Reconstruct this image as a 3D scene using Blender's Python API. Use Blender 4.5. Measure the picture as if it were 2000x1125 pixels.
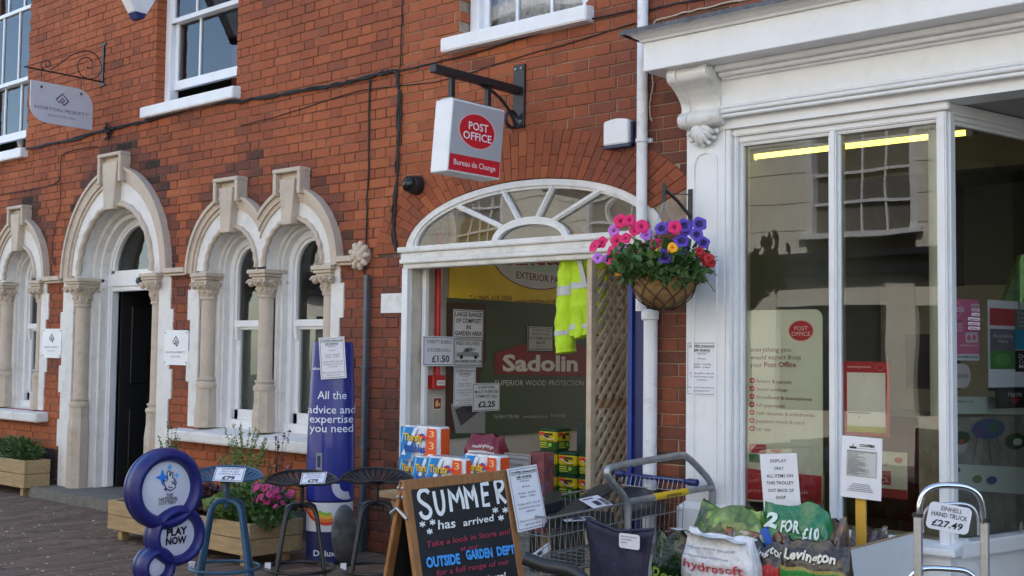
import bpy, bmesh, math, random
from math import radians as rad, sin, cos, pi, sqrt, tan
from mathutils import Vector as V, Matrix, noise as mnoise
random.seed(7)
SC = bpy.context.scene
COL = SC.collection
for o in list(bpy.data.objects): bpy.data.objects.remove(o)

# ------------------------------------------------------------------ camera
FPX = 2295.4                               # focal length in pixels of a 2000 px wide picture
YAW, PIT, ROL = rad(41.52), rad(3.14), rad(.68)
CAM = V((0, -5.9, 1.48))                   # facade is the plane y = 0, street towards -y
FW = V((-sin(YAW)*cos(PIT), cos(YAW)*cos(PIT), sin(PIT)))
_r = V((cos(YAW), sin(YAW), 0)); _u = _r.cross(FW)
RT = cos(ROL)*_r + sin(ROL)*_u
UP = RT.cross(FW)
cd = bpy.data.cameras.new('camera'); cam = bpy.data.objects.new('camera', cd); COL.objects.link(cam)
cd.sensor_width = 36; cd.lens = 36*FPX/2000; cd.clip_start = .05; cd.clip_end = 500
cam.matrix_world = Matrix(((RT.x, UP.x, -FW.x, CAM.x), (RT.y, UP.y, -FW.y, CAM.y), (RT.z, UP.z, -FW.z, CAM.z), (0, 0, 0, 1)))
SC.camera = cam

# ------------------------------------------------------------------ sky, sun, exposure
SUN_EL, SUN_AZ = 46, 18                    # the sun stands behind the terrace, so this side of the street is in open shade
w = bpy.data.worlds.new('World'); SC.world = w; w.use_nodes = True
nt = w.node_tree; nt.nodes.clear()
sky = nt.nodes.new('ShaderNodeTexSky'); sky.sky_type = 'NISHITA'; sky.sun_disc = False
sky.sun_elevation = rad(SUN_EL); sky.sun_rotation = rad(SUN_AZ); sky.air_density = 1.0; sky.dust_density = .7; sky.ozone_density = 1.6
bg = nt.nodes.new('ShaderNodeBackground'); bg.inputs['Strength'].default_value = .15
wo = nt.nodes.new('ShaderNodeOutputWorld')
nt.links.new(sky.outputs[0], bg.inputs[0]); nt.links.new(bg.outputs[0], wo.inputs[0])
sl = bpy.data.lights.new('sun', 'SUN'); sl.energy = 3.6; sl.angle = rad(.5); sl.color = (1, .95, .87)
so = bpy.data.objects.new('sun', sl); COL.objects.link(so)
sd = V((sin(rad(SUN_AZ))*cos(rad(SUN_EL)), cos(rad(SUN_AZ))*cos(rad(SUN_EL)), sin(rad(SUN_EL))))
so.rotation_euler = sd.to_track_quat('Z', 'Y').to_euler(); so.location = sd*30
SC.view_settings.view_transform = 'Standard'; SC.view_settings.look = 'None'
SC.view_settings.gamma = 1; SC.view_settings.use_curve_mapping = False
SC.view_settings.exposure = 1.72
SC.render.engine = 'CYCLES'
SC.cycles.max_bounces = 8; SC.cycles.transparent_max_bounces = 16; SC.cycles.sample_clamp_indirect = 6

# ------------------------------------------------------------------ measuring: a picture point meets a real plane of the place
def ray(px, py): return FW + RT*((px-1000)/FPX) - UP*((py-562.5)/FPX)
def P(px, py, Y=0.):
    d = ray(px, py); return CAM + d*((Y-CAM.y)/d.y)
def S(px, py, X):
    d = ray(px, py); return CAM + d*((X-CAM.x)/d.x)
def G(px, py, Z=0.):
    d = ray(px, py); return CAM + d*((Z-CAM.z)/d.z)
def D(px, py, z): return CAM + ray(px, py)*z
def proj(p):
    c = V(p)-CAM; z = c.dot(FW); return 1000+FPX*c.dot(RT)/z, 562.5-FPX*c.dot(UP)/z, z

# ------------------------------------------------------------------ materials
def lk(nt, a, b): nt.links.new(a, b)
def mat(name, col, rough=.6, var=.12, scale=6., bump=0., bscale=80., metal=0., dirt=None, dscale=3., damt=.5, spec=.5, stretch=None, coat=0., emit=None):
    m = bpy.data.materials.get(name)
    if m: return m
    m = bpy.data.materials.new(name); m.use_nodes = True; nt = m.node_tree; N = nt.nodes
    b = N['Principled BSDF']; b.inputs['Roughness'].default_value = rough; b.inputs['Metallic'].default_value = metal
    b.inputs['Specular IOR Level'].default_value = spec; b.inputs['Coat Weight'].default_value = coat
    c = tuple(col)[:3]
    geo = N.new('ShaderNodeNewGeometry'); src = geo.outputs['Position']
    if stretch:
        mp = N.new('ShaderNodeVectorMath'); mp.operation = 'MULTIPLY'; mp.inputs[1].default_value = stretch
        lk(nt, src, mp.inputs[0]); src = mp.outputs[0]
    out = None
    if var or dirt:
        n = N.new('ShaderNodeTexNoise'); n.inputs['Scale'].default_value = scale; n.inputs['Detail'].default_value = 6; n.inputs['Roughness'].default_value = .65
        lk(nt, src, n.inputs['Vector'])
        r = N.new('ShaderNodeValToRGB'); r.color_ramp.elements[0].position = .3; r.color_ramp.elements[1].position = .7
        r.color_ramp.elements[0].color = tuple(max(0, x*(1-var)) for x in c)+(1,); r.color_ramp.elements[1].color = tuple(min(1, x*(1+var)) for x in c)+(1,)
        lk(nt, n.outputs[0], r.inputs[0]); out = r.outputs[0]
    if dirt:
        n2 = N.new('ShaderNodeTexNoise'); n2.inputs['Scale'].default_value = dscale; n2.inputs['Detail'].default_value = 8; n2.inputs['Roughness'].default_value = .7
        lk(nt, src, n2.inputs['Vector'])
        r2 = N.new('ShaderNodeValToRGB'); r2.color_ramp.elements[0].position = .52; r2.color_ramp.elements[1].position = .74
        r2.color_ramp.elements[0].color = (0, 0, 0, 1); r2.color_ramp.elements[1].color = (damt,)*3+(1,)
        lk(nt, n2.outputs[0], r2.inputs[0])
        mx = N.new('ShaderNodeMix'); mx.data_type = 'RGBA'; lk(nt, r2.outputs[0], mx.inputs[0]); lk(nt, out, mx.inputs[6]); mx.inputs[7].default_value = tuple(dirt)+(1,)
        out = mx.outputs[2]
    if out: lk(nt, out, b.inputs['Base Color'])
    else: b.inputs['Base Color'].default_value = c+(1,)
    if bump:
        n3 = N.new('ShaderNodeTexNoise'); n3.inputs['Scale'].default_value = bscale; n3.inputs['Detail'].default_value = 4
        lk(nt, src, n3.inputs['Vector'])
        bp = N.new('ShaderNodeBump'); bp.inputs['Strength'].default_value = bump; bp.inputs['Distance'].default_value = .01
        lk(nt, n3.outputs[0], bp.inputs['Height']); lk(nt, bp.outputs[0], b.inputs['Normal'])
    if emit:
        b.inputs['Emission Color'].default_value = tuple(emit[:3])+(1,); b.inputs['Emission Strength'].default_value = emit[3]
    return m
def srgb(r, g, b):
    f = lambda x: (x/255/12.92 if x/255 <= .04045 else ((x/255+.055)/1.055)**2.4)
    return (f(r), f(g), f(b))
def ink(r, g, b, rough=.55):               # a plain printing colour
    return mat('print_%d_%d_%d' % (r, g, b), srgb(r, g, b), rough, .04, 9)
def glass_mat(name, tint=(.94, .96, .95), ior=1.52, ripple=.0):
    m = bpy.data.materials.new(name); m.use_nodes = True; nt = m.node_tree; N = nt.nodes; N.clear()
    o = N.new('ShaderNodeOutputMaterial'); mx = N.new('ShaderNodeMixShader'); fr = N.new('ShaderNodeFresnel'); fr.inputs[0].default_value = ior
    t = N.new('ShaderNodeBsdfTransparent'); t.inputs[0].default_value = tuple(tint)+(1,)
    g = N.new('ShaderNodeBsdfGlossy'); g.inputs['Roughness'].default_value = .0
    if ripple:
        ge = N.new('ShaderNodeNewGeometry'); n = N.new('ShaderNodeTexNoise'); n.inputs['Scale'].default_value = 2.2; n.inputs['Detail'].default_value = 1
        lk(nt, ge.outputs['Position'], n.inputs['Vector'])
        bp = N.new('ShaderNodeBump'); bp.inputs['Strength'].default_value = ripple; bp.inputs['Distance'].default_value = .02
        lk(nt, n.outputs[0], bp.inputs['Height']); lk(nt, bp.outputs[0], g.inputs['Normal'])
    lk(nt, fr.outputs[0], mx.inputs[0]); lk(nt, t.outputs[0], mx.inputs[1]); lk(nt, g.outputs[0], mx.inputs[2]); lk(nt, mx.outputs[0], o.inputs[0])
    return m
def brick_mat():
    m = bpy.data.materials.new('red_brick'); m.use_nodes = True; nt = m.node_tree; N = nt.nodes
    b = N['Principled BSDF']; b.inputs['Roughness'].default_value = .88; b.inputs['Specular IOR Level'].default_value = .25
    at = N.new('ShaderNodeAttribute'); at.attribute_name = 'tone'; geo = N.new('ShaderNodeNewGeometry')
    r = N.new('ShaderNodeValToRGB'); e = r.color_ramp.elements
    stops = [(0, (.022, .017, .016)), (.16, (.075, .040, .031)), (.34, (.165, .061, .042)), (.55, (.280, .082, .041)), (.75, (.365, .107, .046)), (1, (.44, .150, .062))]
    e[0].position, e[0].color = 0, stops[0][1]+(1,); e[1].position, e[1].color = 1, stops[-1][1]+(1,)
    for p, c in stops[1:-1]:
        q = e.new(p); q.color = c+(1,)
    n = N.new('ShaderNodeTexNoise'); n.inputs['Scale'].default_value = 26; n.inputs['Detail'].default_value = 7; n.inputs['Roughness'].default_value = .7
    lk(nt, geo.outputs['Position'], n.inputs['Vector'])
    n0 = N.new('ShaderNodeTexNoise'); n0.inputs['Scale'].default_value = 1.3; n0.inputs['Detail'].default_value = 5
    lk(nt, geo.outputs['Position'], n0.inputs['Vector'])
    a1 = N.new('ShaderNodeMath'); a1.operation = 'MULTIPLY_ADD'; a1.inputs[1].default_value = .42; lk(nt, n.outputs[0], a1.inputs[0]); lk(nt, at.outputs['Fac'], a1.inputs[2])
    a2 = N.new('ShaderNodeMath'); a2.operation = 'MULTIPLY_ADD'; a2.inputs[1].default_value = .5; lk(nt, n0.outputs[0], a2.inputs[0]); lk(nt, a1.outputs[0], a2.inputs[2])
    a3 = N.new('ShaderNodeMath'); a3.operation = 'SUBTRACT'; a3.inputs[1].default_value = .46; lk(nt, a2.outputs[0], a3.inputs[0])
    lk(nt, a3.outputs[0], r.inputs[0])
    # lime bloom and soot flecks
    n4 = N.new('ShaderNodeTexNoise'); n4.inputs['Scale'].default_value = 9; n4.inputs['Detail'].default_value = 10; n4.inputs['Roughness'].default_value = .8
    lk(nt, geo.outputs['Position'], n4.inputs['Vector'])
    r4 = N.new('ShaderNodeValToRGB'); r4.color_ramp.elements[0].position = .60; r4.color_ramp.elements[1].position = .80; r4.color_ramp.elements[1].color = (.45,)*3+(1,)
    lk(nt, n4.outputs[0], r4.inputs[0])
    mx = N.new('ShaderNodeMix'); mx.data_type = 'RGBA'; lk(nt, r4.outputs[0], mx.inputs[0]); lk(nt, r.outputs[0], mx.inputs[6]); mx.inputs[7].default_value = (.33, .185, .12, 1)
    lk(nt, mx.outputs[2], b.inputs['Base Color'])
    bp = N.new('ShaderNodeBump'); bp.inputs['Strength'].default_value = .55; bp.inputs['Distance'].default_value = .006
    lk(nt, n.outputs[0], bp.inputs['Height']); lk(nt, bp.outputs[0], b.inputs['Normal'])
    return m

def vor_film(name, cols, scale, rough=.28):   # sack film printed with a crowd of leaves or chips
    m = bpy.data.materials.new(name); m.use_nodes = True; nt = m.node_tree; N = nt.nodes; b = N['Principled BSDF']; b.inputs['Roughness'].default_value = rough; b.inputs['Coat Weight'].default_value = .35
    geo = N.new('ShaderNodeNewGeometry'); n = N.new('ShaderNodeTexNoise'); n.inputs['Scale'].default_value = scale*.6; lk(nt, geo.outputs['Position'], n.inputs['Vector'])
    ad = N.new('ShaderNodeMix'); ad.data_type = 'RGBA'; ad.inputs[0].default_value = .12; lk(nt, geo.outputs['Position'], ad.inputs[6]); lk(nt, n.outputs['Color'], ad.inputs[7])
    v = N.new('ShaderNodeTexVoronoi'); v.inputs['Scale'].default_value = scale; lk(nt, ad.outputs[2], v.inputs['Vector'])
    sp = N.new('ShaderNodeSeparateColor'); lk(nt, v.outputs['Color'], sp.inputs[0]); r = N.new('ShaderNodeValToRGB'); e = r.color_ramp.elements; r.color_ramp.interpolation = 'CONSTANT'
    e[0].color = tuple(cols[0])+(1,); e[1].position = 1/len(cols); e[1].color = tuple(cols[1])+(1,)
    for i, c in enumerate(cols[2:]): q = e.new((i+2)/len(cols)); q.color = tuple(c)+(1,)
    lk(nt, sp.outputs[0], r.inputs[0]); mx = N.new('ShaderNodeMix'); mx.data_type = 'RGBA'; mx.blend_type = 'MULTIPLY'; mx.inputs[0].default_value = .8
    r2 = N.new('ShaderNodeValToRGB'); r2.color_ramp.elements[0].color = (1.3, 1.3, 1.3, 1); r2.color_ramp.elements[1].color = (.35, .35, .35, 1); r2.color_ramp.elements[1].position = .7; lk(nt, v.outputs['Distance'], r2.inputs[0])
    lk(nt, r.outputs[0], mx.inputs[6]); lk(nt, r2.outputs[0], mx.inputs[7]); lk(nt, mx.outputs[2], b.inputs['Base Color'])
    bp = N.new('ShaderNodeBump'); bp.inputs['Strength'].default_value = .5; bp.inputs['Distance'].default_value = .01; n3 = N.new('ShaderNodeTexNoise'); n3.inputs['Scale'].default_value = 24; lk(nt, geo.outputs['Position'], n3.inputs['Vector']); lk(nt, n3.outputs[0], bp.inputs['Height']); lk(nt, bp.outputs[0], b.inputs['Normal'])
    return m

M = {}
M['brick'] = brick_mat()
M['mortar'] = mat('lime_mortar', (.12, .08, .058), .95, .45, 5, .5, 120, dirt=(.50, .41, .33), dscale=8, damt=.9)
M['mortar_pale'] = mat('pale_repointing', (.30, .225, .16), .95, .4, 6, .5, 120, dirt=(.50, .42, .34), dscale=7, damt=.8)
M['white'] = mat('white_gloss_paint', (.80, .80, .81), .38, .04, 4, .12, 25, dirt=(.50, .48, .44), dscale=7, damt=.22)
M['white_old'] = mat('old_white_paint', (.74, .73, .71), .5, .08, 6, .3, 40, dirt=(.33, .29, .24), dscale=9, damt=.55)
M['cream'] = mat('cream_masonry_paint', (.54, .44, .345), .6, .09, 5, .3, 60, dirt=(.27, .21, .165), dscale=9, damt=.55)
M['stone_white'] = mat('white_masonry_paint', (.74, .715, .68), .6, .07, 5, .3, 70, dirt=(.40, .34, .28), dscale=7, damt=.5)
M['glass'] = glass_mat('window_glass', ior=1.85, ripple=.12)   # two surfaces of old glass
M['glass_flat'] = glass_mat('shop_glass', (.93, .95, .93), 1.8, ripple=.03)
M['iron'] = mat('black_iron', (.016, .016, .017), .45, .3, 20, .2, 90, dirt=(.07, .045, .03), dscale=14, damt=.5)
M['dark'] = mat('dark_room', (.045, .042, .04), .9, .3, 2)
M['room'] = mat('room_plaster', (.20, .19, .165), .9, .2, 2)
M['paper'] = mat('white_paper', (.80, .79, .83), .6, .03, 20)
M['card'] = mat('laminated_sheet', (.78, .77, .82), .3, .03, 20)
M['black'] = mat('black_print', (.012, .012, .014), .5, .1, 20)
M['grey_pipe'] = mat('dark_grey_painted_pipe', (.070, .082, .105), .4, .25, 12, .15, 60, dirt=(.15, .14, .13), dscale=8, damt=.4)
M['pvc'] = mat('white_painted_pipe', (.76, .76, .78), .35, .05, 6, .1, 40, dirt=(.25, .23, .20), dscale=12, damt=.5)
M['cable'] = mat('black_cable', (.012, .011, .011), .6, .2, 30)
M['lead'] = mat('grey_lead', (.085, .09, .105), .55, .5, 14, .4, 40, dirt=(.26, .27, .29), dscale=10, damt=.6)
M['concrete'] = mat('worn_stone_step', (.17, .155, .13), .85, .25, 9, .4, 90, dirt=(.08, .07, .06), dscale=5, damt=.6)
M['timber'] = mat('planter_timber', (.40, .27, .13), .75, .22, 7, .3, 40, stretch=(1, 6, 9), dirt=(.22, .17, .10), dscale=5, damt=.6)
M['aframe'] = mat('stained_pine', (.30, .135, .045), .5, .3, 5, .2, 40, stretch=(8, 8, 1.2), dirt=(.12, .05, .02), dscale=6, damt=.5)
M['trellis'] = mat('trellis_timber', (.55, .43, .30), .8, .2, 8, .2, 60, dirt=(.32, .24, .16), dscale=9, damt=.5)
M['steel'] = mat('galvanised_steel', (.36, .37, .38), .42, .22, 18, .1, 60, metal=.75)
M['chrome'] = mat('bright_chrome', (.72, .72, .74), .16, .05, 20, metal=1)
M['alu'] = mat('aluminium_tube', (.55, .56, .58), .35, .1, 30, metal=.9)
M['leaf'] = mat('green_leaves', (.052, .115, .024), .55, .5, 30)
M['leaf2'] = mat('pale_green_leaves', (.13, .20, .045), .55, .4, 30)
M['leaf3'] = mat('dark_purple_leaves', (.045, .018, .025), .5, .4, 30)
M['soil'] = mat('potting_soil', (.02, .014, .01), .95, .5, 40, .8, 60)
M['bounce_white'] = mat('bounce_white_paint', (.74, .72, .67), .85, .1, 4, .3, 40)  # white finish put on unseen passage surfaces to bounce light
M['render'] = mat('grubby_painted_wall', (.58, .52, .44), .75, .12, 4, .3, 40, dirt=(.25, .21, .17), dscale=3, damt=.6)
M['red'] = mat('fire_red_paint', (.50, .018, .016), .4, .1, 12)
M['navy'] = mat('navy_blue_paint', (.012, .022, .12), .4, .3, 6, dirt=(.05, .06, .12), dscale=8, damt=.4)
M['black_plastic'] = mat('black_plastic', (.022, .022, .024), .4, .25, 12, .1, 60)
M['mel'] = mat('white_melamine_board', (.70, .70, .72), .4, .05, 6, dirt=(.45, .42, .38), dscale=6, damt=.3)
M['chip'] = mat('chipboard_edge', (.33, .22, .12), .9, .5, 60, .5, 90)

# ------------------------------------------------------------------ mesh building
MW = {}                                    # world matrices of what is built
def link(o, parent=None, mw=None):
    COL.objects.link(o); mw = mw or Matrix.Identity(4); MW[o] = mw
    if parent: o.parent = parent; o.matrix_local = MW[parent].inverted() @ mw
    else: o.matrix_world = mw
    return o
def tag(o, label=None, cat=None, group=None, kind=None):
    if label: o['label'] = label
    if cat: o['category'] = cat
    if group: o['group'] = group
    if kind: o['kind'] = kind
    return o
def thing(name, loc, label, cat, group=None, rot=None):
    o = bpy.data.objects.new(name, None); o.empty_display_size = .05
    mw = Matrix.Translation(V(loc)) @ (rot.to_4x4() if rot else Matrix.Identity(4))
    link(o, None, mw); return tag(o, label, cat, group)
class MB:
    def __init__(s, T=None): s.v = []; s.f = []; s.a = []; s.T = T
    def add(s, vs, fs, a=0.):
        n = len(s.v); s.v += [(s.T @ V(p)) if s.T else V(p) for p in vs]
        s.f += [tuple(i+n for i in q) for q in fs]; s.a += [a]*len(fs); return s
    def hexa(s, p, a=0.): return s.add(p, [(0, 3, 2, 1), (4, 5, 6, 7), (0, 1, 5, 4), (1, 2, 6, 5), (2, 3, 7, 6), (3, 0, 4, 7)], a)
    def box(s, x0, x1, y0, y1, z0, z1, a=0.):
        return s.hexa([(x0, y0, z0), (x1, y0, z0), (x1, y1, z0), (x0, y1, z0), (x0, y0, z1), (x1, y0, z1), (x1, y1, z1), (x0, y1, z1)], a)
    def strip(s, inn, out, y0, y1, closed=False):      # ring between two outlines given as (x, z); front y0, back y1
        n = len(inn); vs = []
        for (a, b), (c, d) in zip(inn, out): vs += [(a, y0, b), (c, y0, d), (c, y1, d), (a, y1, b)]
        fs = []
        for i in range(n if closed else n-1):
            j = (i+1) % n
            for k in range(4): k2 = (k+1) % 4; fs.append((4*i+k, 4*i+k2, 4*j+k2, 4*j+k))
        if not closed: fs += [(3, 2, 1, 0), tuple(4*(n-1)+k for k in range(4))]
        return s.add(vs, fs)
    def prism(s, poly, w0, w1, fr=None):   # outline (u, v) pushed from w0 to w1 along the frame's normal
        n = len(poly); fr = fr or Matrix.Identity(4)
        vs = [fr @ V((u, v, w0)) for u, v in poly]+[fr @ V((u, v, w1)) for u, v in poly]
        return s.add(vs, [tuple(range(n))[::-1], tuple(range(n, 2*n))]+[(i, (i+1) % n, n+(i+1) % n, n+i) for i in range(n)])
    def tube(s, pts, r, n=8, closed=False, caps=True):
        pts = [V(p) for p in pts]; m = len(pts); vs = []; rs = r if isinstance(r, (list, tuple)) else [r]*m
        nrm = None
        for i in range(m):
            a = pts[(i-1) % m] if (closed or i) else pts[0]; b = pts[(i+1) % m] if (closed or i < m-1) else pts[-1]
            t = (b-a).normalized() if (b-a).length > 1e-9 else V((0, 0, 1))
            if nrm is None: nrm = t.cross(V((0, 0, 1)) if abs(t.z) < .9 else V((1, 0, 0))).normalized()
            else:
                nrm = nrm-t*nrm.dot(t); nrm = nrm.normalized() if nrm.length > 1e-6 else t.orthogonal().normalized()
            bi = t.cross(nrm)
            for k in range(n): an = 2*pi*k/n; vs.append(pts[i]+(nrm*cos(an)+bi*sin(an))*rs[i])
        fs = []
        for i in range(m if closed else m-1):
            j = (i+1) % m
            for k in range(n): k2 = (k+1) % n; fs.append((i*n+k, i*n+k2, j*n+k2, j*n+k))
        if caps and not closed: fs += [tuple(range(n))[::-1], tuple((m-1)*n+k for k in range(n))]
        return s.add(vs, fs)
    def lathe(s, prof, c=(0, 0, 0), n=16, ax=None, sx=1., sy=1., a0=0., a1=2*pi):
        c = V(c); m = len(prof); vs = []; full = abs(a1-a0-2*pi) < 1e-6; k1 = n if full else n+1
        for r_, z in prof:
            for k in range(k1):
                an = a0+(a1-a0)*k/n; p = V((r_*cos(an)*sx, r_*sin(an)*sy, z)); vs.append(c+(ax @ p if ax else p))
        fs = []
        for i in range(m-1):
            for k in range(n):
                k2 = (k+1) % k1; fs.append((i*k1+k, i*k1+k2, (i+1)*k1+k2, (i+1)*k1+k))
        if full:
            if prof[0][0] > 1e-6: fs.append(tuple(range(n))[::-1])
            if prof[-1][0] > 1e-6: fs.append(tuple((m-1)*n+k for k in range(n)))
        return s.add(vs, fs)
    def grid(s, fn, nu, nv, closeu=False):
        vs = [fn(i/nu, j/nv) for i in range(nu+(0 if closeu else 1)) for j in range(nv+1)]
        fs = []; m = nu if closeu else nu+1
        for i in range(nu):
            for j in range(nv):
                i2 = (i+1) % m; fs.append((i*(nv+1)+j, i2*(nv+1)+j, i2*(nv+1)+j+1, i*(nv+1)+j+1))
        return s.add(vs, fs)
    def mesh(s, name, m, mw, bevel=0, smooth=False, attr=False, seg=1):
        inv = mw.inverted(); me = bpy.data.meshes.new(name); me.from_pydata([inv @ p for p in s.v], [], s.f)
        if attr:
            A = me.attributes.new('tone', 'FLOAT', 'FACE'); A.data.foreach_set('value', s.a)
        if bevel:
            bm = bmesh.new(); bm.from_mesh(me); bmesh.ops.remove_doubles(bm, verts=bm.verts, dist=1e-5)
            es = [e for e in bm.edges if len(e.link_faces) == 2 and e.calc_face_angle(0) > .5]
            bmesh.ops.bevel(bm, geom=es, offset=bevel, segments=seg, affect='EDGES', clamp_overlap=True); bm.to_mesh(me); bm.free()
        if smooth:
            me.polygons.foreach_set('use_smooth', [True]*len(me.polygons))
            if smooth != 'all':
                bm = bmesh.new(); bm.from_mesh(me)
                for e in bm.edges:
                    if len(e.link_faces) == 2 and e.calc_face_angle(0) > .7: e.smooth = False
                bm.to_mesh(me); bm.free()
        me.materials.append(m); return me
    def build(s, name, m, parent=None, label=None, cat=None, group=None, kind=None, **k):
        if isinstance(m, str): m = M[m]
        if parent: mw = MW[parent]
        else:
            n = len(s.v); lo = V([min(p[i] for p in s.v) for i in range(3)]); hi = V([max(p[i] for p in s.v) for i in range(3)])
            mw = Matrix.Translation(((lo.x+hi.x)/2, (lo.y+hi.y)/2, lo.z))
        o = bpy.data.objects.new(name, s.mesh(name, m, mw, **k)); link(o, parent, mw); return tag(o, label, cat, group, kind)
def inst(name, me, parent, mw): return link(bpy.data.objects.new(name, me), parent, mw)
def frame(o, x, y):
    x = V(x).normalized(); z = x.cross(V(y)).normalized(); y = z.cross(x); o = V(o)
    return Matrix(((x.x, y.x, z.x, o.x), (x.y, y.y, z.y, o.y), (x.z, y.z, z.z, o.z), (0, 0, 0, 1)))
def spline(pts, k=6, closed=False):        # Catmull-Rom through points
    pts = [V(p) for p in pts]; n = len(pts); out = []
    for i in range(n if closed else n-1):
        a, b, c, d = (pts[(i+j) % n] if closed else pts[min(max(i+j, 0), n-1)] for j in (-1, 0, 1, 2))
        for t in range(k):
            t /= k; out.append(.5*((2*b)+(c-a)*t+(2*a-5*b+4*c-d)*t*t+(3*b-a-3*c+d)*t**3))
    if not closed: out.append(pts[-1])
    return out
def sag(pts, amt=.004, k=5):               # a cable that wanders a little
    return [p+V((random.uniform(-amt, amt), 0, random.uniform(-amt, amt))) for p in spline(pts, k)]

# ------------------------------------------------------------------ flat print: lettering and shapes on a sheet
_tc = {}
def text_mesh(s, bold=0., shear=0.):
    key = (s, bold, shear)
    if key not in _tc:
        cu = bpy.data.curves.new('t', 'FONT'); cu.body = s; cu.offset = bold; cu.shear = shear; cu.resolution_u = 2; cu.align_x = 'LEFT'
        ob = bpy.data.objects.new('t', cu); me = bpy.data.meshes.new_from_object(ob)
        vs = [V(v.co) for v in me.vertices]; fs = [tuple(p.vertices) for p in me.polygons]
        bpy.data.objects.remove(ob); bpy.data.meshes.remove(me); bpy.data.curves.remove(cu); _tc[key] = (vs, fs)
    return _tc[key]
CAPH = .70
def printing(parent, fr, w, h, items, lift=.0012):
    """items, with x, y as fractions of the sheet (y downwards): ('t', text, x0, x1, ybase, capheight, colour[, bold, shear]) fits the width x0..x1;
    ('r', x0, y0, x1, y1, colour); ('e', cx, cy, rx, ry, colour); ('p', points, colour); ('o', inset, thickness, colour); ('l', points, width, colour)"""
    byc = {}; cx = lambda x: (x-.5)*w; cy = lambda y: (.5-y)*h
    for k, it in enumerate(items):
        z = lift*(1+.25*k) if lift < .003 else lift
        kind = it[0]
        if kind == 't':
            t, x0, x1, yb, ch, col = it[1:7]; bold = it[7] if len(it) > 7 else 0; sh = it[8] if len(it) > 8 else 0; slope = it[9] if len(it) > 9 else 0
            vs, fs = text_mesh(t, bold, sh)
            if not vs: continue
            lo = min(p.x for p in vs); hi = max(p.x for p in vs); sx = (x1-x0)*w/(hi-lo); sy = ch*h/CAPH
            q = [(cx(x0)+(p.x-lo)*sx, cy(yb)+p.y*sy-slope*h*((p.x-lo)/(hi-lo)), z) for p in vs]; nm = 'lettering'
        elif kind == 'r':
            x0, y0, x1, y1, col = it[1:6]; q = [(cx(x0), cy(y1), z), (cx(x1), cy(y1), z), (cx(x1), cy(y0), z), (cx(x0), cy(y0), z)]; fs = [(0, 1, 2, 3)]; nm = 'printed_panel'
        elif kind == 'e':
            a, b, rx, ry, col = it[1:6]; q = [(cx(a)+rx*w*cos(2*pi*i/28), cy(b)+ry*h*sin(2*pi*i/28), z) for i in range(28)]; fs = [tuple(range(28))]; nm = 'printed_disc'
        elif kind == 'p':
            pts, col = it[1:3]; q = [(cx(a), cy(b), z) for a, b in pts]; fs = [tuple(range(len(pts)))]; nm = 'printed_shape'
        elif kind == 'o':
            ins, th, col = it[1:4]; q = []; fs = []
            for e in (ins, ins+th):
                q += [(-w/2+e, -h/2+e, z), (w/2-e, -h/2+e, z), (w/2-e, h/2-e, z), (-w/2+e, h/2-e, z)]
            fs = [(i, (i+1) % 4, 4+(i+1) % 4, 4+i) for i in range(4)]; nm = 'border'
        elif kind == 'l':
            pts, wd, col = it[1:4]; P2 = [V((cx(a), cy(b))) for a, b in pts]; q = []; fs = []; n = len(P2)
            for i in range(n):
                t = (P2[min(i+1, n-1)]-P2[max(i-1, 0)]); t = t.normalized() if t.length > 1e-9 else V((1, 0)); nn = V((-t.y, t.x))*wd/2
                q += [(P2[i].x+nn.x, P2[i].y+nn.y, z), (P2[i].x-nn.x, P2[i].y-nn.y, z)]
            fs = [(2*i, 2*i+1, 2*i+3, 2*i+2) for i in range(n-1)]; nm = 'drawn_line'
        few = kind == 't' and sum(1 for i2 in items if i2[0] == 't' and i2[6] == col) <= 4
        mb = byc.setdefault((nm, col, k if few else 0), MB(fr)); mb.add(q, fs)
    for (nm, col, _), mb in byc.items():
        mb.build(nm, M[col] if isinstance(col, str) else ink(*col), parent)
def sheet(name, label, cat, fr, w, h, items, m='paper', th=.0025, group=None, parent=None, curl=0., rnd=0.):
    """a flat sheet, board or card centred on fr (x right, y up, z out of the face)"""
    mb = MB(fr)
    if rnd:
        pl = []
        for (sx, sy, a0) in ((1, 1, 0), (-1, 1, 90), (-1, -1, 180), (1, -1, 270)):
            for k in range(5): a = rad(a0+k*22.5); pl.append((sx*(w/2-rnd)+rnd*cos(a), sy*(h/2-rnd)+rnd*sin(a)))
        mb.prism(pl, -th, 0)
    elif curl:
        n = 8; vs = [];
        for i in range(n+1):
            u = i/n
            for y in (-h/2, h/2): vs.append(((u-.5)*w, y, curl*(2*u-1)**2-curl*.0))
        mb.add(vs, [(2*i, 2*i+2, 2*i+3, 2*i+1) for i in range(n)])
    else: mb.box(-w/2, w/2, -h/2, h/2, -th, 0)
    o = mb.build(name, M[m] if isinstance(m, str) else m, parent, label if not parent else None, cat if not parent else None, group)
    printing(o, fr, w, h, items, lift=.0012+curl)
    return o
def frF(px0, py0, px1, py1, Y):            # a rectangle on a plane parallel to the facade: its frame and size
    l, r = P(px0, (py0+py1)/2, Y), P(px1, (py0+py1)/2, Y); t, b = P((px0+px1)/2, py0, Y), P((px0+px1)/2, py1, Y)
    return frame(((l.x+r.x)/2, Y, (t.z+b.z)/2), (1, 0, 0), (0, 0, 1)), r.x-l.x, t.z-b.z
def frS(px0, py0, px1, py1, X):            # the same on a plane that runs back from the street, seen from its right
    l, r = S(px0, (py0+py1)/2, X), S(px1, (py0+py1)/2, X); t, b = S((px0+px1)/2, py0, X), S((px0+px1)/2, py1, X)
    return frame((X, (l.y+r.y)/2, (t.z+b.z)/2), (0, 1, 0), (0, 0, 1)), r.y-l.y, t.z-b.z
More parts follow.
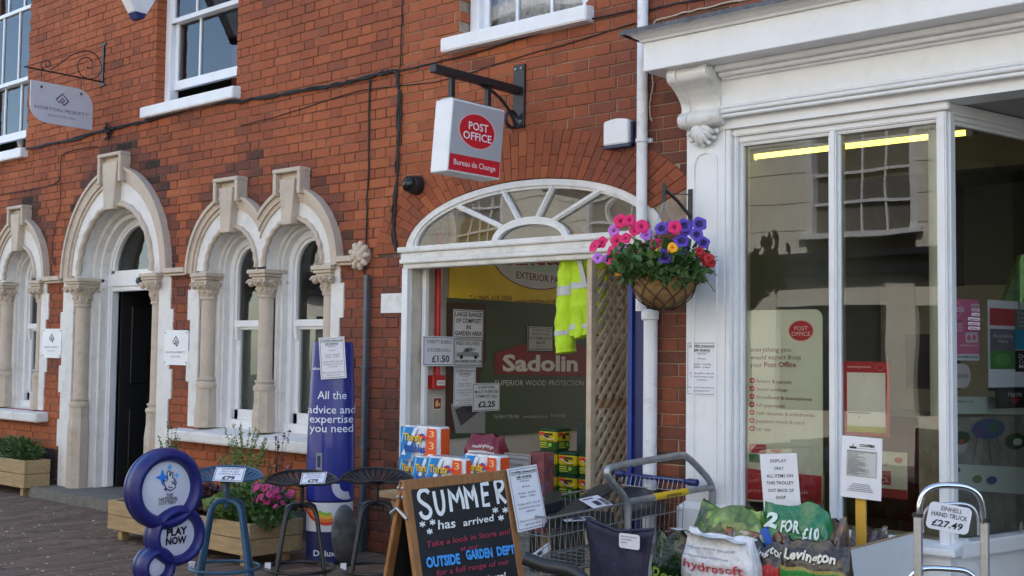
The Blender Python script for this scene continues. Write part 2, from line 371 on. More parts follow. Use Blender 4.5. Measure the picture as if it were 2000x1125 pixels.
JOB = [('o', .008, .0025, 'black'), ('t', 'COOPERS (Halesworth)', .07, .93, .10, .04, 'black', .02), ('r', .07, .112, .93, .118, 'black'), ('t', 'Job vacancy', .24, .76, .175, .045, 'black', .02), ('r', .24, .19, .76, .196, 'black'),
       ('t', 'Full time', .36, .64, .24, .03, 'black'), ('t', '40 hours', .37, .63, .33, .03, 'black'), ('t', 'Monday - Saturday', .2, .8, .43, .03, 'black'), ('t', '8.00am - 5.30pm', .24, .76, .485, .03, 'black'),
       ('t', 'Sunday off & 1 day off', .12, .88, .60, .03, 'black'), ('t', 'during the week to be', .14, .86, .66, .03, 'black'), ('t', 'confirmed', .34, .66, .72, .03, 'black'),
       ('t', 'Please ask at the till for an', .08, .92, .86, .03, 'black', 0, .25), ('t', 'application form', .24, .76, .92, .03, 'black', 0, .25)]
# ================================================================== ground
gm = MB().add([(-60, -60, -.012), (60, -60, -.012), (60, 60, -.012), (-60, 60, -.012)], [(0, 1, 2, 3)])
ground = gm.build('ground', mat('dark_paving_joint', (.030, .024, .019), .95, .4, 20, .5, 80)); ground['kind'] = 'structure'
PAVM = []
for k in range(6):
    t = .8+.09*k
    PAVM.append(mat('clay_paver_%d' % k, (.146*t, .094*t, .062*t*(1.03-.01*k)), .85, .22, 14, .5, 120, dirt=(.21, .15, .11), dscale=8, damt=.35))
pv = []
for i in range(-126, 1):
    x = i*.103
    for j in range(-34, 3):
        y = j*.207+(.1035 if i % 2 else 0)
        if -12.9 < x < -1 and -6.6 < y < .05:
            u, v_, z_ = proj((x, y, 0)); vis = -40 < u < 1150 and 930 < v_ < 1165
            pv.append((not vis, z_, x, y))
pv.sort()
def paver_into(mb, x, y):
    d = random.uniform(-.0025, .0025); c = .005; hx, hy = .0487, .1005; tx, ty = random.uniform(-.012, .012), random.uniform(-.006, .006)
    z = lambda a, b: d+a*tx+b*ty
    top = [(-hx+c, -hy+c), (hx-c, -hy+c), (hx-c, hy-c), (-hx+c, hy-c)]; bot = [(-hx, -hy), (hx, -hy), (hx, hy), (-hx, hy)]
    mb.add([(x+a, y+b, z(a, b)) for a, b in top]+[(x+a, y+b, z(a, b)-c) for a, b in bot]+[(x+a, y+b, -.03) for a, b in bot],
           [(0, 1, 2, 3)]+[(4+i, 4+(i+1) % 4, (i+1) % 4, i) for i in range(4)]+[(8+i, 8+(i+1) % 4, 4+(i+1) % 4, 4+i) for i in range(4)])
for hid, z_, x, y in pv[:300]:
    mb = MB(); paver_into(mb, x, y); mb.build('paver', random.choice(PAVM), ground)
rest = [MB() for _ in PAVM]
for hid, z_, x, y in pv[300:]: paver_into(random.choice(rest), x, y)
for mb, m in zip(rest, PAVM): mb.build('paving', m, ground, kind='stuff')
MB().box(-13.2, -1, -.0, .6, -.3, -.02).build('paving_bed', 'concrete', ground)
# the road side behind the camera
rd = MB().add([(-60, -9.2, .004), (60, -9.2, .004), (60, -6.75, .004), (-60, -6.75, .004)], [(0, 1, 2, 3)]).build('road', mat('asphalt', (.05, .05, .052), .9, .3, 30, .5, 200)); rd['kind'] = 'structure'

# ================================================================== the brick terrace
bld = thing('brick_building', (-8, .1, 0), 'red brick terrace with white arched windows, sash windows above and an arched passage', 'building')
ZS = 2.18
A_DOOR = dict(cx=-10.29, r=.655, a=.96, ap=1.06, zb=.0, zs=2.19)
A_T1 = dict(cx=-8.40, r=.35, a=.625, ap=.66, zb=.80, zs=2.16)
A_T2 = dict(cx=-7.565, r=.365, a=.605, ap=.66, zb=.80, zs=2.16)
A_W0 = dict(cx=-12.21, r=.335, a=.62, ap=.69, zb=.83, zs=2.20)
VAL = -7.985
ARCH = [A_DOOR, A_T1, A_T2, A_W0]
RECT = [(-9.697, -8.421, 3.72, 6.2), (-13.52, -12.23, 3.60, 6.2), (-5.74, -4.62, 3.70, 6.2)]
FCX, FA, FB, FZ = -5.14, 1.12, .425, 2.20          # the passage's fanlight: a half ellipse
PX0, PX1 = -6.235, -4.10
RING = .335
def blocked(z, brick=True):
    out = []
    for a in ARCH:
        e = .05 if brick else .02
        if a['zb']-.04 <= z < a['zs']: out.append((a['cx']-a['r']-e-.09, a['cx']+a['r']+e+.09))
        elif z >= a['zs'] and z < a['zs']+a['r']+e:
            h = sqrt((a['r']+e)**2-(z-a['zs'])**2); out.append((a['cx']-h, a['cx']+h))
    if .80 <= z < 2.2: out.append((-8.5, -7.5))
    for x0, x1, z0, z1 in RECT:
        if z0-.02 <= z < z1: out.append((x0, x1) if brick else (x0-.012, x1+.012))
    if z < FZ: out.append((PX0, PX1))
    else:
        b = (FB+RING-.03, FA+RING-.03) if brick else (FB+.02, FA+.02)
        if z < FZ+b[0]: h = b[1]*sqrt(1-((z-FZ)/b[0])**2); out.append((FCX-h, min(FCX+h, PX1+.02) if z < 2.25 else FCX+h))
    if z < 3.2: out.append((-3.80, 5))
    return sorted(out)
def free(z, brick, x0=-15., x1=.5):
    cur = x0; res = []
    for a, b in blocked(z, brick):
        if a > cur: res.append((cur, min(a, x1)))
        cur = max(cur, b)
        if cur >= x1: break
    if cur < x1: res.append((cur, x1))
    return [(a, b) for a, b in res if b-a > .02]
def hood_d(x, z):                          # distance outside the nearest arch hood (soot has collected on the bricks beside it)
    d = 9
    for a in ARCH:
        dz = z-a['zs']; rr = a['a']*(1+.06*max(0, dz)/a['a'])
        if dz > -.02: d = min(d, sqrt((x-a['cx'])**2+dz*dz*.84)-rr)
        kx = abs(x-a['cx']); kt = a['zs']+a['ap']+.14
        if kx < .3 and dz > 0: d = min(d, max(abs(x-a['cx'])-.24, z-kt))
    return d
def tone(x, z, w):
    t = random.gauss(.64, .06)
    if z > 2.9: t += .08
    n = mnoise.noise(V((x*.45, 3.1, z*.6)))
    t += .19*n
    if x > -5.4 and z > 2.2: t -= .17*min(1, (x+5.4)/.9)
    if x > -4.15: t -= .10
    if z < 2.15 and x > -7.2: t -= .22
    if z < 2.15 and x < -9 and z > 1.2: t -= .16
    d = hood_d(x, z)
    if d < .13: t -= random.uniform(.22, .5)*(1 if d < .07 else .5)
    for a, b, z0, z1 in RECT:                  # stains of rusty run-off below the sills
        if a-.15 < x < b+.15 and z0-.75 < z < z0-.08: t -= .20*max(0, mnoise.noise(V((x*1.7, 9, z*1.2)))+.35)
    if 2.95 < z < 3.68 and x < -6.6: t -= max(0, .09+.22*mnoise.noise(V((x*.9, 4, z*1.6))))*min(1, (3.68-z)/.1)
    if random.random() < .02: t -= random.uniform(.1, .3)
    if z < .42 and x < -11.0: t = .05
    return max(.02, min(1.05, t))
CH = .075
bricks = []
def add_brick(x0, x1, z0, z1): bricks.append((x0, x1, z0, z1))
for c in range(0, 88):
    z0 = c*CH+.0028; z1 = (c+1)*CH-.0028; zm = (z0+z1)/2
    for (a, b) in free(zm, True):
        x = -15.2+(0 if c % 2 else .169); k = 0
        while x < b:
            wd = .2220 if k % 2 == 0 else .1120
            e0, e1 = x, x+wd
            x += wd+.0070; k += 1
            e0 += random.uniform(-.004, .004); e1 += random.uniform(-.003, .003)
            s0, s1 = max(e0, a+.002), min(e1, b-.002)
            if s1-s0 > .035: add_brick(s0, s1, z0, z1)
def brick_into(mb, x0, x1, z0, z1, t):
    j = lambda: random.uniform(-.002, .002); y = random.uniform(-.0035, .0025); c = .0045
    fr_ = [(x0+c+j(), z0+c+j()), (x1-c+j(), z0+c+j()), (x1-c+j(), z1-c+j()), (x0+c+j(), z1-c+j())]; ou = [(x0, z0), (x1, z0), (x1, z1), (x0, z1)]
    mb.add([(a, y+random.uniform(-.001, .001), b) for a, b in fr_]+[(a, y+c, b) for a, b in ou]+[(a, .10, b) for a, b in ou],
           [(0, 1, 2, 3)]+[(4+i, 4+(i+1) % 4, (i+1) % 4, i) for i in range(4)]+[(8+i, 8+(i+1) % 4, 4+(i+1) % 4, 4+i) for i in range(4)], t)
def bk(b):
    u, v_, z_ = proj(((b[0]+b[1])/2, 0, (b[2]+b[3])/2)); ok = 0 < u < 2000 and 0 < v_ < 1000
    if 842 < u < 980 and 190 < v_ < 345: ok = False
    if u > 1238 and u < 1268: ok = False
    return (not ok, -(b[1]-b[0])/z_**2)
# voussoirs of the rubbed brick arch over the passage
vous = []
def ell(t, e): return FCX+(FA+e)*cos(t), FZ+(FB+e)*sin(t)
ts = [pi]; 
while ts[-1] > 0:
    t = ts[-1]; ds = sqrt(((FA+.17)*sin(t))**2+((FB+.17)*cos(t))**2); ts.append(t-.070/ds)
for i in range(len(ts)-1):
    t0, t1 = ts[i], ts[i+1]
    if cos(t1) > .93: continue
    cuts = [.012, RING*.5, RING] if i % 2 else ([.012, RING*.28, RING*.74, RING])
    for e0, e1 in zip(cuts[:-1], cuts[1:]): vous.append((t0-.0016, t1+.0016, e0+.001, e1-.001))
bricks.sort(key=bk)
NV = len(vous)
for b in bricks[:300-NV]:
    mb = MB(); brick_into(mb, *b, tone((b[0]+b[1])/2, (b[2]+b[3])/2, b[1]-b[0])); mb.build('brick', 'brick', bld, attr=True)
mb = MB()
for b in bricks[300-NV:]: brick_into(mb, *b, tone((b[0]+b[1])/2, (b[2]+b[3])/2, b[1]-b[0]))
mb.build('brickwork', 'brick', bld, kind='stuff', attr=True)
for t0, t1, e0, e1 in vous:
    a, b, c, d = ell(t0, e0), ell(t1, e0), ell(t1, e1), ell(t0, e1)
    y = -.007+random.uniform(-.0015, .0015); k = .0035
    mx_, mz = (a[0]+c[0])/2, (a[1]+c[1])/2
    sh = lambda p: (p[0]+(mx_-p[0])*.05, p[1]+(mz-p[1])*.03)
    tt = random.gauss(.66, .07)-(.2*min(1, max(0, (mx_+5.2)/.9)))-(.12 if mx_ < -6.1 else 0)
    mb = MB().add([(p[0], y, p[1]) for p in map(sh, (a, b, c, d))]+[(p[0], y+k, p[1]) for p in (a, b, c, d)]+[(p[0], .11, p[1]) for p in (a, b, c, d)],
                  [(0, 1, 2, 3)]+[(4+i, 4+(i+1) % 4, (i+1) % 4, i) for i in range(4)]+[(8+i, 8+(i+1) % 4, 4+(i+1) % 4, 4+i) for i in range(4)], max(.1, tt))
    mb.build('brick', 'brick', bld, attr=True)
ml, mr = MB(), MB()
for c in range(0, 176):
    z0 = c*CH/2; zm = z0+CH/4
    for a, b in free(zm, False):
        if a < -6.33: ml.box(a, min(b, -6.33), .0075, .24, z0, z0+CH/2)
        if b > -6.33: mr.box(max(a, -6.33), b, .0075, .24, z0, z0+CH/2)
ml.build('mortar_wall', 'mortar', bld); mr.build('mortar_wall', 'mortar_pale', bld)
# body of the terrace behind the facade: rooms, floors, back and roof keep the sun out
core = MB()
core.box(-15, -6.42, 7.8, 8.0, 0, 8.2); core.box(-4.02, 4, 7.8, 8.0, 0, 8.2); core.box(-6.42, -4.02, 7.8, 8.0, 3.18, 8.2); core.box(-15.2, -15, .25, 8, 0, 8.2); core.box(4, 4.2, .25, 8, 0, 8.2)  # unseen gap behind the passage, opened to let sky light in
core.box(-15.2, 4.2, -.1, 8.2, 8.2, 8.4); core.box(-15, 4.2, .02, .24, 6.6, 8.2); core.box(.5, 4.2, .02, .24, 3.2, 6.6)
core.box(-15, 4, .25, 7.8, 3.18, 3.32)                    # first floor
core.box(-6.42, -6.32, .25, 7.8, 0, 3.18)                 # passage, left wall core
core.build('shell', 'room', bld)
for x0, x1, z0, z1 in RECT:                                # rooms upstairs
    MB().box(x0-.5, x1+.5, 2.6, 2.7, 3.33, 6.5).box(x0-.6, x0-.5, .26, 2.7, 3.33, 6.5).box(x1+.5, x1+.6, .26, 2.7, 3.33, 6.5).box(x0-.5, x1+.5, .26, 2.7, 6.5, 6.6).build('room', 'room', bld)
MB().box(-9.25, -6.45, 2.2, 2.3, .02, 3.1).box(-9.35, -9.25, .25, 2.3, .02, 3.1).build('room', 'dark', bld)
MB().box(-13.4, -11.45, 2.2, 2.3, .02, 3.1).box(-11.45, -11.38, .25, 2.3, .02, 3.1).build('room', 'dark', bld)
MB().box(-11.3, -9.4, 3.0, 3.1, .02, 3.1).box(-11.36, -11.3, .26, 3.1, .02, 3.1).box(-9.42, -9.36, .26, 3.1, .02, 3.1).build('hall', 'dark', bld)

def semi(cx, zs, r, n=28, zb=None):
    pts = [(cx-r*cos(pi*i/n), zs+r*sin(pi*i/n)) for i in range(n+1)]
    return ([(cx-r, zb)]+pts+[(cx+r, zb)]) if zb is not None else pts
def pointed(cx, zs, a, ap, n=28):
    e = max(0, (ap*ap-a*a)/(2*a)); R = a+e; th = math.acos(e/R); out = []
    for i in range(n+1):
        if i <= n/2: t = th*i/(n/2); out.append((cx+e-R*cos(t), zs+R*sin(t)))
        else: t = th*(n-i)/(n/2); out.append((cx-e+R*cos(t), zs+R*sin(t)))
    return out
def cut(inn, out, lo, hi):                 # two outlines kept between lo and hi
    keep = [i for i in range(len(inn)) if lo < out[i][0] < hi or lo < inn[i][0] < hi]
    i0, i1 = max(0, keep[0]-1), min(len(inn)-1, keep[-1]+1); f = lambda p: (min(max(p[0], lo), hi), p[1])
    return [f(inn[i]) for i in range(i0, i1+1)], [f(out[i]) for i in range(i0, i1+1)]
def arch(A, lo=-99, hi=99, kw=.21, ktop=.0):
    cx, r, a, ap, zs, zb = A['cx'], A['r'], A['a'], A['ap'], A['zs'], A['zb']; n = 28
    big = r > .5; hw = .15 if big else .115
    n = 72; pt = lambda d, dz=0: pointed(cx, zs+dz, a-d, ap-d, n); ct = lambda i, o: cut(i, o, lo, hi)
    MB().strip(*ct(semi(cx, zs, r+.02, n), pt(hw-.01)), -.022, .12).build('arch_band', 'stone_white', bld, smooth=True)
    h = MB()
    for d0, d1, y in ((hw, hw-.035, -.036), (hw-.035, .03, -.052), (.03, 0, -.072)): h.strip(*ct(pt(d0, -.02), pt(d1, -.02)), y, .05)
    h.build('hood_mould', 'cream', bld, smooth=True); n = 28
    # rope moulding round the opening
    pr = semi(cx, zs, r+.012, 60); rp = MB(); rr = .030 if big else .022
    vs = []; nn = 8
    for i, (x, z) in enumerate(pr):
        rad_ = V((x-cx, 0, z-zs)).normalized()
        for k in range(nn):
            an = 2*pi*k/nn; q = rr*(1+.22*sin(2*an+i*1.35)); p = V((x, -.026, z))+rad_*cos(an)*q+V((0, 1, 0))*sin(an)*q; vs.append(p)
    rp.add(vs, [(i*nn+k, i*nn+(k+1) % nn, (i+1)*nn+(k+1) % nn, (i+1)*nn+k) for i in range(60) for k in range(nn)])
    rp.build('rope_mould', 'cream', bld, smooth='all')
    # stepped reveal, running down to the sill or step
    st = (.0, .085, .17, .245) if big else (.0, .07, .13, .19); dr = (0, .055, .10) if big else (0, .035, .065)
    for k in range(3):
        zl = zb if k else zs-.02; MB().strip(semi(cx, zs, r-dr[k], n, zl), semi(cx, zs, r+.13, n, zl), st[k]-.01+(.03 if k == 1 else 0), st[k+1]-.012+(.03 if k == 0 else 0)).build('reveal_ring', 'stone_white', bld, smooth=True)
    # keystone: a tall head block with a sunk face and a long wedge below
    kt = zs+1.155 if big else zs+.775; wt = .21 if big else .175; wb = .085 if big else .062; zk = zs+r-.045; zh = kt-.29 if big else zs+.56
    hd = MB(); cx -= .02 if big else 0
    hd.box(cx-wt, cx-wt+.04, -.105, .02, zh, kt-.02).box(cx+wt-.04, cx+wt, -.105, .02, zh, kt-.02).box(cx-wt-.004, cx+wt+.004, -.109, .02, kt-.035, kt).box(cx-wt+.04, cx+wt-.04, -.05, .02, zh+.04, kt-.034)
    o = hd.build('keystone', 'cream', bld, bevel=.006)
    f = lambda y: [(cx-wb, y, zk), (cx+wb, y, zk), (cx+wt-.075, y, kt-.085), (cx-wt+.075, y, kt-.085)]
    b_ = f(.02); q = f(-.096)
    MB().add(q+b_, [(0, 1, 2, 3), (4, 7, 6, 5)]+[(i+4, (i+1) % 4+4, (i+1) % 4, i) for i in range(4)]).build('wedge', 'cream', o, bevel=.006)
    for s_ in (-1, 1):                      # shoulders that carry the hood up to the head block
        pass
arch(A_DOOR); arch(A_T1, hi=VAL); arch(A_T2, lo=VAL); arch(A_W0)
# jamb strips beside the openings with toothed block edges
def jamb(x0, x1, zb, zt, side):
    mb = MB().box(x0, x1, -.014, .06, zb, zt); k = 0; z = zb+.12
    while z < zt-.1:
        if k % 2: mb.box(*((x0-.045, x0+.01) if side < 0 else (x1-.01, x1+.045)), -.0135, .05, z, min(z+.27, zt))
        z += .27; k += 1
    mb.build('jamb_blocks', 'stone_white', bld, bevel=.004)
for A in (A_DOOR,):
    jamb(A['cx']-.985, A['cx']-.775, .095, 2.17, -1); jamb(A['cx']+.775, A['cx']+.965, .095, 2.17, 1)
jamb(A_T1['cx']-.605, A_T1['cx']-.475, .80, 2.15, -1); jamb(A_T2['cx']+.475, A_T2['cx']+.58, .80, 2.15, 1)
jamb(A_W0['cx']+.475, A_W0['cx']+.585, .83, 2.19, 1); jamb(A_W0['cx']-.6, A_W0['cx']-.475, .83, 2.19, -1)
def column(cx, ztop, zring, zbase, cw, sr):
    yc = .05; ch = .27 if cw > .28 else .22; h = cw/2
    ab = MB().box(cx-h, cx+h, yc-h, yc+h, ztop-.035, ztop).box(cx-h+.014, cx+h-.014, yc-h+.014, yc+h-.014, ztop-.06, ztop-.034).box(cx-h+.03, cx+h-.03, yc-h+.03, yc+h-.03, ztop-.085, ztop-.059)
    cap = ab.build('capital', 'cream', bld, bevel=.004)
    zt, zl = ztop-.085, ztop-ch
    bell = MB()
    def fn(u, v_):
        an = 2*pi*u; z = zl+(zt-zl)*v_; r_ = sr*1.02+(h*.98-sr)*v_**1.6
        lob = .5+.5*cos(8*an+(pi if v_ > .5 else 0)); r_ += .016*lob*sin(pi*min(1, v_*1.9 % 1.0))+.010*mnoise.noise(V((an*3, z*40, cx*7)))
        return (cx+r_*cos(an), yc+r_*sin(an), z)
    bell.grid(fn, 40, 12, True); bell.build('carved_leaves', 'cream', cap, smooth='all')
    vol = MB()
    for sx in (-1, 1):
        for sy in (-1, 1):
            c = V((cx+sx*(h-.028), yc+sy*(h-.028), zt-.03)); dirn = V((sx, sy, 0)).normalized(); ax = V((-sy, sx, 0)).normalized()
            pts = [c+(dirn*cos(t)+V((0, 0, 1))*sin(t))*(.034*(1-t/11)) for t in [i*.5 for i in range(19)]]
            vol.tube(pts, [.013-.0004*i for i in range(19)], 6)
            vol.lathe([(0, -.022), (.02, -.02), (.024, 0), (.02, .02), (0, .022)], c, 8, frame((0, 0, 0), V((0, 0, 1)), dirn).to_3x3())
    for an in [i*pi/2 for i in range(4)]:
        c = V((cx+cos(an)*h*.93, yc+sin(an)*h*.93, zt-.025))
        for k in range(5):
            q = 2*pi*k/5; t = V((-sin(an), cos(an), 0)); p = c+t*.018*cos(q)+V((0, 0, .018*sin(q)))
            vol.lathe([(0, -.012), (.010, -.006), (.010, .006), (0, .012)], p, 6)
    for k in range(8):                       # lower leaf tips
        an = 2*pi*(k+.5)/8; c = V((cx+cos(an)*(sr+.02), yc+sin(an)*(sr+.02), zl+(zt-zl)*.42))
        vol.lathe([(0, -.022), (.014, -.008), (.016, .006), (0, .016)], c, 6)
    vol.build('scrolls', 'cream', cap, smooth='all')
    sh = MB().lathe([(sr*1.16, zl-.012), (sr*1.22, zl), (sr*1.16, zl+.012), (sr, zl+.014)], (cx, yc, 0), 24)
    sh.lathe([(sr*1.05, zring+.05), (sr, zring+.10), (sr, zl-.011)], (cx, yc, 0), 24)
    sh.lathe([(sr*1.45, zring-.04), (sr*1.52, zring-.02), (sr*1.45, zring), (sr*1.2, zring+.008), (sr*1.18, zring+.02), (sr*1.34, zring+.03), (sr*1.34, zring+.045), (sr*1.05, zring+.052)], (cx, yc, 0), 24)
    sh.build('column_shaft', 'cream', bld, smooth=True)
    pd = MB(); q = sr*1.42
    pd.lathe([(q*1.12, zbase), (q*1.12, zring-.26), (q*.98, zring-.14), (q*.98, zring-.039)], (cx, yc, 0), 8, Matrix.Rotation(pi/8, 3, 'Z'))
    pd.build('pedestal', 'cream', bld)
for s_ in (-1, 1): column(A_DOOR['cx']+s_*.70, 2.165, .93, .095, .29, .070)
for x in (-8.815, VAL, -7.15): column(x, 2.14, 1.18, .80, .245, .064)
for x in (-12.62, -11.80): column(x, 2.17, 1.2, .83, .245, .064)
# impost string between the arches, and the carved stop at its end
for x0, x1 in ((-9.37, -9.035), (-11.62, -11.28), (-6.985, -6.80)):
    MB().box(x0, x1, -.05, .02, 2.13, 2.155).box(x0, x1, -.075, .02, 2.155, 2.20).build('impost_string', 'cream', bld, bevel=.004)
stop = MB(); c0 = V((-6.73, -.045, 2.195))
for ring, (n_, rr, sz) in enumerate(((9, .075, .040), (6, .042, .030), (1, 0, .026))):
    for k in range(n_):
        an = 2*pi*k/n_+ring*.4; c = c0+V((rr*cos(an), -.018*ring, rr*sin(an))); R = Matrix.Rotation(-an, 3, 'Y')
        stop.lathe([(0, -sz), (sz*.5, -sz*.75), (sz*.72, 0), (sz*.5, sz*.75), (0, sz)], c, 8, R @ Matrix.Rotation(pi/2, 3, 'Y'))
stop.lathe([(0, -.075), (.07, -.05), (.09, 0), (.07, .05), (0, .075)], (-6.73, -.005, 2.195), 14)
stop.build('carved_stop', 'cream', bld, smooth='all')
# sills of the arched windows, the doorstep, black plinth
for x0, x1, zt in ((-9.15, -6.93, .80), (-13.0, -11.53, .835)):
    MB().hexa([(x0, -.13, zt-.12), (x1, -.13, zt-.12), (x1, .2, zt-.12), (x0, .2, zt-.12), (x0, -.13, zt-.035), (x1, -.13, zt-.035), (x1, .2, zt+.005), (x0, .2, zt+.005)]).build('sill', 'stone_white', bld, bevel=.012, seg=2)
MB().box(-11.36, -9.26, -.27, .5, -.02, .095).build('doorstep', 'concrete', bld, bevel=.012, seg=2)
for x0, x1, z1 in ((-15, -11.37, .40), (-9.22, -6.95, .22)): MB().box(x0, x1, -.03, .01, 0, z1).build('plinth', mat('black_painted_plinth', (.018, .018, .02), .7, .4, 9, .4, 60), bld, bevel=.006)
# arched sash windows
def arched_sash(A):
    cx, zs, zb = A['cx'], A['zs'], A['zb']; r = A['r']-.065; mz = 1.70
    w_ = MB().strip(semi(cx, zs, r-.055, 28, zb+.02), semi(cx, zs, r+.02, 28, zb+.02), .175, .25).box(cx-r, cx+r, .165, .25, zb, zb+.075)
    win = w_.build('window', 'white', bld, smooth=True)
    MB().box(cx-r+.04, cx+r-.04, .19, .245, mz-.025, mz+.03).strip(semi(cx, zs, r-.085, 28, mz), semi(cx, zs, r-.05, 28, mz), .195, .24).build('upper_sash', 'white', win)
    MB().box(cx-r+.04, cx-r+.105, .215, .262, zb+.07, mz).box(cx+r-.105, cx+r-.04, .215, .262, zb+.07, mz).box(cx-r+.04, cx+r-.04, .215, .262, zb+.07, zb+.16).box(cx-r+.04, cx+r-.04, .215, .262, mz-.05, mz-.012).build('lower_sash', 'white', win, bevel=.004)
    for s_ in (-1, 1):
        x = cx+s_*(r-.085); MB().hexa([(x-.017, .192, mz-.14), (x+.017, .192, mz-.14), (x+.017, .24, mz-.14), (x-.017, .24, mz-.14), (x-.02, .178, mz-.02), (x+.02, .178, mz-.02), (x+.02, .24, mz-.02), (x-.02, .24, mz-.02)]).build('sash_horn', 'white', win, bevel=.005)
    pl = [(p[0], p[1]) for p in semi(cx, zs, r-.07, 28, mz)]
    MB().add([(x, .222, z) for x, z in pl], [tuple(range(len(pl)))[::-1]]).build('pane', 'glass', win)
    MB().add([(cx-r+.1, .24, zb+.1), (cx+r-.1, .24, zb+.1), (cx+r-.1, .24, mz-.03), (cx-r+.1, .24, mz-.03)], [(0, 1, 2, 3)]).build('pane', 'glass', win)
    MB().box(cx-r+.04, cx+r-.04, .30, .305, zb+.1, mz-.02).build('blind', mat('obscured_film', (.19, .25, .25), .5, .08, 3), win)
for A in (A_T1, A_T2, A_W0): arched_sash(A)
# doorway: frame, fanlight, open black door
dc, dz = A_DOOR['cx'], A_DOOR['zs']; r = .56
dr_ = MB().strip(semi(dc, dz, r-.05, 28, .10), semi(dc, dz, r+.03, 28, .10), .235, .33).box(dc-r, dc+r, .23, .33, dz-.10, dz+.02).build('door_frame', 'white', bld, smooth=True)
MB().strip(semi(dc, dz+.03, r-.10, 28), semi(dc, dz+.03, r-.05, 28), .245, .30).box(dc-r+.05, dc+r-.05, .245, .30, dz+.015, dz+.055).build('fanlight_bead', 'white', dr_, smooth=True)
pl = semi(dc, dz+.03, r-.08, 28); MB().add([(x, .28, z) for x, z in pl], [tuple(range(len(pl)))[::-1]]).build('pane', 'glass', dr_)
MB().box(dc-r+.035, dc-r+.065, .245, .32, .10, dz-.09).box(dc+r-.065, dc+r-.035, .245, .32, .10, dz-.09).box(dc-r+.065, dc+r-.065, .245, .32, dz-.15, dz-.1).build('door_lining', 'white', dr_, bevel=.006)
blk = mat('black_gloss_paint', (.008, .008, .009), .35, .2, 9)
ang = rad(78); T = frame((dc-r+.115, .33, .12), (cos(ang), sin(ang), 0), (0, 0, 1))
door = MB(T).box(0, .86, 0, 1.92, -.045, 0).build('door', blk, bld)
for (u0, u1, v0, v1) in ((.1, .39, .15, .75), (.47, .76, .15, .75), (.1, .39, 1.0, 1.78), (.47, .76, 1.0, 1.78)):
    MB(T).prism([(u0, v0), (u1, v0), (u1, v1), (u0, v1)], 0, .012).build('panel', blk, door, bevel=.006)
MB(T).box(.28, .58, .84, .91, 0, .012).build('letter_plate', mat('dull_brass', (.06, .05, .03), .4, .2, 20, metal=.8), door)
MB().lathe([(0, -.035), (.03, -.03), (.038, 0), (.03, .02), (0, .025)], (dc+.05, .215, dz-.06), 14, Matrix.Rotation(pi/2, 3, 'X')).build('door_buzzer', 'black_plastic', dr_, smooth=True)

# upstairs sash windows
def upsash(x0, x1, zb, lift, panes, curtain=None, red=None):
    y = .095; zt = 6.15; mz = zb+.79
    win = MB().box(x0, x0+.085, y, y+.1, zb, zt).box(x1-.085, x1, y, y+.1, zb, zt).box(x0, x1, y-.012, y+.1, zb-.0, zb+.035).build('window', 'white', bld, bevel=.005)
    MB().hexa([(x0-.12, -.085, zb-.10), (x1+.07, -.085, zb-.10), (x1+.07, y, zb-.10), (x0-.12, y, zb-.10), (x0-.12, -.085, zb), (x1+.07, -.085, zb), (x1+.07, y, zb+.018), (x0-.12, y, zb+.018)]).build('sill', 'white', win, bevel=.008, seg=2)
    a, b = x0+.085, x1-.085
    def sash(z0, z1, yy, bot, top):
        m = MB().box(a, a+.05, yy, yy+.04, z0, z1).box(b-.05, b, yy, yy+.04, z0, z1).box(a, b, yy-.003, yy+.043, z0, z0+bot).box(a, b, yy-.003, yy+.043, z1-top, z1)
        for t in panes: xx = a+(b-a)*t; m.box(xx-.011, xx+.011, yy+.004, yy+.036, z0+bot, z1-top)
        s_ = m.build('sash', 'white', win, bevel=.003)
        MB().add([(a+.02, yy+.02, z0+.02), (b-.02, yy+.02, z0+.02), (b-.02, yy+.02, z1-.02), (a+.02, yy+.02, z1-.02)], [(0, 1, 2, 3)]).build('pane', 'glass', s_)
    sash(zb+lift, mz+lift*.25, y+.05, .085, .04); sash(mz-.03+lift*.2, mz+.85, y+.005, .045, .04); sash(mz+.81, zt, y+.05, .04, .05)
    if curtain:
        c = MB(); c.grid(lambda u, v_: (a+(b-a)*u, y+.16+.014*sin(u*58+2*sin(u*9))+.006*sin(u*131), zb+.04+1.9*v_), 110, 4)
        c.build('net_curtain', curtain, win, smooth='all')
    return win
w2 = upsash(-9.697, -8.421, 3.72, .17, (.36,))
w0 = upsash(-13.52, -12.23, 3.60, .18, (.33, .67))
w3 = upsash(-5.74, -4.62, 3.70, .0, (.33, .66), curtain=mat('net_lace', (.62, .62, .68), .9, .3, 30, dirt=(.25, .25, .3), dscale=22, damt=.8))
MB().box(-9.3, -8.75, .55, .62, 3.62, 4.35).build('chair_back', mat('dark_red_cloth', (.13, .018, .012), .8, .2, 9), w2, bevel=.02)
MB().box(-8.77, -8.73, .53, .66, 3.4, 4.4).build('chair_post', 'aframe', w2)
for x in (-13.0, -12.55): MB().lathe([(0, 0), (.06, 0), (.075, .1), (.03, .13), (.05, .2), (0, .24)], (x, .32, 3.62), 10).build('ornament', 'stone_white', w0, smooth=True)
MB().box(-13.5, -12.25, .22, .45, 3.58, 3.615).build('window_board', 'timber', w0)

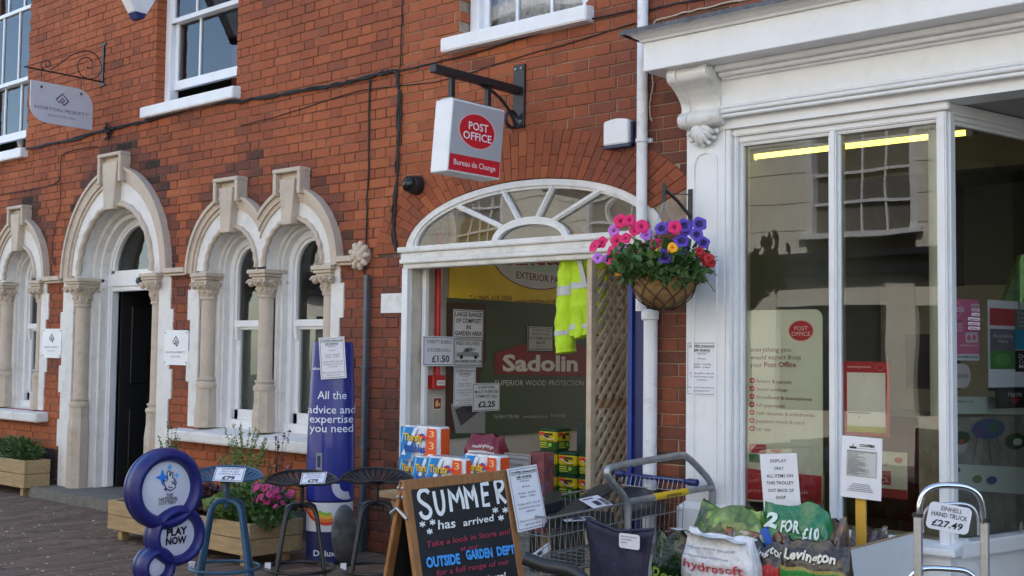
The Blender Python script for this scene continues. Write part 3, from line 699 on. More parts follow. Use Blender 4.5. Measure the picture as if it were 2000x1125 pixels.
# passage fanlight and its white transom
fl = MB().strip([(FCX+(FA-.065)*cos(pi-pi*i/40), FZ+.03+(FB-.065)*sin(pi*i/40)) for i in range(41)], [(FCX+(FA+.006)*cos(pi-pi*i/40), FZ+.03+(FB-.024)*sin(pi*i/40)) for i in range(41)], .0, .075)
fl.strip([(FCX+(FA-.085)*cos(pi-pi*i/40), FZ+.03+(FB-.085)*sin(pi*i/40)) for i in range(41)], [(FCX+(FA-.06)*cos(pi-pi*i/40), FZ+.03+(FB-.06)*sin(pi*i/40)) for i in range(41)], .014, .06)
fan = fl.build('fanlight', 'white_old', bld, smooth=True)
HX, HR, HH = -5.085, .335, .135
hb = MB().strip([(HX+(HR-.05)*cos(pi-pi*i/24), FZ+.03+(HH-.03)*sin(pi*i/24)) for i in range(25)], [(HX+HR*cos(pi-pi*i/24), FZ+.03+(HH+.02)*sin(pi*i/24)) for i in range(25)], .004, .06)
hb.build('glazing_bar', 'white_old', fan, smooth=True)
def sp(p0, p1):
    a, b = P(*p0, .015), P(*p1, .015); d = V((b.x-a.x, 0, b.z-a.z)); n_ = V((-d.z, 0, d.x)).normalized()*.017
    A0, B0 = V((a.x, 0, a.z)), V((b.x, 0, b.z)); y0, y1 = V((0, .012, 0)), V((0, .058, 0)); rr = V((0, -.010, 0))
    mb = MB().hexa([A0-n_+y0, B0-n_+y0, B0-n_+y1, A0-n_+y1, A0+n_+y0, B0+n_+y0, B0+n_+y1, A0+n_+y1]); n2 = n_*.45
    mb.hexa([A0-n2+y0+rr, B0-n2+y0+rr, B0-n2+y0, A0-n2+y0, A0+n2+y0+rr, B0+n2+y0+rr, B0+n2+y0, A0+n2+y0]); mb.build('glazing_bar', 'white_old', fan)
for p0, p1 in (((893, 402), (980, 443)), ((982, 372), (1012, 428)), ((1080, 363), (1048, 427)), ((1185, 364), (1078, 432))): sp(p0, p1)
el = [(FCX+(FA-.07)*cos(pi-pi*i/40), FZ+.03+(FB-.07)*sin(pi*i/40)) for i in range(41)]
MB().add([(x, .035, z) for x, z in el], [tuple(range(41))[::-1]]).build('pane', 'glass', fan)
tr = MB().box(-6.30, -4.06, -.06, .09, 2.195, 2.235).box(-6.285, -4.07, -.035, .09, 2.145, 2.196).box(-6.28, -4.07, -.055, .09, 2.115, 2.146).box(-6.27, -4.08, -.025, .09, 2.08, 2.116)
tr.build('transom', 'white_old', fan, bevel=.006, seg=2)
MB().box(-6.285, -6.225, -.02, .10, .0, 2.085).build('door_post', 'white', bld, bevel=.005)
MB().box(-6.205, -6.165, .11, .15, .0, 2.12).build('door_post', 'white', bld, bevel=.005)
# passage inside
PWX = -6.215
MB().box(-6.32, PWX, .02, 7.9, 0, 3.1).build('passage_wall', 'render', bld)
MB().box(-6.4, -3.95, .26, 7.8, 2.95, 3.15).build('passage_ceiling', 'bounce_white', bld)  # unseen ceiling, made white to brighten the passage
MB().box(-4.02, -3.9, .26, 7.8, 0, 3.1).build('passage_wall', 'bounce_white', bld)  # unseen right side, whitened for the same bounce
MB().box(-6.21, -4.03, .06, 7.8, -.02, .006).build('passage_floor', mat('pale_bounce_floor', (.42, .40, .37), .85, .15, 6, .3, 60), bld)  # pale slab added to throw light up the passage wall
bp_ = MB().box(-4.265, -4.235, .0, .05, 0, 2.09).build('door_edge', mat('lit_face_blue', (.012, .04, .26), .4, .15, 8), bld)  # lit face of the blue post, its light put into the colour
MB().box(-4.235, -4.08, .02, .10, 0, 2.09).build('door_post', 'navy', bld, bevel=.004)

# ================================================================== the white shopfront
shop = thing('shopfront', (-2.6, -.1, 0), 'white painted timber shopfront with carved bracket, wide fascia and tall panes', 'shopfront')
MB().box(-3.915, 3.0, -.352, -.05, 3.118, 3.285).build('fascia', 'white', shop, bevel=.004)
c = MB(); prof = [(-.352, 3.285), (-.365, 3.288), (-.37, 3.30), (-.395, 3.315), (-.405, 3.33), (-.435, 3.336)]
for (y0, z0), (y1, z1) in zip(prof[:-1], prof[1:]):
    k0, k1 = -(y0+.352), -(y1+.352)
    c.add([(-3.915-k0, y0, z0), (3, y0, z0), (3, y1, z1), (-3.915-k1, y1, z1)], [(0, 1, 2, 3)]); c.add([(-3.915-k0, 0, z0), (-3.915-k0, y0, z0), (-3.915-k1, y1, z1), (-3.915-k1, 0, z1)], [(0, 1, 2, 3)])
c.build('cornice', 'white', shop, smooth=True)
ld = MB(); L = [(-4.03+i*.07) for i in range(102)]
ld.grid(lambda u, v_: (-4.01+7*u, -.452+.452*v_, 3.352+.05*v_+.006*mnoise.noise(V((u*60, v_*3, 0)))), 120, 4)
ld.grid(lambda u, v_: (-4.01+7*u, -.452-.006*mnoise.noise(V((u*80, v_*2, 5))), 3.325+.027*v_-.010*max(0, mnoise.noise(V((u*70, 1, 3))))*(1-v_)), 120, 2)
ld.add([(-4.01, -.452, 3.325), (-4.01, .0, 3.325), (-4.01, 0, 3.40), (-4.01, -.452, 3.352)], [(0, 1, 2, 3)])
ld.build('lead_flashing', 'lead', shop, smooth=True)
MB().box(-3.54, 3, -.125, .2, 2.84, 3.12).build('frieze_board', 'white', shop)
MB().box(-3.52, 3, -.22, -.05, 3.085, 3.1185).box(-3.52, 3, -.18, -.05, 3.06, 3.087).box(-3.52, 3, -.15, -.05, 3.045, 3.062).build('bed_mould', 'white', shop, bevel=.006)
be = MB()
for z, y, r_ in ((2.868, -.135, .014), (2.893, -.130, .010), (2.842, -.125, .012)): be.tube([(-3.56, y, z), (3, y, z)], r_, 10)
be.build('bead_mould', 'white', shop, smooth=True)
MB().box(-3.56, -2.25, -.085, .1, 2.775, 2.84).box(-2.25, 3, -.085, .1, 2.775, 2.84).build('lintel', 'white', shop)
# pilaster with sunk panel and carved bracket
pil = MB().box(-3.795, -3.535, -.075, .05, .62, 2.86).build('pilaster', 'white', shop, bevel=.004)
rim = MB(); inn = [(-3.735, .72)]+[(-3.665-.07*cos(pi*i/14), 2.58+.07*sin(pi*i/14)) for i in range(15)]+[(-3.595, .72)]
rim.strip(inn, [(x+(-.012 if x < -3.665 else .012), z+(.012 if z > 2.58 else 0)) for x, z in inn], -.084, -.07); rim.build('panel_moulding', 'white', pil, smooth=True)
MB().box(-3.83, -3.46, -.115, .05, 0, .60).hexa([(-3.83, -.115, .60), (-3.46, -.115, .60), (-3.46, .05, .60), (-3.83, .05, .60), (-3.80, -.08, .632), (-3.50, -.08, .632), (-3.50, .05, .632), (-3.80, .05, .632)]).build('pilaster_base', 'white', pil, bevel=.004)
con = MB(); cp = []                          # S-shaped console in profile (y, z), 25 cm wide
prof = spline([V((-.05, 2.80)), V((-.13, 2.80)), V((-.165, 2.84)), V((-.15, 2.875)), V((-.12, 2.90)), V((-.13, 2.95)), V((-.19, 3.01)), V((-.27, 3.035)), V((-.325, 3.06)), V((-.335, 3.10)), V((-.31, 3.117))], 5) if False else None
pts = [(-.05, 2.80), (-.13, 2.80), (-.165, 2.84), (-.15, 2.875), (-.125, 2.90), (-.135, 2.945), (-.185, 2.995), (-.23, 3.025), (-.27, 3.05), (-.285, 3.085), (-.275, 3.117)]
pts3 = spline([V((0, y, z)) for y, z in pts], 5)
for x0, x1, off in ((-3.79, -3.735, .012), (-3.735, -3.585, 0), (-3.585, -3.53, .012)):
    vs = [(x0, p.y-off, p.z) for p in pts3]+[(x1, p.y-off, p.z) for p in pts3]; n = len(pts3)
    con.add(vs+[(x0, -.05, 3.117), (x1, -.05, 3.117)], [(i, i+1, n+i+1, n+i) for i in range(n-1)]+[tuple(range(n))[::-1]+(2*n,), tuple(range(n, 2*n))+(2*n+1,)])
cons = con.build('console_bracket', 'white_old', shop, smooth=True)
for x in (-3.792, -3.528):
    for (cy, cz, R0) in ((-.235, 3.07, .045), (-.125, 2.838, .038)):
        MB().tube([(x, cy+R0*(1-t/14)*cos(t), cz+R0*(1-t/14)*sin(t)) for t in [i*.45 for i in range(28)]], .009, 6).build('scroll', 'white_old', cons, smooth=True)
MB().tube([(-3.80, -.125, 2.845), (-3.52, -.125, 2.845)], .045, 14).build('roll', 'white_old', cons, smooth=True)
MB().tube([(-3.80, -.245, 3.075), (-3.52, -.245, 3.075)], .036, 14).build('roll', 'white_old', cons, smooth=True)
lf = MB()                                    # acanthus leaf below the scroll
for k in range(-3, 4):
    a = k*.36; L_ = .115*(1-.06*abs(k))
    pts = [(-3.663+sin(a)*t*L_*.9, -.105-.03*sin(pi*t), 2.805-cos(a)*t*L_) for t in [i/8 for i in range(9)]]
    lf.tube(pts, [.016*sin(pi*min(1, .2+.72*i/8))+.006 for i in range(9)], 8)
for k in range(7):
    a = -1.25+k*.42; lf.lathe([(0, -.016), (.015, -.008), (.017, .004), (0, .016)], (-3.663+sin(a)*.10, -.105, 2.80-cos(a)*.105), 8)
lf.build('carved_leaf', 'white_old', cons, smooth='all')
# window frame: head, jambs, mullions, sill, stall riser
def post(x0, x1, z0, z1, name='mullion'):
    return MB().box(x0, x1, -.005, .07, z0, z1).box(x0+.012, x1-.012, -.032, .0, z0, z1).build(name, 'white', shop, bevel=.008, seg=2)
MB().box(-3.535, -3.50, -.07, .08, .55, 2.78).box(-3.50, -3.475, -.04, .08, .55, 2.75).box(-3.475, -3.455, -.012, .08, .55, 2.72).build('jamb', 'white', shop, bevel=.006, seg=2)
MB().box(-3.50, -2.25, -.055, .08, 2.735, 2.776).box(-3.48, -2.29, -.025, .08, 2.70, 2.736).box(-3.46, -2.31, -.008, .08, 2.682, 2.702).build('head', 'white', shop, bevel=.006, seg=2)
post(-2.93, -2.862, .57, 2.70); post(-2.335, -2.262, .50, 2.74, 'corner_post')
MB().hexa([(-3.5, -.10, .50), (-2.22, -.10, .50), (-2.22, .1, .50), (-3.5, .1, .50), (-3.5, -.10, .535), (-2.22, -.10, .535), (-2.22, .1, .575), (-3.5, .1, .575)]).build('sill', 'white', shop, bevel=.006, seg=2)
MB().box(-3.5, -2.26, -.05, .08, 0, .50).build('stall_riser', 'white', shop)
for x0, x1 in ((-3.462, -2.925), (-2.868, -2.33)):
    MB().add([(x0, .02, .56), (x1, .02, .56), (x1, .02, 2.70), (x0, .02, 2.70)], [(0, 1, 2, 3)]).build('pane', 'glass_flat', shop)
# splayed side of the entrance
SPL = frame((-2.295, .0, 0), (sin(rad(12.5)), cos(rad(12.5)), 0), (0, 0, 1))
MB(SPL).box(.03, 1.9, .48, .56, -.04, .07).build('sill', 'white', shop, bevel=.008, seg=2)
MB(SPL).box(.03, 1.9, .0, .48, -.035, .03).build('stall_riser', 'white', shop)
MB(SPL).box(.03, 1.9, 2.72, 2.78, -.04, .03).box(.03, 1.9, 2.695, 2.722, -.03, .018).box(.03, 1.9, 2.675, 2.697, -.03, .006).build('head', 'white', shop, bevel=.005)
MB(SPL).box(1.84, 1.92, .5, 2.7, -.04, .03).build('mullion', 'white', shop)
MB(SPL).add([(.03, .55, -.01), (1.85, .55, -.01), (1.85, 2.7, -.01), (.03, 2.7, -.01)], [(0, 1, 2, 3)]).build('pane', 'glass_flat', shop)
MB().box(-2.28, -.6, -.02, 2.0, 2.785, 2.83).build('porch_ceiling', mat('grey_porch_paint', (.34, .33, .33), .6, .1, 6), shop)
MB().box(-1.88, -1.0, 1.86, 1.92, .0, 2.78).build('door_leaf', mat('dark_green_shop_door', (.03, .05, .04), .4, .1, 6), shop)
MB().box(-1.0, 3, -.05, .08, 0, .55).box(-1.0, -.92, -.05, 2.0, .0, 2.8).box(.9, 1.0, -.03, .08, .55, 2.75).box(-1.0, 3, -.05, .08, 2.7, 2.80).build('far_bay', 'white', shop)
MB().add([(-.95, .02, .55), (3, .02, .55), (3, .02, 2.72), (-.95, .02, 2.72)], [(0, 1, 2, 3)]).build('pane', 'glass_flat', shop)
# inside of the shop
MB().box(-3.9, 3, 4.4, 4.5, 0, 3.1).box(-3.90, -3.84, .1, 4.5, 0, 3.1).box(-3.9, 3, .1, 4.5, 2.98, 3.1).box(2.9, 3, .1, 4.5, 0, 3.1).build('interior', mat('shop_wall', (.33, .33, .30), .9, .1, 2), shop)
MB().box(-3.9, 3, .1, 4.5, -.005, .02).build('shop_floor', mat('shop_floor', (.06, .055, .05), .6, .2, 4), shop)
MB().box(-3.84, 2.9, 1.7, 1.95, 2.70, 2.98).build('ceiling_beam', 'room', shop)
MB().box(-3.84, -2.31, .08, .85, .48, .52).build('window_bed', mat('window_bed_board', (.10, .03, .03), .6, .2, 5), shop)
MB().lathe([(.052, .52), (.052, 2.98)], (-2.39, .17, 0), 20).build('round_post', mat('pale_green_post_paint', (.52, .55, .48), .5, .06, 4), shop, smooth=True)

# ================================================================== the house across the street, seen in the panes
opp = thing('rendered_building', (-7, -9.7, 0), 'cream rendered house across the street, mirrored in the shop panes', 'building')
oc = mat('cream_render', (.74, .70, .60), .8, .08, 1.5, .2, 30, dirt=(.4, .35, .27), dscale=1.2, damt=.4)
OW = [(-12.2, -10.6), (-8.12, -6.48), (-4.9, -3.4), (-2.0, -.7), (-15.4, -14.1)]
mb = MB(); z = 2.9
while z < 7.6:
    z1 = min(z+.42, 7.6); xs = [-20]
    for a, b in sorted(OW):
        if z1 > 3.25 and z < 5.1: xs += [a, b]
    xs.append(6)
    for i in range(0, len(xs), 2): mb.box(xs[i], xs[i+1], -9.95, -9.70, z+.006, z1-.006)
    z = z1
mb.build('render_course', oc, opp)
MB().box(-20, 6, -16, -9.72, 0, 7.6).build('wall', mat('render_joint', (.33, .29, .22), .9, .2, 3), opp) if False else MB().box(-20, 6, -12, -9.96, 0, 7.6).build('wall', mat('render_joint', (.20, .18, .15), .9, .2, 3), opp)
MB().box(-20.2, 6.2, -12, -9.45, 7.6, 7.85).build('eaves', 'white', opp)
for a, b in OW:
    w_ = MB().box(a, a+.09, -9.85, -9.69, 3.25, 5.1).box(b-.09, b, -9.85, -9.69, 3.25, 5.1).box(a, b, -9.85, -9.69, 5.0, 5.1).box(a-.1, b+.1, -9.85, -9.6, 3.17, 3.25).build('window', 'white', opp)
    g = MB()
    for k in range(1, 4): g.box(a+.09+(b-a-.18)*k/4-.012, a+.09+(b-a-.18)*k/4+.012, -9.83, -9.79, 3.25, 5.0)
    for zz in (3.68, 4.12, 4.56): g.box(a+.09, b-.09, -9.83, -9.78, zz-.02, zz+.02)
    g.build('sash_bars', 'white', w_)
    MB().add([(a, -9.84, 3.25), (b, -9.84, 3.25), (b, -9.84, 5.0), (a, -9.84, 5.0)], [(3, 2, 1, 0)]).build('pane', mat('opposite_pane', (.17, .16, .14), .1, .1, 3), w_)
MB().box(-20, 6, -9.95, -9.55, 2.62, 2.9).box(-20, 6, -9.95, -9.45, 2.86, 2.95).build('shop_fascia', mat('opposite_black_fascia', (.02, .022, .03), .4, .2, 4), opp)
MB().box(-20, 6, -9.95, -9.7, 2.2, 2.62).box(-20, 6, -9.95, -9.68, 0, .7).build('shop_rail', oc, opp)
for k in range(12): MB().box(-19.5+k*2.1, -19.1+k*2.1, -9.95, -9.66, 0, 2.62).build('shop_pier', oc, opp)
MB().box(-20, 6, -9.96, -9.80, .7, 2.2).build('shop_glazing', mat('opposite_shop_glazing', (.03, .03, .035), .08, .3, 2), opp)
fp = MB().box(-40, 40, -9.6, -8.2, -.02, .02).build('pavement', 'concrete'); fp['kind'] = 'structure'

lt = MB()
for _ in range(90):
    p = G(random.uniform(0, 330), random.uniform(985, 1125)); r_ = random.uniform(.004, .012); lt.lathe([(r_, 0), (r_*.7, r_*.5), (0, r_*.6)], (p.x, p.y, .001), 6, sx=random.uniform(.6, 1.5))
lo = lt.build('litter', mat('pale_litter', (.42, .38, .34), .8, .4, 40)); tag(lo, 'tiny pale scraps and petals scattered on the paving', 'litter', kind='stuff')
# ================================================================== things fixed to the wall
# ---- solicitors' hanging sign and its scrolled bracket
NPX = -10.64
br = thing('sign_bracket', (NPX, 0, 4.05), 'thin black wrought iron bracket with curled scrolls above the doorway', 'bracket')
a, b = S(47, 130, NPX), V((NPX, -.01, 4.095))
MB().tube([a, b], .008, 8).build('arm', 'iron', br)
MB().box(NPX-.014, NPX+.014, -.016, .004, 4.07, 4.47).build('wall_plate', 'iron', br)
MB().box(NPX-.045, NPX+.045, -.014, .004, 4.46, 4.485).build('plate_foot', 'iron', br); MB().box(NPX-.045, NPX+.045, -.014, .004, 4.055, 4.08).build('plate_foot', 'iron', br)
def sw(px): return [S(x, y, NPX) for x, y in px]
zz = lambda L: [(x*.26667, y*.26667) for x, y in L]
MB().tube(spline(sw(zz([(325, 515), (300, 480), (318, 450), (352, 446), (368, 470), (350, 492), (335, 472)])), 8), .0055, 6).build('scroll', 'iron', br, smooth=True)
MB().tube(spline(sw(zz([(368, 512), (440, 465), (540, 395), (630, 372), (700, 400), (738, 470), (742, 520)])), 8), .0055, 6).build('scroll', 'iron', br, smooth=True)
MB().tube(spline(sw(zz([(742, 520), (700, 570), (640, 575), (590, 545), (566, 480), (600, 428), (650, 425), (680, 460), (665, 500), (635, 490)])), 8), .0055, 6).build('scroll', 'iron', br, smooth=True)
MB().tube([a, S(200, 92, NPX)], .0025, 5).build('stay_wire', 'iron', br)
yl, yr = S(60, 153, NPX).y, S(180, 220, NPX).y; w_ = yr-yl; zt, zb = S(60, 153, NPX).z, S(181, 255, NPX).z
zt = 3.985; zb = 3.60; h_ = zt-zb
fr = frame((NPX+.008, (yl+yr)/2, (zt+zb)/2), (0, 1, 0), (0, 0, 1))
r_ = .17; out = [(-w_/2, h_/2), (-w_/2, -h_/2+r_)]
out += [(-w_/2+r_-r_*cos(t), -h_/2+r_-r_*sin(t)) for t in [pi/2*i/8 for i in range(1, 9)]]+[(w_/2, -h_/2), (w_/2, h_/2-r_)]
out += [(w_/2-r_+r_*cos(t), h_/2-r_+r_*sin(t)) for t in [pi/2*i/8 for i in range(1, 9)]]
mb = MB(fr); mb.prism(out, -.016, 0)
sg = mb.build('hanging_sign', mat('silver_grey_sign_face', (.50, .50, .56), .4, .04, 5), label='pale grey leaf shaped sign of the solicitors hanging from the scrolled bracket', cat='sign')
dk = (45, 40, 70)
def diamond(cx, cy, s_, asp, col, col2):
    sx, sy = s_, s_*asp; q = lambda L: [(cx+a*sx, cy+b*sy) for a, b in L]; t = .014
    return [('l', q([(-.35, .42), (-1, 0), (0, -1), (1, 0), (.28, .74), (-.28, .10), (0, -.36), (.34, 0), (.1, .3)]), t, col), ('l', q([(.28, .74), (1, 0)]), t, col2)]
printing(sg, fr, w_, h_, diamond(.50, .38, .10, w_/h_, dk, (120, 40, 90))+[('t', 'NORTON PESKETT', .07, .93, .68, .085, (95, 92, 105)), ('t', 'SOLICITORS', .28, .72, .82, .055, (95, 92, 105))])
for px in (81, 159):
    p = S(px, 150, NPX); zb_ = zt+.0; t_ = (p.y-a.y)/(b.y-a.y); ztop = a.z+(b.z-a.z)*t_
    MB().tube([(NPX, p.y, ztop), (NPX, p.y, zt-.05)], .004, 6).build('hanger', 'iron', sg)
    MB().lathe([(0, -.016), (.011, -.008), (.011, .008), (0, .016)], (NPX+.008, p.y, zt-.05), 8).build('hanger_bolt', 'iron', sg)
# ---- name plates either side of the door
for (x0, y0, x1, y1), lb in (((83, 642, 119, 699), 'small white solicitors name plate left of the doorway'), ((320, 645, 367, 713), 'small white solicitors name plate between the doorway and the twin windows')):
    fr, w_, h_ = frF(x0, y0, x1, y1, -.016)
    pl = sheet('name_plate', lb, 'name plate', fr, w_, h_, diamond(.5, .34, .12, 1.35, (70, 68, 75), (70, 68, 75))+[('t', 'NORTON PESKETT', .1, .9, .66, .055, (110, 108, 115)), ('t', 'SOLICITORS', .3, .7, .78, .04, (110, 108, 115))], 'white', .014, rnd=.03)
    for sx in (-1, 1):
        for sy in (-1, 1): MB(fr).lathe([(.007, 0), (.007, .003), (0, .005)], (sx*(w_/2-.022), sy*(h_/2-.022), 0), 8).build('screw_cap', 'grey_pipe', pl)
# ---- corner of an estate agent's projecting sign at the top of the picture
VX = P(281, 20, -.30).x
es = thing('projecting_sign', (VX, -.3, 4.4), 'white tapering projecting sign with a dark blue tip, cut by the top edge', 'sign')
pt = lambda y, z, x: (VX+x, y, z)
def taper(z): return .03+(z-4.42)*.62
for z0, z1, m, nm in ((4.42, 4.475, 'navy', 'tip'), (4.475, 5.2, 'white', 'body')):
    q0, q1 = taper(z0), taper(z1); vs = []
    for z, q in ((z0, q0), (z1, q1)): vs += [(VX-.06, -.36-q*1.0, z), (VX+.06, -.36-q*1.0, z), (VX+.06, -.36+q*.9, z), (VX-.06, -.36+q*.9, z)]
    MB().hexa(vs).build(nm, m, es, bevel=.004)
MB().tube([(VX, -.3, 5.1), (VX, 0, 5.1)], .015).build('bracket', 'iron', es)
fr = frame((VX+.0605, -.38, 4.72), (0, 1, 0), (0, 0, 1))
printing(es, fr, .3, .5, [('t', 'VALE', .28, .82, .40, .07, (40, 60, 75)), ('t', 'LEISURE', .40, .70, .52, .03, (60, 80, 90)), ('t', 'THERAPY', .40, .70, .60, .03, (60, 80, 90))])
# ---- post office box sign
PX = -5.17
pb = thing('sign_bracket', (PX, 0, 3.0), 'heavy black iron bracket with wall plate carrying the grey and red box sign', 'bracket')
MB().box(PX-.05, PX+.05, -.02, .004, 2.99, 3.42).build('wall_plate', 'iron', pb, bevel=.003)
MB().box(PX-.028, PX+.028, -.83, -.02, 3.215, 3.265).build('arm', 'iron', pb, bevel=.003)
for px in (882, 953):
    p = S(px, 180, PX); MB().box(PX-.016, PX+.016, p.y-.016, p.y+.016, 3.06, 3.215).build('hanger', 'iron', pb)
MB().tube(spline([(PX, -.40, 3.215), (PX, -.25, 3.18), (PX, -.12, 3.10), (PX, -.04, 3.0)], 6), .011, 6).build('brace', 'iron', pb, smooth=True)
MB().tube([(PX, -.085+.055*cos(t), 3.035+.055*sin(t)) for t in [.3+i*.35 for i in range(17)]], .012, 6).build('scroll', 'iron', pb, smooth=True)
for z in (3.03, 3.39):
    for x in (-.025, .025): MB().lathe([(.009, 0), (.009, .006), (0, .009)], (PX+x, -.02, z), 8, Matrix.Rotation(pi/2, 3, 'X')).build('bolt', 'steel', pb)
yl, yr = -.745, -.235; zt, zb = 3.065, 2.60; th = .15
sgm = mat('sign_grey_face', (.42, .42, .44), .35, .03, 5)
ps = MB(frame((PX-.01, (yl+yr)/2, zb), (0, 1, 0), (0, 0, 1))); hw_ = (yr-yl)/2; H = zt-zb
ps.prism([(-hw_+.03, H), (-hw_-.012, 0), (hw_-.03, .0), (hw_+.012, H)], -th/2, th/2)
box = ps.build('box_sign', 'white', label='grey box sign with a red oval and red strip on the heavy black bracket', cat='sign', bevel=.006)
fr = frame((PX-.01+th/2+.001, (yl+yr)/2, (zt+zb)/2), (0, 1, 0), (0, 0, 1)); w_ = yr-yl; h_ = H
fc = MB(fr); fc.add([(-w_/2+.042, h_/2-.012, .001), (-w_/2-.002, -h_/2+.012, .001), (w_/2-.04, -h_/2+.012, .001), (w_/2+.002, h_/2-.012, .001)], [(0, 1, 2, 3)]); fc.build('face_panel', sgm, box)
rdc = (200, 22, 38)
printing(box, fr, w_, h_, [('p', [(-.02, .76), (.885, .745), (.915, .975), (-.0, .975)][::-1] if False else [(.0, .975), (.918, .975), (.935, .752), (.022, .752)], rdc), ('e', .50, .39, .335, .245, (235, 190, 190)), ('e', .50, .39, .32, .235, rdc),
    ('t', 'POST', .345, .70, .375, .105, 'white', .015), ('t', 'OFFICE', .245, .76, .515, .105, 'white', .015), ('t', 'Bureau de Change', .085, .84, .895, .075, (235, 215, 215), .01)], lift=.002)
MB().box(PX-.06, PX+.04, yl+.05, yr-.03, zt-.003, zt+.012).build('top_rail', 'steel', box)
# ---- dome camera, alarm box, blank plaque
p = P(802, 360, -.08); cc = thing('security_camera', (p.x, 0, p.z), 'dark grey dome security camera beside the black cables', 'camera')
MB().lathe([(.0, 0), (.068, 0), (.072, .015), (.066, .07), (.058, .085)], (p.x, 0, p.z), 20, Matrix.Rotation(pi/2, 3, 'X')).build('housing', mat('charcoal_plastic', (.02, .02, .022), .45, .1, 9), cc, smooth=True)
Rm = Matrix.Rotation(pi/2, 3, 'X'); MB().lathe([(.058, .0), (.056, .03), (.035, .052), (0, .06)], (p.x-.0, -.083, p.z-.0), 20, Rm).build('dome', mat('smoked_dome', (.012, .012, .013), .15, .1, 9), cc, smooth=True)
MB().tube([(p.x+.03*cos(t), -.128, p.z+.03*sin(t)) for t in [2*pi*i/18 for i in range(18)]], .004, 5, closed=True).build('lens_ring', 'steel', cc)
fr, w_, h_ = frF(1178, 232, 1226, 287, -.065)
al = MB(fr); c_ = [(-w_/2, h_/2-.012)]+[(-w_/2+w_*i/8, h_/2-.012+.014*sin(pi*i/8)) for i in range(1, 8)]+[(w_/2, h_/2-.012), (w_/2, -h_/2+.018), (-w_/2, -h_/2+.018)]
al.prism(c_, -.064, 0); alo = al.build('alarm_box', 'white', label='white burglar alarm box with navy base beside the white drainpipe', cat='alarm box', bevel=.006, seg=2)
MB(fr).box(-w_/2-.0, w_/2+.012, -h_/2-.004, -h_/2+.02, -.064, -.006).box(w_/2-.002, w_/2+.012, -h_/2, h_/2-.02, -.064, -.03).build('base', mat('alarm_navy', (.02, .035, .09), .4, .1, 9), alo, bevel=.003)
fr, w_, h_ = frF(744, 573, 789, 611, -.012)
sheet('wall_plaque', 'small blank white painted plaque on the brick beside the passage post', 'plaque', fr, w_, h_, [], 'white_old', .013)
# ---- drainpipes
x = P(713, 600, -.05).x
gp = thing('drainpipe', (x, -.05, 0), 'dark grey square drainpipe between the twin windows and the passage', 'drainpipe')
MB().box(x-.019, x+.019, -.056, -.012, .35, 2.05).build('pipe', 'grey_pipe', gp, bevel=.006)
MB().box(x-.028, x+.028, -.07, -.008, 0, .36).build('shoe', 'grey_pipe', gp, bevel=.008)
for z in (.75, 1.35): MB().box(x-.03, x+.03, -.06, .0, z, z+.02).build('clip', 'grey_pipe', gp)
x = P(1252, 300, -.055).x; x2 = P(1268, 800, -.06).x; wp = thing('drainpipe', (x, -.06, 0), 'tall white round drainpipe beside the shopfront', 'drainpipe')
MB().tube([(x, -.045, 1.74), (x, -.045, 6.6)], .034, 16).build('upper_pipe', 'pvc', wp, smooth=True)
MB().tube([(x2, -.05, 0), (x2, -.05, 1.73)], .043, 16).build('lower_pipe', 'pvc', wp, smooth=True)
MB().lathe([(.044, 1.68), (.054, 1.69), (.054, 1.735), (.036, 1.75)], (x2-.004, -.05, 0), 16).build('socket', 'pvc', wp, smooth=True)
for z in (2.77, 4.6): MB().lathe([(.036, z), (.041, z+.003), (.041, z+.024), (.036, z+.027)], (x, -.045, 0), 16).box(x-.05, x+.05, -.02, .0, z, z+.027).build('clip', 'pvc', wp)
# ---- cables
def cable(label, px, r=.006, Y=-.012, strands=1, name='cable', amt=.004):
    pts = [P(x, y, Y) for x, y in px]
    t = thing(name, pts[-1], label, 'cable') if strands > 1 else None
    for k in range(strands):
        mb = MB().tube([p+V((random.uniform(-1, 1)*r*(strands-1)*.8, -abs(random.gauss(0, r*.5)), random.uniform(-1, 1)*r*(strands-1)*.8)) for p in sag(pts, amt, 4)], r, 6)
        if t: mb.build('strand', 'cable', t, smooth=True)
        else: o = mb.build(name, 'cable', None, label, 'cable', smooth=True)
    return t or o
main = [(0, 300), (60, 288), (130, 275), (215, 253), (290, 235), (400, 205), (470, 197), (560, 183), (660, 165), (735, 146), (775, 138)]
cable('thick bundle of black cables running under the upstairs sills', main, .009, -.016, 3)
cable('black cable bundle dropping from the corner down to the passage cornice', [(775, 138), (780, 200), (777, 300), (770, 400), (768, 440), (773, 485), (790, 492)], .008, -.016, 4)
cable('thin black cable dropping to the grey drainpipe', [(722, 152), (721, 250), (719, 350), (716, 430), (714, 500), (712, 540)], .007)
cable('thin black cable running down from the top edge to the bundle', [(786, -20), (784, 60), (781, 138)], .005)
cable('thin cable rising under the curtained window to the white pipe', [(781, 138), (850, 122), (930, 103), (1030, 72), (1130, 45), (1240, 18)], .006, -.012)
cable('thin cable lying slack across the bricks behind the heavy black bracket', [(470, 245), (560, 222), (700, 178), (850, 160), (1000, 116), (1120, 82), (1240, 45)], .004, -.006)
cable('black cable loop on the far left bricks above the doorway', [(0, 381), (60, 370), (105, 360), (117, 345), (120, 310), (135, 295), (190, 285)], .005)
cable('thin black cable hanging beside the left of the door arch', [(117, 345), (118, 400), (108, 440), (102, 490), (108, 523)], .004)
cable('black cable above the white cornice at the right', [(1262, 22), (1320, 8), (1420, -10)], .006)
o = cable('thin cream cable looping over the lead flashing', [(1277, 48), (1282, 40), (1300, 34), (1350, 22), (1410, 8), (1470, -4)], .005); o.data.materials[0] = mat('cream_cable', (.5, .43, .33), .6, .1, 10)
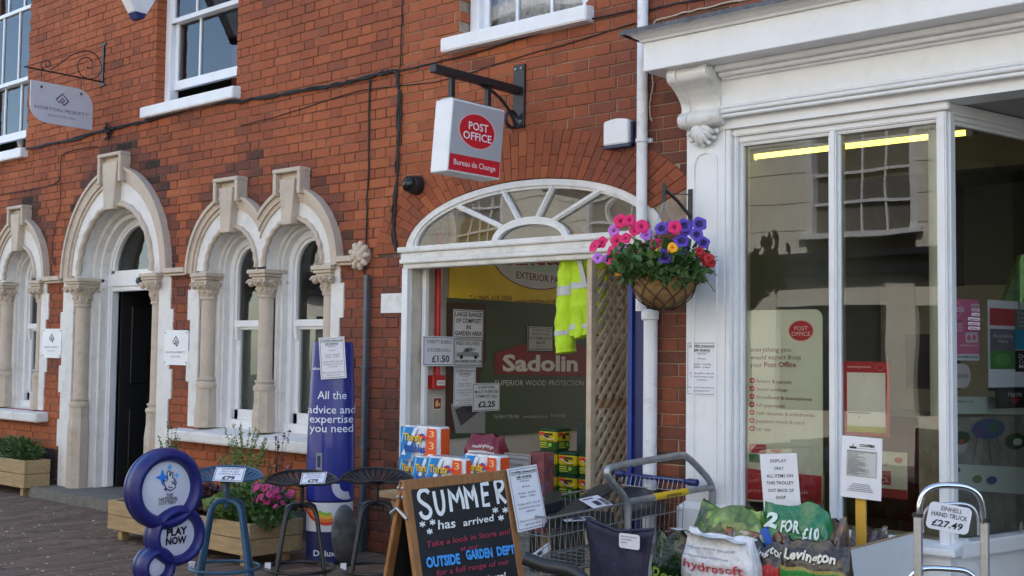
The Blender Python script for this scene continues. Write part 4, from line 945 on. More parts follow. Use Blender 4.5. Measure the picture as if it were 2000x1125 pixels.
o = cable('thin cream cable hanging beside the white drainpipe', [(1273, 140), (1275, 170), (1270, 200), (1270, 225), (1274, 236)], .004); o.data.materials[0] = mat('cream_cable', (.5, .43, .33), .6, .1, 10)
p = P(212, 262, -.03); jb = MB()
for k in range(7): c = p+V((random.uniform(-.05, .05), random.uniform(-.02, .01), random.uniform(-.06, .06))); jb.tube([c+V((random.uniform(-.08, .08), 0, random.uniform(-.06, .06))), c, c+V((random.uniform(-.06, .06), -.01, random.uniform(-.07, .03)))], .011, 6)
jb.build('cable_junction', 'cable', None, 'tangled black cable junction above the door keystone', 'cable', smooth=True)
# ---- hanging basket on its bracket
BX = -3.76; fx = P(1350, 420, -.08)
hk = thing('basket_bracket', (fx.x, -.08, 2.1), 'small black iron bracket on the white pilaster holding the hanging basket', 'bracket')
MB().box(fx.x-.012, fx.x+.012, -.098, -.078, P(1350, 440, -.08).z, P(1350, 370, -.08).z).build('wall_plate', 'iron', hk)
tip = S(1297, 368, fx.x); root = P(1350, 425, -.09)
MB().tube([root, (root+tip)/2+V((0, 0, .012)), tip], .010, 6).build('arm', 'iron', hk)
MB().tube([P(1350, 380, -.09), tip+V((0, 0, -.03))], .003, 5).build('stay', 'iron', hk)
hook = tip+V((0, -.0, -.075)); MB().tube([tip+V((0, 0, .03)), tip, hook+V((.0, 0, .02)), hook], .012, 6).build('hook', 'iron', hk)
bc = V((hook.x, hook.y, 0)); bz = P(1297, 540, hook.y).z; br_ = .195
hb = thing('hanging_basket', (bc.x, bc.y, bz-br_), 'hanging basket of pink, purple and orange petunias beside the white pilaster', 'flower basket')
bowl = MB().lathe([(.0, -br_*.98)]+[(br_*.97*sin(t), -br_*.97*cos(t)) for t in [pi/2*i/10 for i in range(1, 11)]]+[(br_*.9, 0), (br_*.6, -.03), (0, -.03)], (bc.x, bc.y, bz), 28)
bowl.build('coir_bowl', mat('coir_liner', (.27, .155, .06), .95, .3, 30, .6, 120), hb, smooth=True)
wr = MB()
for k in range(10):
    for s_ in (-1, 1):
        pts = []
        for i in range(13):
            t = pi/2*(1-i/12*.86); an = 2*pi*k/10+s_*(i/12)*1.25; pts.append((bc.x+br_*1.0*sin(t)*cos(an), bc.y+br_*sin(t)*sin(an), bz-br_*cos(t)))
        wr.tube(pts, .0032, 5)
wr.tube([(bc.x+br_*1.01*cos(t), bc.y+br_*1.01*sin(t), bz) for t in [2*pi*i/28 for i in range(28)]], .005, 6, closed=True)
wr.build('wire_frame', mat('rusty_wire', (.05, .02, .014), .6, .2, 20), hb)
for k in range(3):
    an = 2*pi*k/3+.4; e = V((bc.x+br_*cos(an), bc.y+br_*sin(an), bz)); n_ = 22; mb = MB()
    for i in range(n_):
        q0 = hook.lerp(e, i/n_); q1 = hook.lerp(e, (i+1.25)/n_); d = V((.006, 0, 0)) if i % 2 else V((0, .006, 0)); mb.tube([q0, (q0+q1)/2+d, q1, (q0+q1)/2-d], .0017, 4, closed=True)
    mb.build('chain', 'steel', hb)
def leaves(mb, c, rx, ry, rz, n, size, shape=.45, fold=.25, up=.3):
    for _ in range(n):
        while True:
            q = V((random.uniform(-1, 1), random.uniform(-1, 1), random.uniform(-1, 1)))
            if q.length < 1 and (q.length > .45 or random.random() < .4): break
        p = V((c[0]+q.x*rx, c[1]+q.y*ry, c[2]+q.z*rz)); d = (V((q.x, q.y, q.z*.5+up))+V((random.gauss(0, .6), random.gauss(0, .6), random.gauss(0, .5)))).normalized()
        s_ = d.cross(V((random.gauss(0, 1), random.gauss(0, 1), random.gauss(0, 1)))).normalized(); nn = d.cross(s_); L_ = size*random.uniform(.6, 1.35); W_ = L_*shape
        mb.add([p, p+d*L_*.45+s_*W_+nn*fold*W_, p+d*L_-nn*fold*W_*.8, p+d*L_*.45-s_*W_+nn*fold*W_, p+d*L_*.5], [(0, 1, 4), (1, 2, 4), (0, 4, 3), (4, 2, 3)])
lv = MB(); leaves(lv, (bc.x, bc.y-.02, bz+.06), .26, .26, .13, 760, .05); leaves(lv, (bc.x+.05, bc.y-.05, bz+.0), .24, .2, .07, 350, .04)
leaves(lv, (bc.x-.2, bc.y-.05, bz+.08), .12, .14, .1, 200, .035)
lv.build('foliage', 'leaf', hb, kind='stuff')
st = MB()
for _ in range(46):
    an = random.uniform(0, 2*pi); r_ = random.uniform(.12, .33); e = V((bc.x+r_*cos(an), bc.y+r_*sin(an)*.8, bz+random.uniform(.03, .27)-.12*(r_ > .25)))
    st.tube(spline([(bc.x+.3*r_*cos(an), bc.y+.3*r_*sin(an), bz+.02), (bc.x+.7*r_*cos(an), bc.y+.7*r_*sin(an), (bz+e.z)/2+.04), e], 4), .0022, 4)
st.build('stems', 'leaf', hb, kind='stuff')
def petunia(name, c1, c2, R, lobes=5):
    mb = MB(); n = 30
    for (r0, r1, h0, h1) in ((0, .3, -.55, -.1),): pass
    vs = [(0, 0, -.5*R)]; rings = [(.22, -.12), (.55, .02), (.85, .03), (1., -.06)]
    for rr, hh in rings:
        for k in range(n):
            an = 2*pi*k/n; q = rr*(1+(.075*cos(lobes*an) if rr > .5 else 0)); vs.append((R*q*cos(an), R*q*sin(an), R*(hh+(.05*cos(lobes*an+pi)+.03*sin(13*an) if rr > .7 else 0))))
    fs = [(0, 1+k, 1+(k+1) % n) for k in range(n)]
    for j in range(3): fs += [(1+j*n+k, 1+(j+1)*n+k, 1+(j+1)*n+(k+1) % n, 1+j*n+(k+1) % n) for k in range(n)]
    mb.add(vs, fs); me = mb.mesh(name, mat(name+'_petal', c1, .6, .12, 60), Matrix.Identity(4), smooth='all'); me.materials.append(mat(name+'_throat', c2, .6, .1, 60))
    for i, pl in enumerate(me.polygons):
        if i < 2*n: pl.material_index = 1 if i < n or name == 'purple_petunia' else 0
    return me
PET = {'k': petunia('pink_petunia', srgb(225, 30, 105), srgb(150, 10, 60), .034), 'p': petunia('purple_petunia', srgb(92, 62, 175), srgb(45, 25, 95), .034), 'l': petunia('lilac_petunia', srgb(195, 120, 215), srgb(140, 70, 160), .03),
       'o': petunia('orange_pansy', srgb(245, 165, 20), srgb(190, 90, 10), .026, 3), 'r': petunia('red_verbena', srgb(165, 18, 25), srgb(120, 10, 15), .024)}
FL = [('k', 1212, 432), ('k', 1230, 430), ('k', 1160, 480), ('k', 1192, 492), ('k', 1205, 470), ('k', 1222, 465), ('k', 1253, 484), ('k', 1284, 478), ('k', 1233, 505), ('k', 1196, 508), ('k', 1254, 442), ('k', 1240, 450), ('k', 1175, 473), ('k', 1207, 503), ('k', 1318, 444),
      ('l', 1199, 451), ('l', 1263, 458), ('l', 1217, 486), ('l', 1246, 515), ('l', 1188, 506), ('l', 1168, 504), ('p', 1292, 446), ('p', 1311, 443), ('p', 1337, 440), ('p', 1340, 448), ('p', 1366, 437), ('p', 1361, 458), ('p', 1374, 474), ('p', 1331, 470), ('p', 1328, 483), ('p', 1298, 500),
      ('o', 1306, 488), ('o', 1290, 493), ('o', 1229, 533), ('o', 1205, 530), ('o', 1313, 484), ('r', 1370, 495), ('r', 1378, 510), ('r', 1390, 515), ('r', 1366, 490), ('r', 1385, 505)]
for c_, px, py in FL:
    y = hook.y-.17+random.uniform(-.05, .07)+abs(px-1297)/1000*1.2; p = P(px, py, y)
    d = ((CAM-p).normalized()*1.3+V((random.gauss(0, .35), random.gauss(0, .3), random.gauss(.15, .3)))+(p-V((bc.x, bc.y, bz))).normalized()*.5).normalized()
    q = d.to_track_quat('Z', 'Y').to_matrix().to_4x4(); s_ = random.uniform(1.0, 1.28)
    inst('flower', PET[c_], hb, Matrix.Translation(p) @ q @ Matrix.Rotation(random.uniform(0, 6), 4, 'Z') @ Matrix.Scale(s_, 4))
fr, w_, h_ = frF(1341, 667, 1402, 773, -.079)
sheet('notice', 'white job vacancy sheet taped to the white pilaster', 'notice', fr, w_, h_, JOB, 'card', .003)
# ================================================================== measured print: picture points on the plane of a sheet
def fracer(fr, w, h):
    o = fr.to_translation(); n = fr.to_3x3() @ V((0, 0, 1)); inv = fr.inverted()
    def q(px, py):
        d = ray(px, py); p = inv @ (CAM+d*((o-CAM).dot(n)/d.dot(n))); return p.x/w+.5, .5-p.y/h
    return q
def TX(q, s, x0, x1, yb, ch, col, bold=0., sh=0., yb1=None):    # lettering between two picture points on that sheet
    (u0, v0), (u1, v1) = q(x0, yb), q(x1, yb if yb1 is None else yb1); c = abs(q((x0+x1)/2, yb-ch)[1]-q((x0+x1)/2, yb)[1])
    return ('t', s, u0, u1, v0, c, col, bold, sh, v1-v0)
def PQ(q, pts, col): return ('p', [q(*p) for p in pts][::-1], col)
def LQ(q, pts, wd, col): return ('l', [q(*p) for p in pts], wd, col)
def EQ(q, cx, cy, rx, ry, col):
    a, b = q(cx, cy); u, _ = q(cx+rx, cy); _, v_ = q(cx, cy+ry); return ('e', a, b, abs(u-a), abs(v_-b), col)
z4 = lambda L, ox, oy, s: [(ox+x*s, oy+y*s) for x, y in L]

# ================================================================== banners, notices and stock in the passage
BXX = PWX+.012
fr, w_, h_ = frS(878, 440, 1160, 594, BXX); q = fracer(fr, w_, h_)
yel = mat('yellow_banner_cloth', (.85, .56, .02), .5, .1, 3)
rdk = (120, 30, 35)
by = sheet('banner', 'yellow paint banner with an oval logo hung high on the passage wall', 'banner', fr, w_, h_, [EQ(q, 1050, 500, 84, 66, (110, 30, 30)), EQ(q, 1050, 500, 82, 64, (214, 206, 200)), EQ(q, 1060, 520, 40, 12, (190, 205, 185)),
    TX(q, 'Sandtex', 985, 1120, 517, 24, (150, 25, 30), .03), TX(q, 'EXTERIOR PAINT', 1008, 1112, 543, 13, (110, 25, 30), .01, 0, 556), TX(q, 'Tel 0845 618 3004', 916, 999, 588, 11, rdk, 0, .15), TX(q, 'www.sandtex.co.uk', 1008, 1086, 592, 9, rdk, 0, .15)], yel, .004)
fr, w_, h_ = frS(872, 590, 1160, 848, BXX+.006); q = fracer(fr, w_, h_)
wdm = (66, 30, 20)
sheet('banner', 'dark green wood protection banner with a red logo on the passage wall', 'banner', fr, w_, h_, [PQ(q, [(872, 592), (950, 592), (950, 700), (938, 730), (944, 846), (872, 846)], wdm), PQ(q, [(880, 790), (915, 770), (948, 780), (947, 846), (890, 846)], (150, 145, 142)), PQ(q, [(888, 800), (930, 782), (940, 800), (900, 832)], (58, 56, 58)),
    PQ(q, [(966, 690), (1030, 668), (1138, 672), (1150, 690), (1150, 736), (966, 731)], (128, 28, 22)), TX(q, 'Sadolin', 981, 1128, 724, 30, (222, 214, 205), .035), TX(q, 'SUPERIOR WOOD PROTECTION', 966, 1140, 753, 10.5, (205, 200, 190)),
    TX(q, 'Tel 0844 7708 998', 963, 1012, 817, 7, (190, 188, 180)), TX(q, 'www.sadolin.co.uk', 1021, 1069, 816, 6, (190, 188, 180)), TX(q, 'Email:info@', 1075, 1104, 814, 6, (190, 188, 180))], mat('olive_banner_cloth', (.042, .058, .019), .45, .15, 3), .004)
def wallsheet(name, label, box_, items, lift=.02, cat='notice', **k):
    fr, w_, h_ = frS(*box_, PWX+lift); return sheet(name, label, cat, fr, w_, h_, items, **k)
bk_ = 'black'
wallsheet('notice', 'white notice about compost in the garden area, top of its column', (885, 605, 944, 661), [('o', .006, .005, bk_)]+[('t', t, a, b, y, .15, bk_, .02) for t, a, b, y in (('LARGE RANGE', .06, .94, .24), ('OF COMPOST', .08, .92, .46), ('IN', .43, .57, .68), ('GARDEN AREA', .06, .94, .9))])
van = [('p', [(.1, .62), (.1, .5), (.3, .47), (.38, .32), (.62, .30), (.66, .46), (.86, .48), (.9, .64)], (150, 150, 155)), ('p', [(.36, .46), (.41, .35), (.52, .34), (.52, .46)], (60, 60, 65)), ('e', .26, .64, .06, .075, bk_), ('e', .76, .64, .06, .075, bk_)]
wallsheet('notice', 'white free delivery notice with a pickup truck drawing', (886, 662, 942, 717), [('o', .006, .005, bk_), ('t', 'FREE DELIVERY', .08, .92, .22, .13, bk_, .01)]+van+[('t', 'COOPERS', .45, .75, .40, .06, bk_, .03), ('t', 'ON ORDERS OVER £30', .05, .95, .84, .09, bk_, .02), ('t', 'A £4.99 CHARGE ON ORDERS UNDER', .05, .95, .94, .05, bk_)], .02)
wallsheet('notice', 'white job vacancy sheet on the passage wall under the delivery notice', (886, 718, 929, 793), JOB, .02)
wallsheet('notice', 'white compost price notice reading £2.25', (923, 748, 976, 803), [('o', .006, .004, bk_), ('t', 'DURSTONS', .2, .8, .2, .1, bk_, .01), ('t', 'MULTI PURPOSE', .08, .92, .36, .1, bk_, .01), ('t', 'COMPOST 22ltr', .12, .9, .52, .1, bk_, .01), ('t', '£2.25', .2, .82, .85, .2, bk_, .03)], .034)
wallsheet('notice', 'white kitchen roll price notice reading £1.50 in front of the red pipe', (826, 657, 887, 715), [('o', .008, .004, (70, 70, 120)), ('t', 'THIRSTY BUBBLE', .1, .92, .24, .12, (60, 60, 70)), ('t', 'KITCHEN ROLL', .14, .88, .52, .12, (60, 60, 70)), ('t', '£1.50', .28, .84, .86, .22, (40, 40, 50), .02)], .075, m='card')
wallsheet('notice', 'small framed notice for bomber jackets on the green banner', (1030, 636, 1081, 687), [('r', .0, .0, 1, 1, (50, 52, 45)), ('r', .04, .04, .96, .96, (190, 190, 180)), ('o', .016, .004, (60, 60, 55)), ('t', 'BE SEEN IN THE', .18, .84, .22, .08, bk_), ('t', 'DARK WITH OUR...', .14, .86, .36, .08, bk_), ('t', 'HI-VIS BOMBER JACKETS', .08, .92, .53, .09, bk_, .01), ('t', '£23.95', .32, .68, .70, .11, bk_, .02), ('t', 'SIZES M TO XXL', .3, .7, .82, .05, bk_), ('t', 'AVAILABLE IN STORE', .18, .84, .91, .05, bk_)], .022)
p0, p1 = S(858, 505, PWX+.035), S(858, 745, PWX+.035)
rp = MB().tube([(PWX+.03, p0.y, 2.9), (PWX+.03, p0.y, p1.z)], .025, 12).build('red_pipe', 'red', None, 'bright red conduit running down the cream passage wall', 'pipe', smooth=True)
fr, w_, h_ = frS(846, 733, 871, 760, PWX+.062)
fb = MB(fr).box(-w_/2, w_/2, -h_/2, h_/2, -.06, 0).build('fire_call_point', 'red', None, 'red fire alarm call point at the foot of the red conduit', 'fire alarm', bevel=.005)
printing(fb, fr, w_, h_, [('r', .28, .36, .92, .74, (225, 222, 215)), ('e', .45, .55, .04, .05, 'black'), ('e', .6, .55, .04, .05, 'black'), ('e', .75, .55, .04, .05, 'black')])
wallsheet('fire_sign', 'tiny red and yellow fire action sign on the passage wall', (846, 776, 862, 800), [('r', .06, .06, .94, .94, (150, 40, 25)), ('p', [(.3, .8), (.25, .45), (.45, .2), (.6, .3), (.6, .7)], (235, 200, 120)), ('e', .75, .6, .1, .12, (235, 200, 120))], .006, cat='sign')

# hi-vis jacket on a hanger
jy = .12; hv = mat('fluorescent_yellow_cloth', (.48, .72, .015), .7, .12, 9, .5, 25); sv = mat('reflective_tape', (.45, .46, .45), .35, .1, 20)
jb_ = P(1112, 690, jy); jk = thing('jacket', (jb_.x, jy, jb_.z), 'fluorescent yellow jacket with grey reflective bands hanging at the passage mouth', 'jacket')
def limb(px, wd, dp, name, m, k=6, v0=0., v1=1., sc=1.):
    pts = spline([P(x, y, jy+dy) for x, y, dy in px], k); n = len(pts); mb = MB()
    def fn(u, v_):
        t = v0+(v1-v0)*v_; i = min(int(t*(n-1)), n-2); p = pts[i].lerp(pts[i+1], t*(n-1)-i); w0 = wd[0]+(wd[1]-wd[0])*t; an = 2*pi*u
        r_ = 1+.16*mnoise.noise(V((p.x*9+cos(an)*1.5, sin(an)*1.5, p.z*17)))+.07*mnoise.noise(V((cos(an)*4, sin(an)*4, p.z*45)))
        return (p.x+w0*cos(an)*r_*sc, p.y+dp*sin(an)*r_*sc, p.z+.01*cos(an)*t)
    mb.grid(fn, 28, max(3, int((n-1)*(v1-v0))), True); return mb.build(name, m, jk, smooth='all')
SLV = [(1122, 488, 0), (1112, 530, 0), (1108, 600, -.01), (1104, 650, -.015), (1106, 689, -.02)]; BDY = [(1150, 480, .03), (1148, 540, .03), (1146, 600, .03), (1143, 656, .02)]
limb(SLV, (.082, .064), .07, 'sleeve', hv, 12); limb(BDY, (.15, .14), .09, 'body', hv, 12); limb([(1133, 600, -.03), (1136, 640, -.03), (1133, 660, -.03)], (.05, .045), .045, 'cuff', hv, 6)
for pth, wd, dp_, ab in ((SLV, (.082, .064), .07, ((.36, .42), (.73, .78))), (BDY, (.15, .14), .09, ((.40, .47), (.84, .90)))):
    for v0, v1 in ab: limb(pth, wd, dp_, 'reflective_band', sv, 12, v0, v1, 1.045)
pA, pB = P(1128, 497, jy-.085), P(1143, 560, jy-.08)
MB().hexa([pA+V((-.018, 0, 0)), pA+V((.018, 0, 0)), pA+V((.018, .012, 0)), pA+V((-.018, .012, 0)), pB+V((-.018, 0, 0)), pB+V((.018, 0, 0)), pB+V((.018, .012, 0)), pB+V((-.018, .012, 0))]).build('reflective_band', sv, jk)
MB().tube([P(1142, 486, jy), P(1142, 440, jy)], .006, 6).build('hanger_hook', 'steel', jk)
# trellis screen
TXX = P(1157, 700, .03).x; ty0, ty1 = .012, S(1224, 700, TXX).y
tl = thing('trellis', (TXX, .2, 0), 'diamond lattice timber trellis screen inside the passage mouth', 'trellis')
MB().box(TXX-.02, TXX+.02, ty0-.02, ty0+.026, 0, 2.08).build('post', 'trellis', tl, bevel=.003)
MB().box(TXX-.02, TXX+.02, ty1-.02, ty1+.02, 0, 2.08).build('post', 'trellis', tl, bevel=.003)
zr = S(1190, 786, TXX).z; MB().box(TXX-.012, TXX+.016, ty0+.026, ty1-.02, zr-.028, zr+.028).build('rail', 'aframe', tl)
za, zb = .28, 2.02; H = zb-za; W = ty1-.02-(ty0+.026)
for s_ in (1, -1):
    k = -W
    while k < H:
        z0, z1 = k, k+W*1.15; u0, u1 = 0., 1.
        if z0 < 0: u0 = -z0/(z1-z0)
        if z1 > H: u1 = (H-z0)/(z1-z0)
        if u1-u0 > .05:
            f = lambda u: V((TXX+(.004 if s_ > 0 else -.010), ty0+.026+W*(u if s_ > 0 else 1-u), za+z0+(z1-z0)*u)); A0, B0 = f(u0), f(u1); d = (B0-A0).normalized(); n_ = V((0, -d.z, d.y))*.0125; x_ = V((.012, 0, 0))
            MB().hexa([A0-n_, A0+n_, A0+n_+x_, A0-n_+x_, B0-n_, B0+n_, B0+n_+x_, B0-n_+x_]).build('slat', 'trellis', tl)
        k += .098
MB().box(TXX-.045, TXX-.03, .10, ty1-.02, .0, 1.55).build('leaning_board', mat('pale_board', (.45, .38, .33), .8, .1, 5), None, 'pale board leaning behind the trellis lattice', 'board')
# tubs of plant food, stacked
def cubebox(mb, c, hx, hy, z0, z1, t=.0): mb.hexa([(c.x-hx, c.y-hy, z0), (c.x+hx, c.y-hy, z0), (c.x+hx, c.y+hy, z0), (c.x-hx, c.y+hy, z0), (c.x-hx-t, c.y-hy-t, z1), (c.x+hx+t, c.y-hy-t, z1), (c.x+hx+t, c.y+hy+t, z1), (c.x-hx-t, c.y+hy+t, z1)]); return mb
TUB = {}
tubc = dict(y=mat('yellow_tub_plastic', (.62, .47, .015), .35, .06, 9), g=mat('green_tub_plastic', (.035, .11, .02), .35, .1, 9), l=mat('dark_green_lid', (.01, .06, .03), .4, .1, 9), w=mat('cream_handle', (.7, .66, .5), .4, .05, 9))
tw, tz = .082, .148
def tub(p, label):
    t = thing('plant_food_tub', p, label, 'tub', 'tubs of plant food stacked in the passage'); z = p.z
    cubebox(MB(), p, tw-.006, tw-.006, z+.062, z+tz-.014, .003).build('body', tubc['y'], t, bevel=.008, seg=2)
    cubebox(MB(), p, tw-.009, tw-.009, z, z+.064, .003).build('lower_body', tubc['g'], t, bevel=.008, seg=2)
    MB().box(p.x-tw, p.x+tw, p.y-tw, p.y+tw, z+tz-.02, z+tz-.002).build('lid', tubc['l'], t, bevel=.008, seg=2)
    MB().tube(spline([(p.x-tw-.001, p.y-.0, z+tz-.03), (p.x-tw*.5, p.y-tw-.006, z+tz-.045), (p.x+tw*.5, p.y-tw-.006, z+tz-.07), (p.x+tw+.004, p.y-.0, z+tz-.03)], 6), .003, 5).build('handle', tubc['w'], t, smooth=True)
    for f_ in (frame((p.x, p.y-tw-.001, z+tz/2), (1, 0, 0), (0, 0, 1)), frame((p.x+tw+.001, p.y, z+tz/2), (0, 1, 0), (0, 0, 1))):
        printing(t, f_, tw*2, tz, [('r', .12, .17, .36, .32, (200, 35, 30)), ('p', [(.36, .30), (.60, .34), (.52, .48), (.36, .44)], (60, 35, 25)), ('r', .38, .20, .80, .30, (70, 40, 25)), ('r', .14, .62, .5, .68, (190, 190, 60)), ('r', .14, .72, .5, .77, (190, 190, 60)), ('r', .14, .82, .6, .86, (190, 190, 60)), ('e', .68, .72, .10, .09, (140, 190, 60))], lift=.0015)
ft = P(1064, 858, .20); ty = .29; x0 = P(1063, 900, .205).x
zr_ = [P(1064, 878, .205).z-.0, 0, 0]; zt = P(1064, 880, .205).z; 
rows = [(zt, (0,), 'top tub of plant food alone on the third tier'), (zt-tz, (0, 1, 2), 'middle tier of plant food tubs'), (zt-2*tz, (0, 1, 2), 'bottom tier of plant food tubs')]
nm_ = ['nearest the notices', 'in the centre', 'against the trellis post']
for z, cols, lb in rows:
    for k in cols: tub(V((x0+.02+k*.172, ty, z)), lb if len(cols) == 1 else 'plant food tub in the %s, %s' % (lb.replace(' of plant food tubs', ' of the stack'), nm_[k]))
MB().box(x0-.1, x0+.5, ty-.12, ty+.14, 0, zt-2*tz-.001).build('stock_crate', 'black_plastic', None, 'black crate under the plant food tubs', 'crate', bevel=.01)
MB().box(x0-.02, x0+.48, ty+.28, ty+.55, .0, 1.02).build('stock_box', mat('dark_green_carton', (.03, .05, .035), .7, .3, 9), None, 'dark green cartons piled behind the plant food tubs', 'carton', bevel=.01)
# packs of kitchen roll
wrap = mat('glossy_white_wrap', (.74, .75, .78), .25, .05, 12, .3, 30, coat=.4)
def rolls(px0, px1, pyt, pyb, Y, label, ph=.235):
    l, r2 = P(px0, pyb, Y), P(px1, pyb, Y); w_ = r2.x-l.x; z0 = P((px0+px1)/2, pyt, Y).z-ph; c = V(((l.x+r2.x)/2, Y+.06, z0))
    t = thing('kitchen_roll_pack', c, label, 'kitchen rolls', 'packs of kitchen roll'); R_ = w_/6
    pl = []
    for side in (-1, 1):
        for k in range(3):
            kk = k if side < 0 else 2-k
            for j in range(7):
                an = pi*(j+.0)/6; sx = -cos(an) if side < 0 else cos(an); pl.append((-w_/2+R_*(2*kk+1)+R_*sx, side*(.035+R_*.55*sin(an))))
    vs = []; n = len(pl)
    for z, s_ in ((0, .94), (.012, 1), (ph-.012, 1), (ph, .94)): vs += [(c.x+u*s_, c.y+v_*s_, z0+z) for u, v_ in pl]
    fs = [(j*n+i, j*n+(i+1) % n, (j+1)*n+(i+1) % n, (j+1)*n+i) for j in range(3) for i in range(n)]+[tuple(range(n))[::-1], tuple(range(3*n, 4*n))]
    MB().add(vs, fs).build('wrapped_rolls', wrap, t, smooth=True)
    for k in range(3): MB().lathe([(.018, 0), (.018, .002), (.032, .0015)], (c.x-w_/2+R_*(2*k+1), c.y, z0+ph), 14).build('core', mat('roll_core', (.45, .38, .30), .9), t)
    yf = c.y-.035-R_*.55-.004; fr = frame((c.x, yf, z0+ph/2), (1, 0, 0), (0, 0, 1)); bl = (25, 130, 205); orr = (225, 85, 30)
    printing(t, fr, w_, ph, [('p', [(.02, .04), (.46, .04), (.28, .96), (.02, .96)], bl), ('p', [(.10, .05), (.16, .05), (.06, .5), (.03, .5)], (120, 195, 235)), ('p', [(.40, .05), (.50, .05), (.30, .55), (.20, .55)], (225, 235, 245)), ('p', [(.74, .05), (.98, .05), (.98, .95), (.68, .95)], orr), ('e', .60, .30, .085, .10, (30, 70, 165)), ('p', [(.50, .22), (.80, .30), (.78, .38), (.52, .30)], (215, 50, 40)),
        ('t', 'Thirsty', .12, .62, .43, .20, (70, 60, 20), .05), ('t', 'Thirsty', .115, .615, .42, .20, (250, 205, 30), .02), ('t', 'Bubbles', .14, .70, .74, .22, (20, 70, 160), .035), ('t', '3', .80, .93, .28, .17, (250, 200, 150)), ('t', '3', .80, .93, .62, .2, (250, 200, 150)), ('r', .78, .76, .92, .88, (240, 230, 225)), ('p', [(.06, .84), (.14, .66), (.18, .84)], (235, 240, 245))], lift=.0016)
    printing(t, frame((c.x+w_/2+.003, c.y, z0+ph/2), (0, 1, 0), (0, 0, 1)), .10, ph, [('p', [(.1, .05), (.9, .05), (.9, .95), (.1, .95)][::-1], orr)])
    return z0
KY = -.62
zb0 = rolls(833, 905, 893, 940, KY-.05, 'foremost kitchen roll pack of the lower row, half behind the chalkboard')
rolls(903, 972, 888, 935, KY+.02, 'blue and orange kitchen roll pack at the right end of the lower row')
rolls(806, 866, 892, 935, KY+.14, 'kitchen roll pack tucked behind the front pack of the lower row')
rolls(779, 838, 892, 935, KY+.27, 'kitchen roll pack at the left end of the lower row beside the passage post')
rolls(783, 856, 832, 890, KY+.20, 'kitchen roll pack standing alone on top of the lower row')
tb = thing('stock_table', (-5.55, -.4, 0), 'low wooden table under the kitchen roll packs, hidden behind the chalkboard', 'table')
tlx = P(806, 945, -.5).x
MB().box(tlx, -4.75, -.82, -.12, zb0-.035, zb0-.001).build('top', 'timber', tb)
for x in (tlx+.1, -4.82):
    for y in (-.78, -.16): MB().box(x, x+.05, y, y+.05, 0, zb0-.036).build('leg', 'timber', tb)
# bag behind the rolls and a card
def bag(name, label, c, w_, d_, h_, m, rz=0., flop=.0, seed=0, cat='bag', group=None, pinch=.55, rx=0.):
    t = thing(name, c, label, cat, group); T = Matrix.Translation(V(c)) @ Matrix.Rotation(rz, 4, 'Z') @ Matrix.Rotation(rx, 4, 'X'); mb = MB(T)
    def fn(u, v_):
        an = 2*pi*u; e = .42; cs, sn = cos(an), sin(an); x = abs(cs)**e*(1 if cs > 0 else -1); y = abs(sn)**.8*(1 if sn > 0 else -1)
        bul = (min(1, v_*6))**.5*(1-.12*v_) if v_ < .72 else (1-.086)*(1-((v_-.72)/.28)**1.3*(1-.05))
        wd = w_/2*(1-.05*v_+.03*sin(v_*9+seed)); q = mnoise.noise(V((x*2.2+seed, y*2, v_*4))); q2 = 1-abs(mnoise.noise(V((x*4.5+seed*3, y*3+seed, v_*7))))*2; q3 = 1-abs(mnoise.noise(V((x*9+seed, y*4, v_*5+x*3))))*2
        z = h_*v_+.015*q; k_ = max(0, (v_-.72)/.28); y_ = y*d_/2*bul*(1+.22*q)+(y/(abs(y)+.15))*(.010*q2+.006*q3)*(1-.5*k_)+k_*.03*mnoise.noise(V((x*2.4+seed, 3, 1))); return (x*wd*(1+.03*q-.06*k_), y_-flop*v_*v_*h_, z+k_*k_*(.05*mnoise.noise(V((x*1.6+seed*2, 1, 0)))+.015*mnoise.noise(V((x*6+seed, 1, 0)))))
    mb.grid(fn, 84, 44, True); mb.add([fn(i/84, 0) for i in range(84)], [tuple(range(84))[::-1]])
    o = mb.build('sack', m, t, smooth='all'); BAGFN[t] = fn
    return t, T
BAGFN = {}
def bagprint(t, T, w_, d_, h_, items, lift=.004):    # print that clings to the swelling front of a sack
    n0 = set(t.children); fr = T @ frame((0, -d_/2, h_/2), (1, 0, 0), (0, 0, 1)); printing(t, fr, w_, h_, items, lift=.0012)
    fn = BAGFN[t]; li = (MW[t].inverted() @ T); inv = li.inverted()
    for c in [c for c in t.children if c not in n0]:
        bm = bmesh.new(); bm.from_mesh(c.data)
        bmesh.ops.triangulate(bm, faces=bm.faces)
        for _ in range(5):
            es = [e for e in bm.edges if e.calc_length() > .011]
            if not es: break
            bmesh.ops.subdivide_edges(bm, edges=es, cuts=1); bmesh.ops.triangulate(bm, faces=[f for f in bm.faces if len(f.verts) > 3])
        for v in bm.verts:
            p = inv @ v.co; dz = -p.y-d_/2; u = max(-.97, min(.97, p.x/(w_/2))); an = -math.acos(max(-1, min(1, (abs(u)**(1/.42))*(1 if u > 0 else -1)))); vv = max(.01, min(.985, p.z/h_))
            f = fn((an/(2*pi)) % 1, vv); v.co = li @ V((f[0], f[1]-.009-dz*1.2, f[2]))
        bm.to_mesh(c.data); bm.free()
redp = mat('crimson_sack_film', (.17, .008, .016), .35, .15, 20, .5, 25, coat=.1)
c = P(940, 885, -.35); t, T = bag('compost_bag', 'crimson compost bag slumped behind the kitchen rolls', (c.x, -.30, zb0), .30, .16, P(940, 848, -.3).z-zb0, redp, .1, seed=3)
bagprint(t, T, .30, .16, P(940, 848, -.3).z-zb0, [('t', 'multi-purp', .30, .88, .22, .05, (225, 205, 205), .02, .2), ('r', .2, .27, .9, .34, (215, 205, 205))])
fr, w_, h_ = frF(985, 886, 1036, 930, -.32)
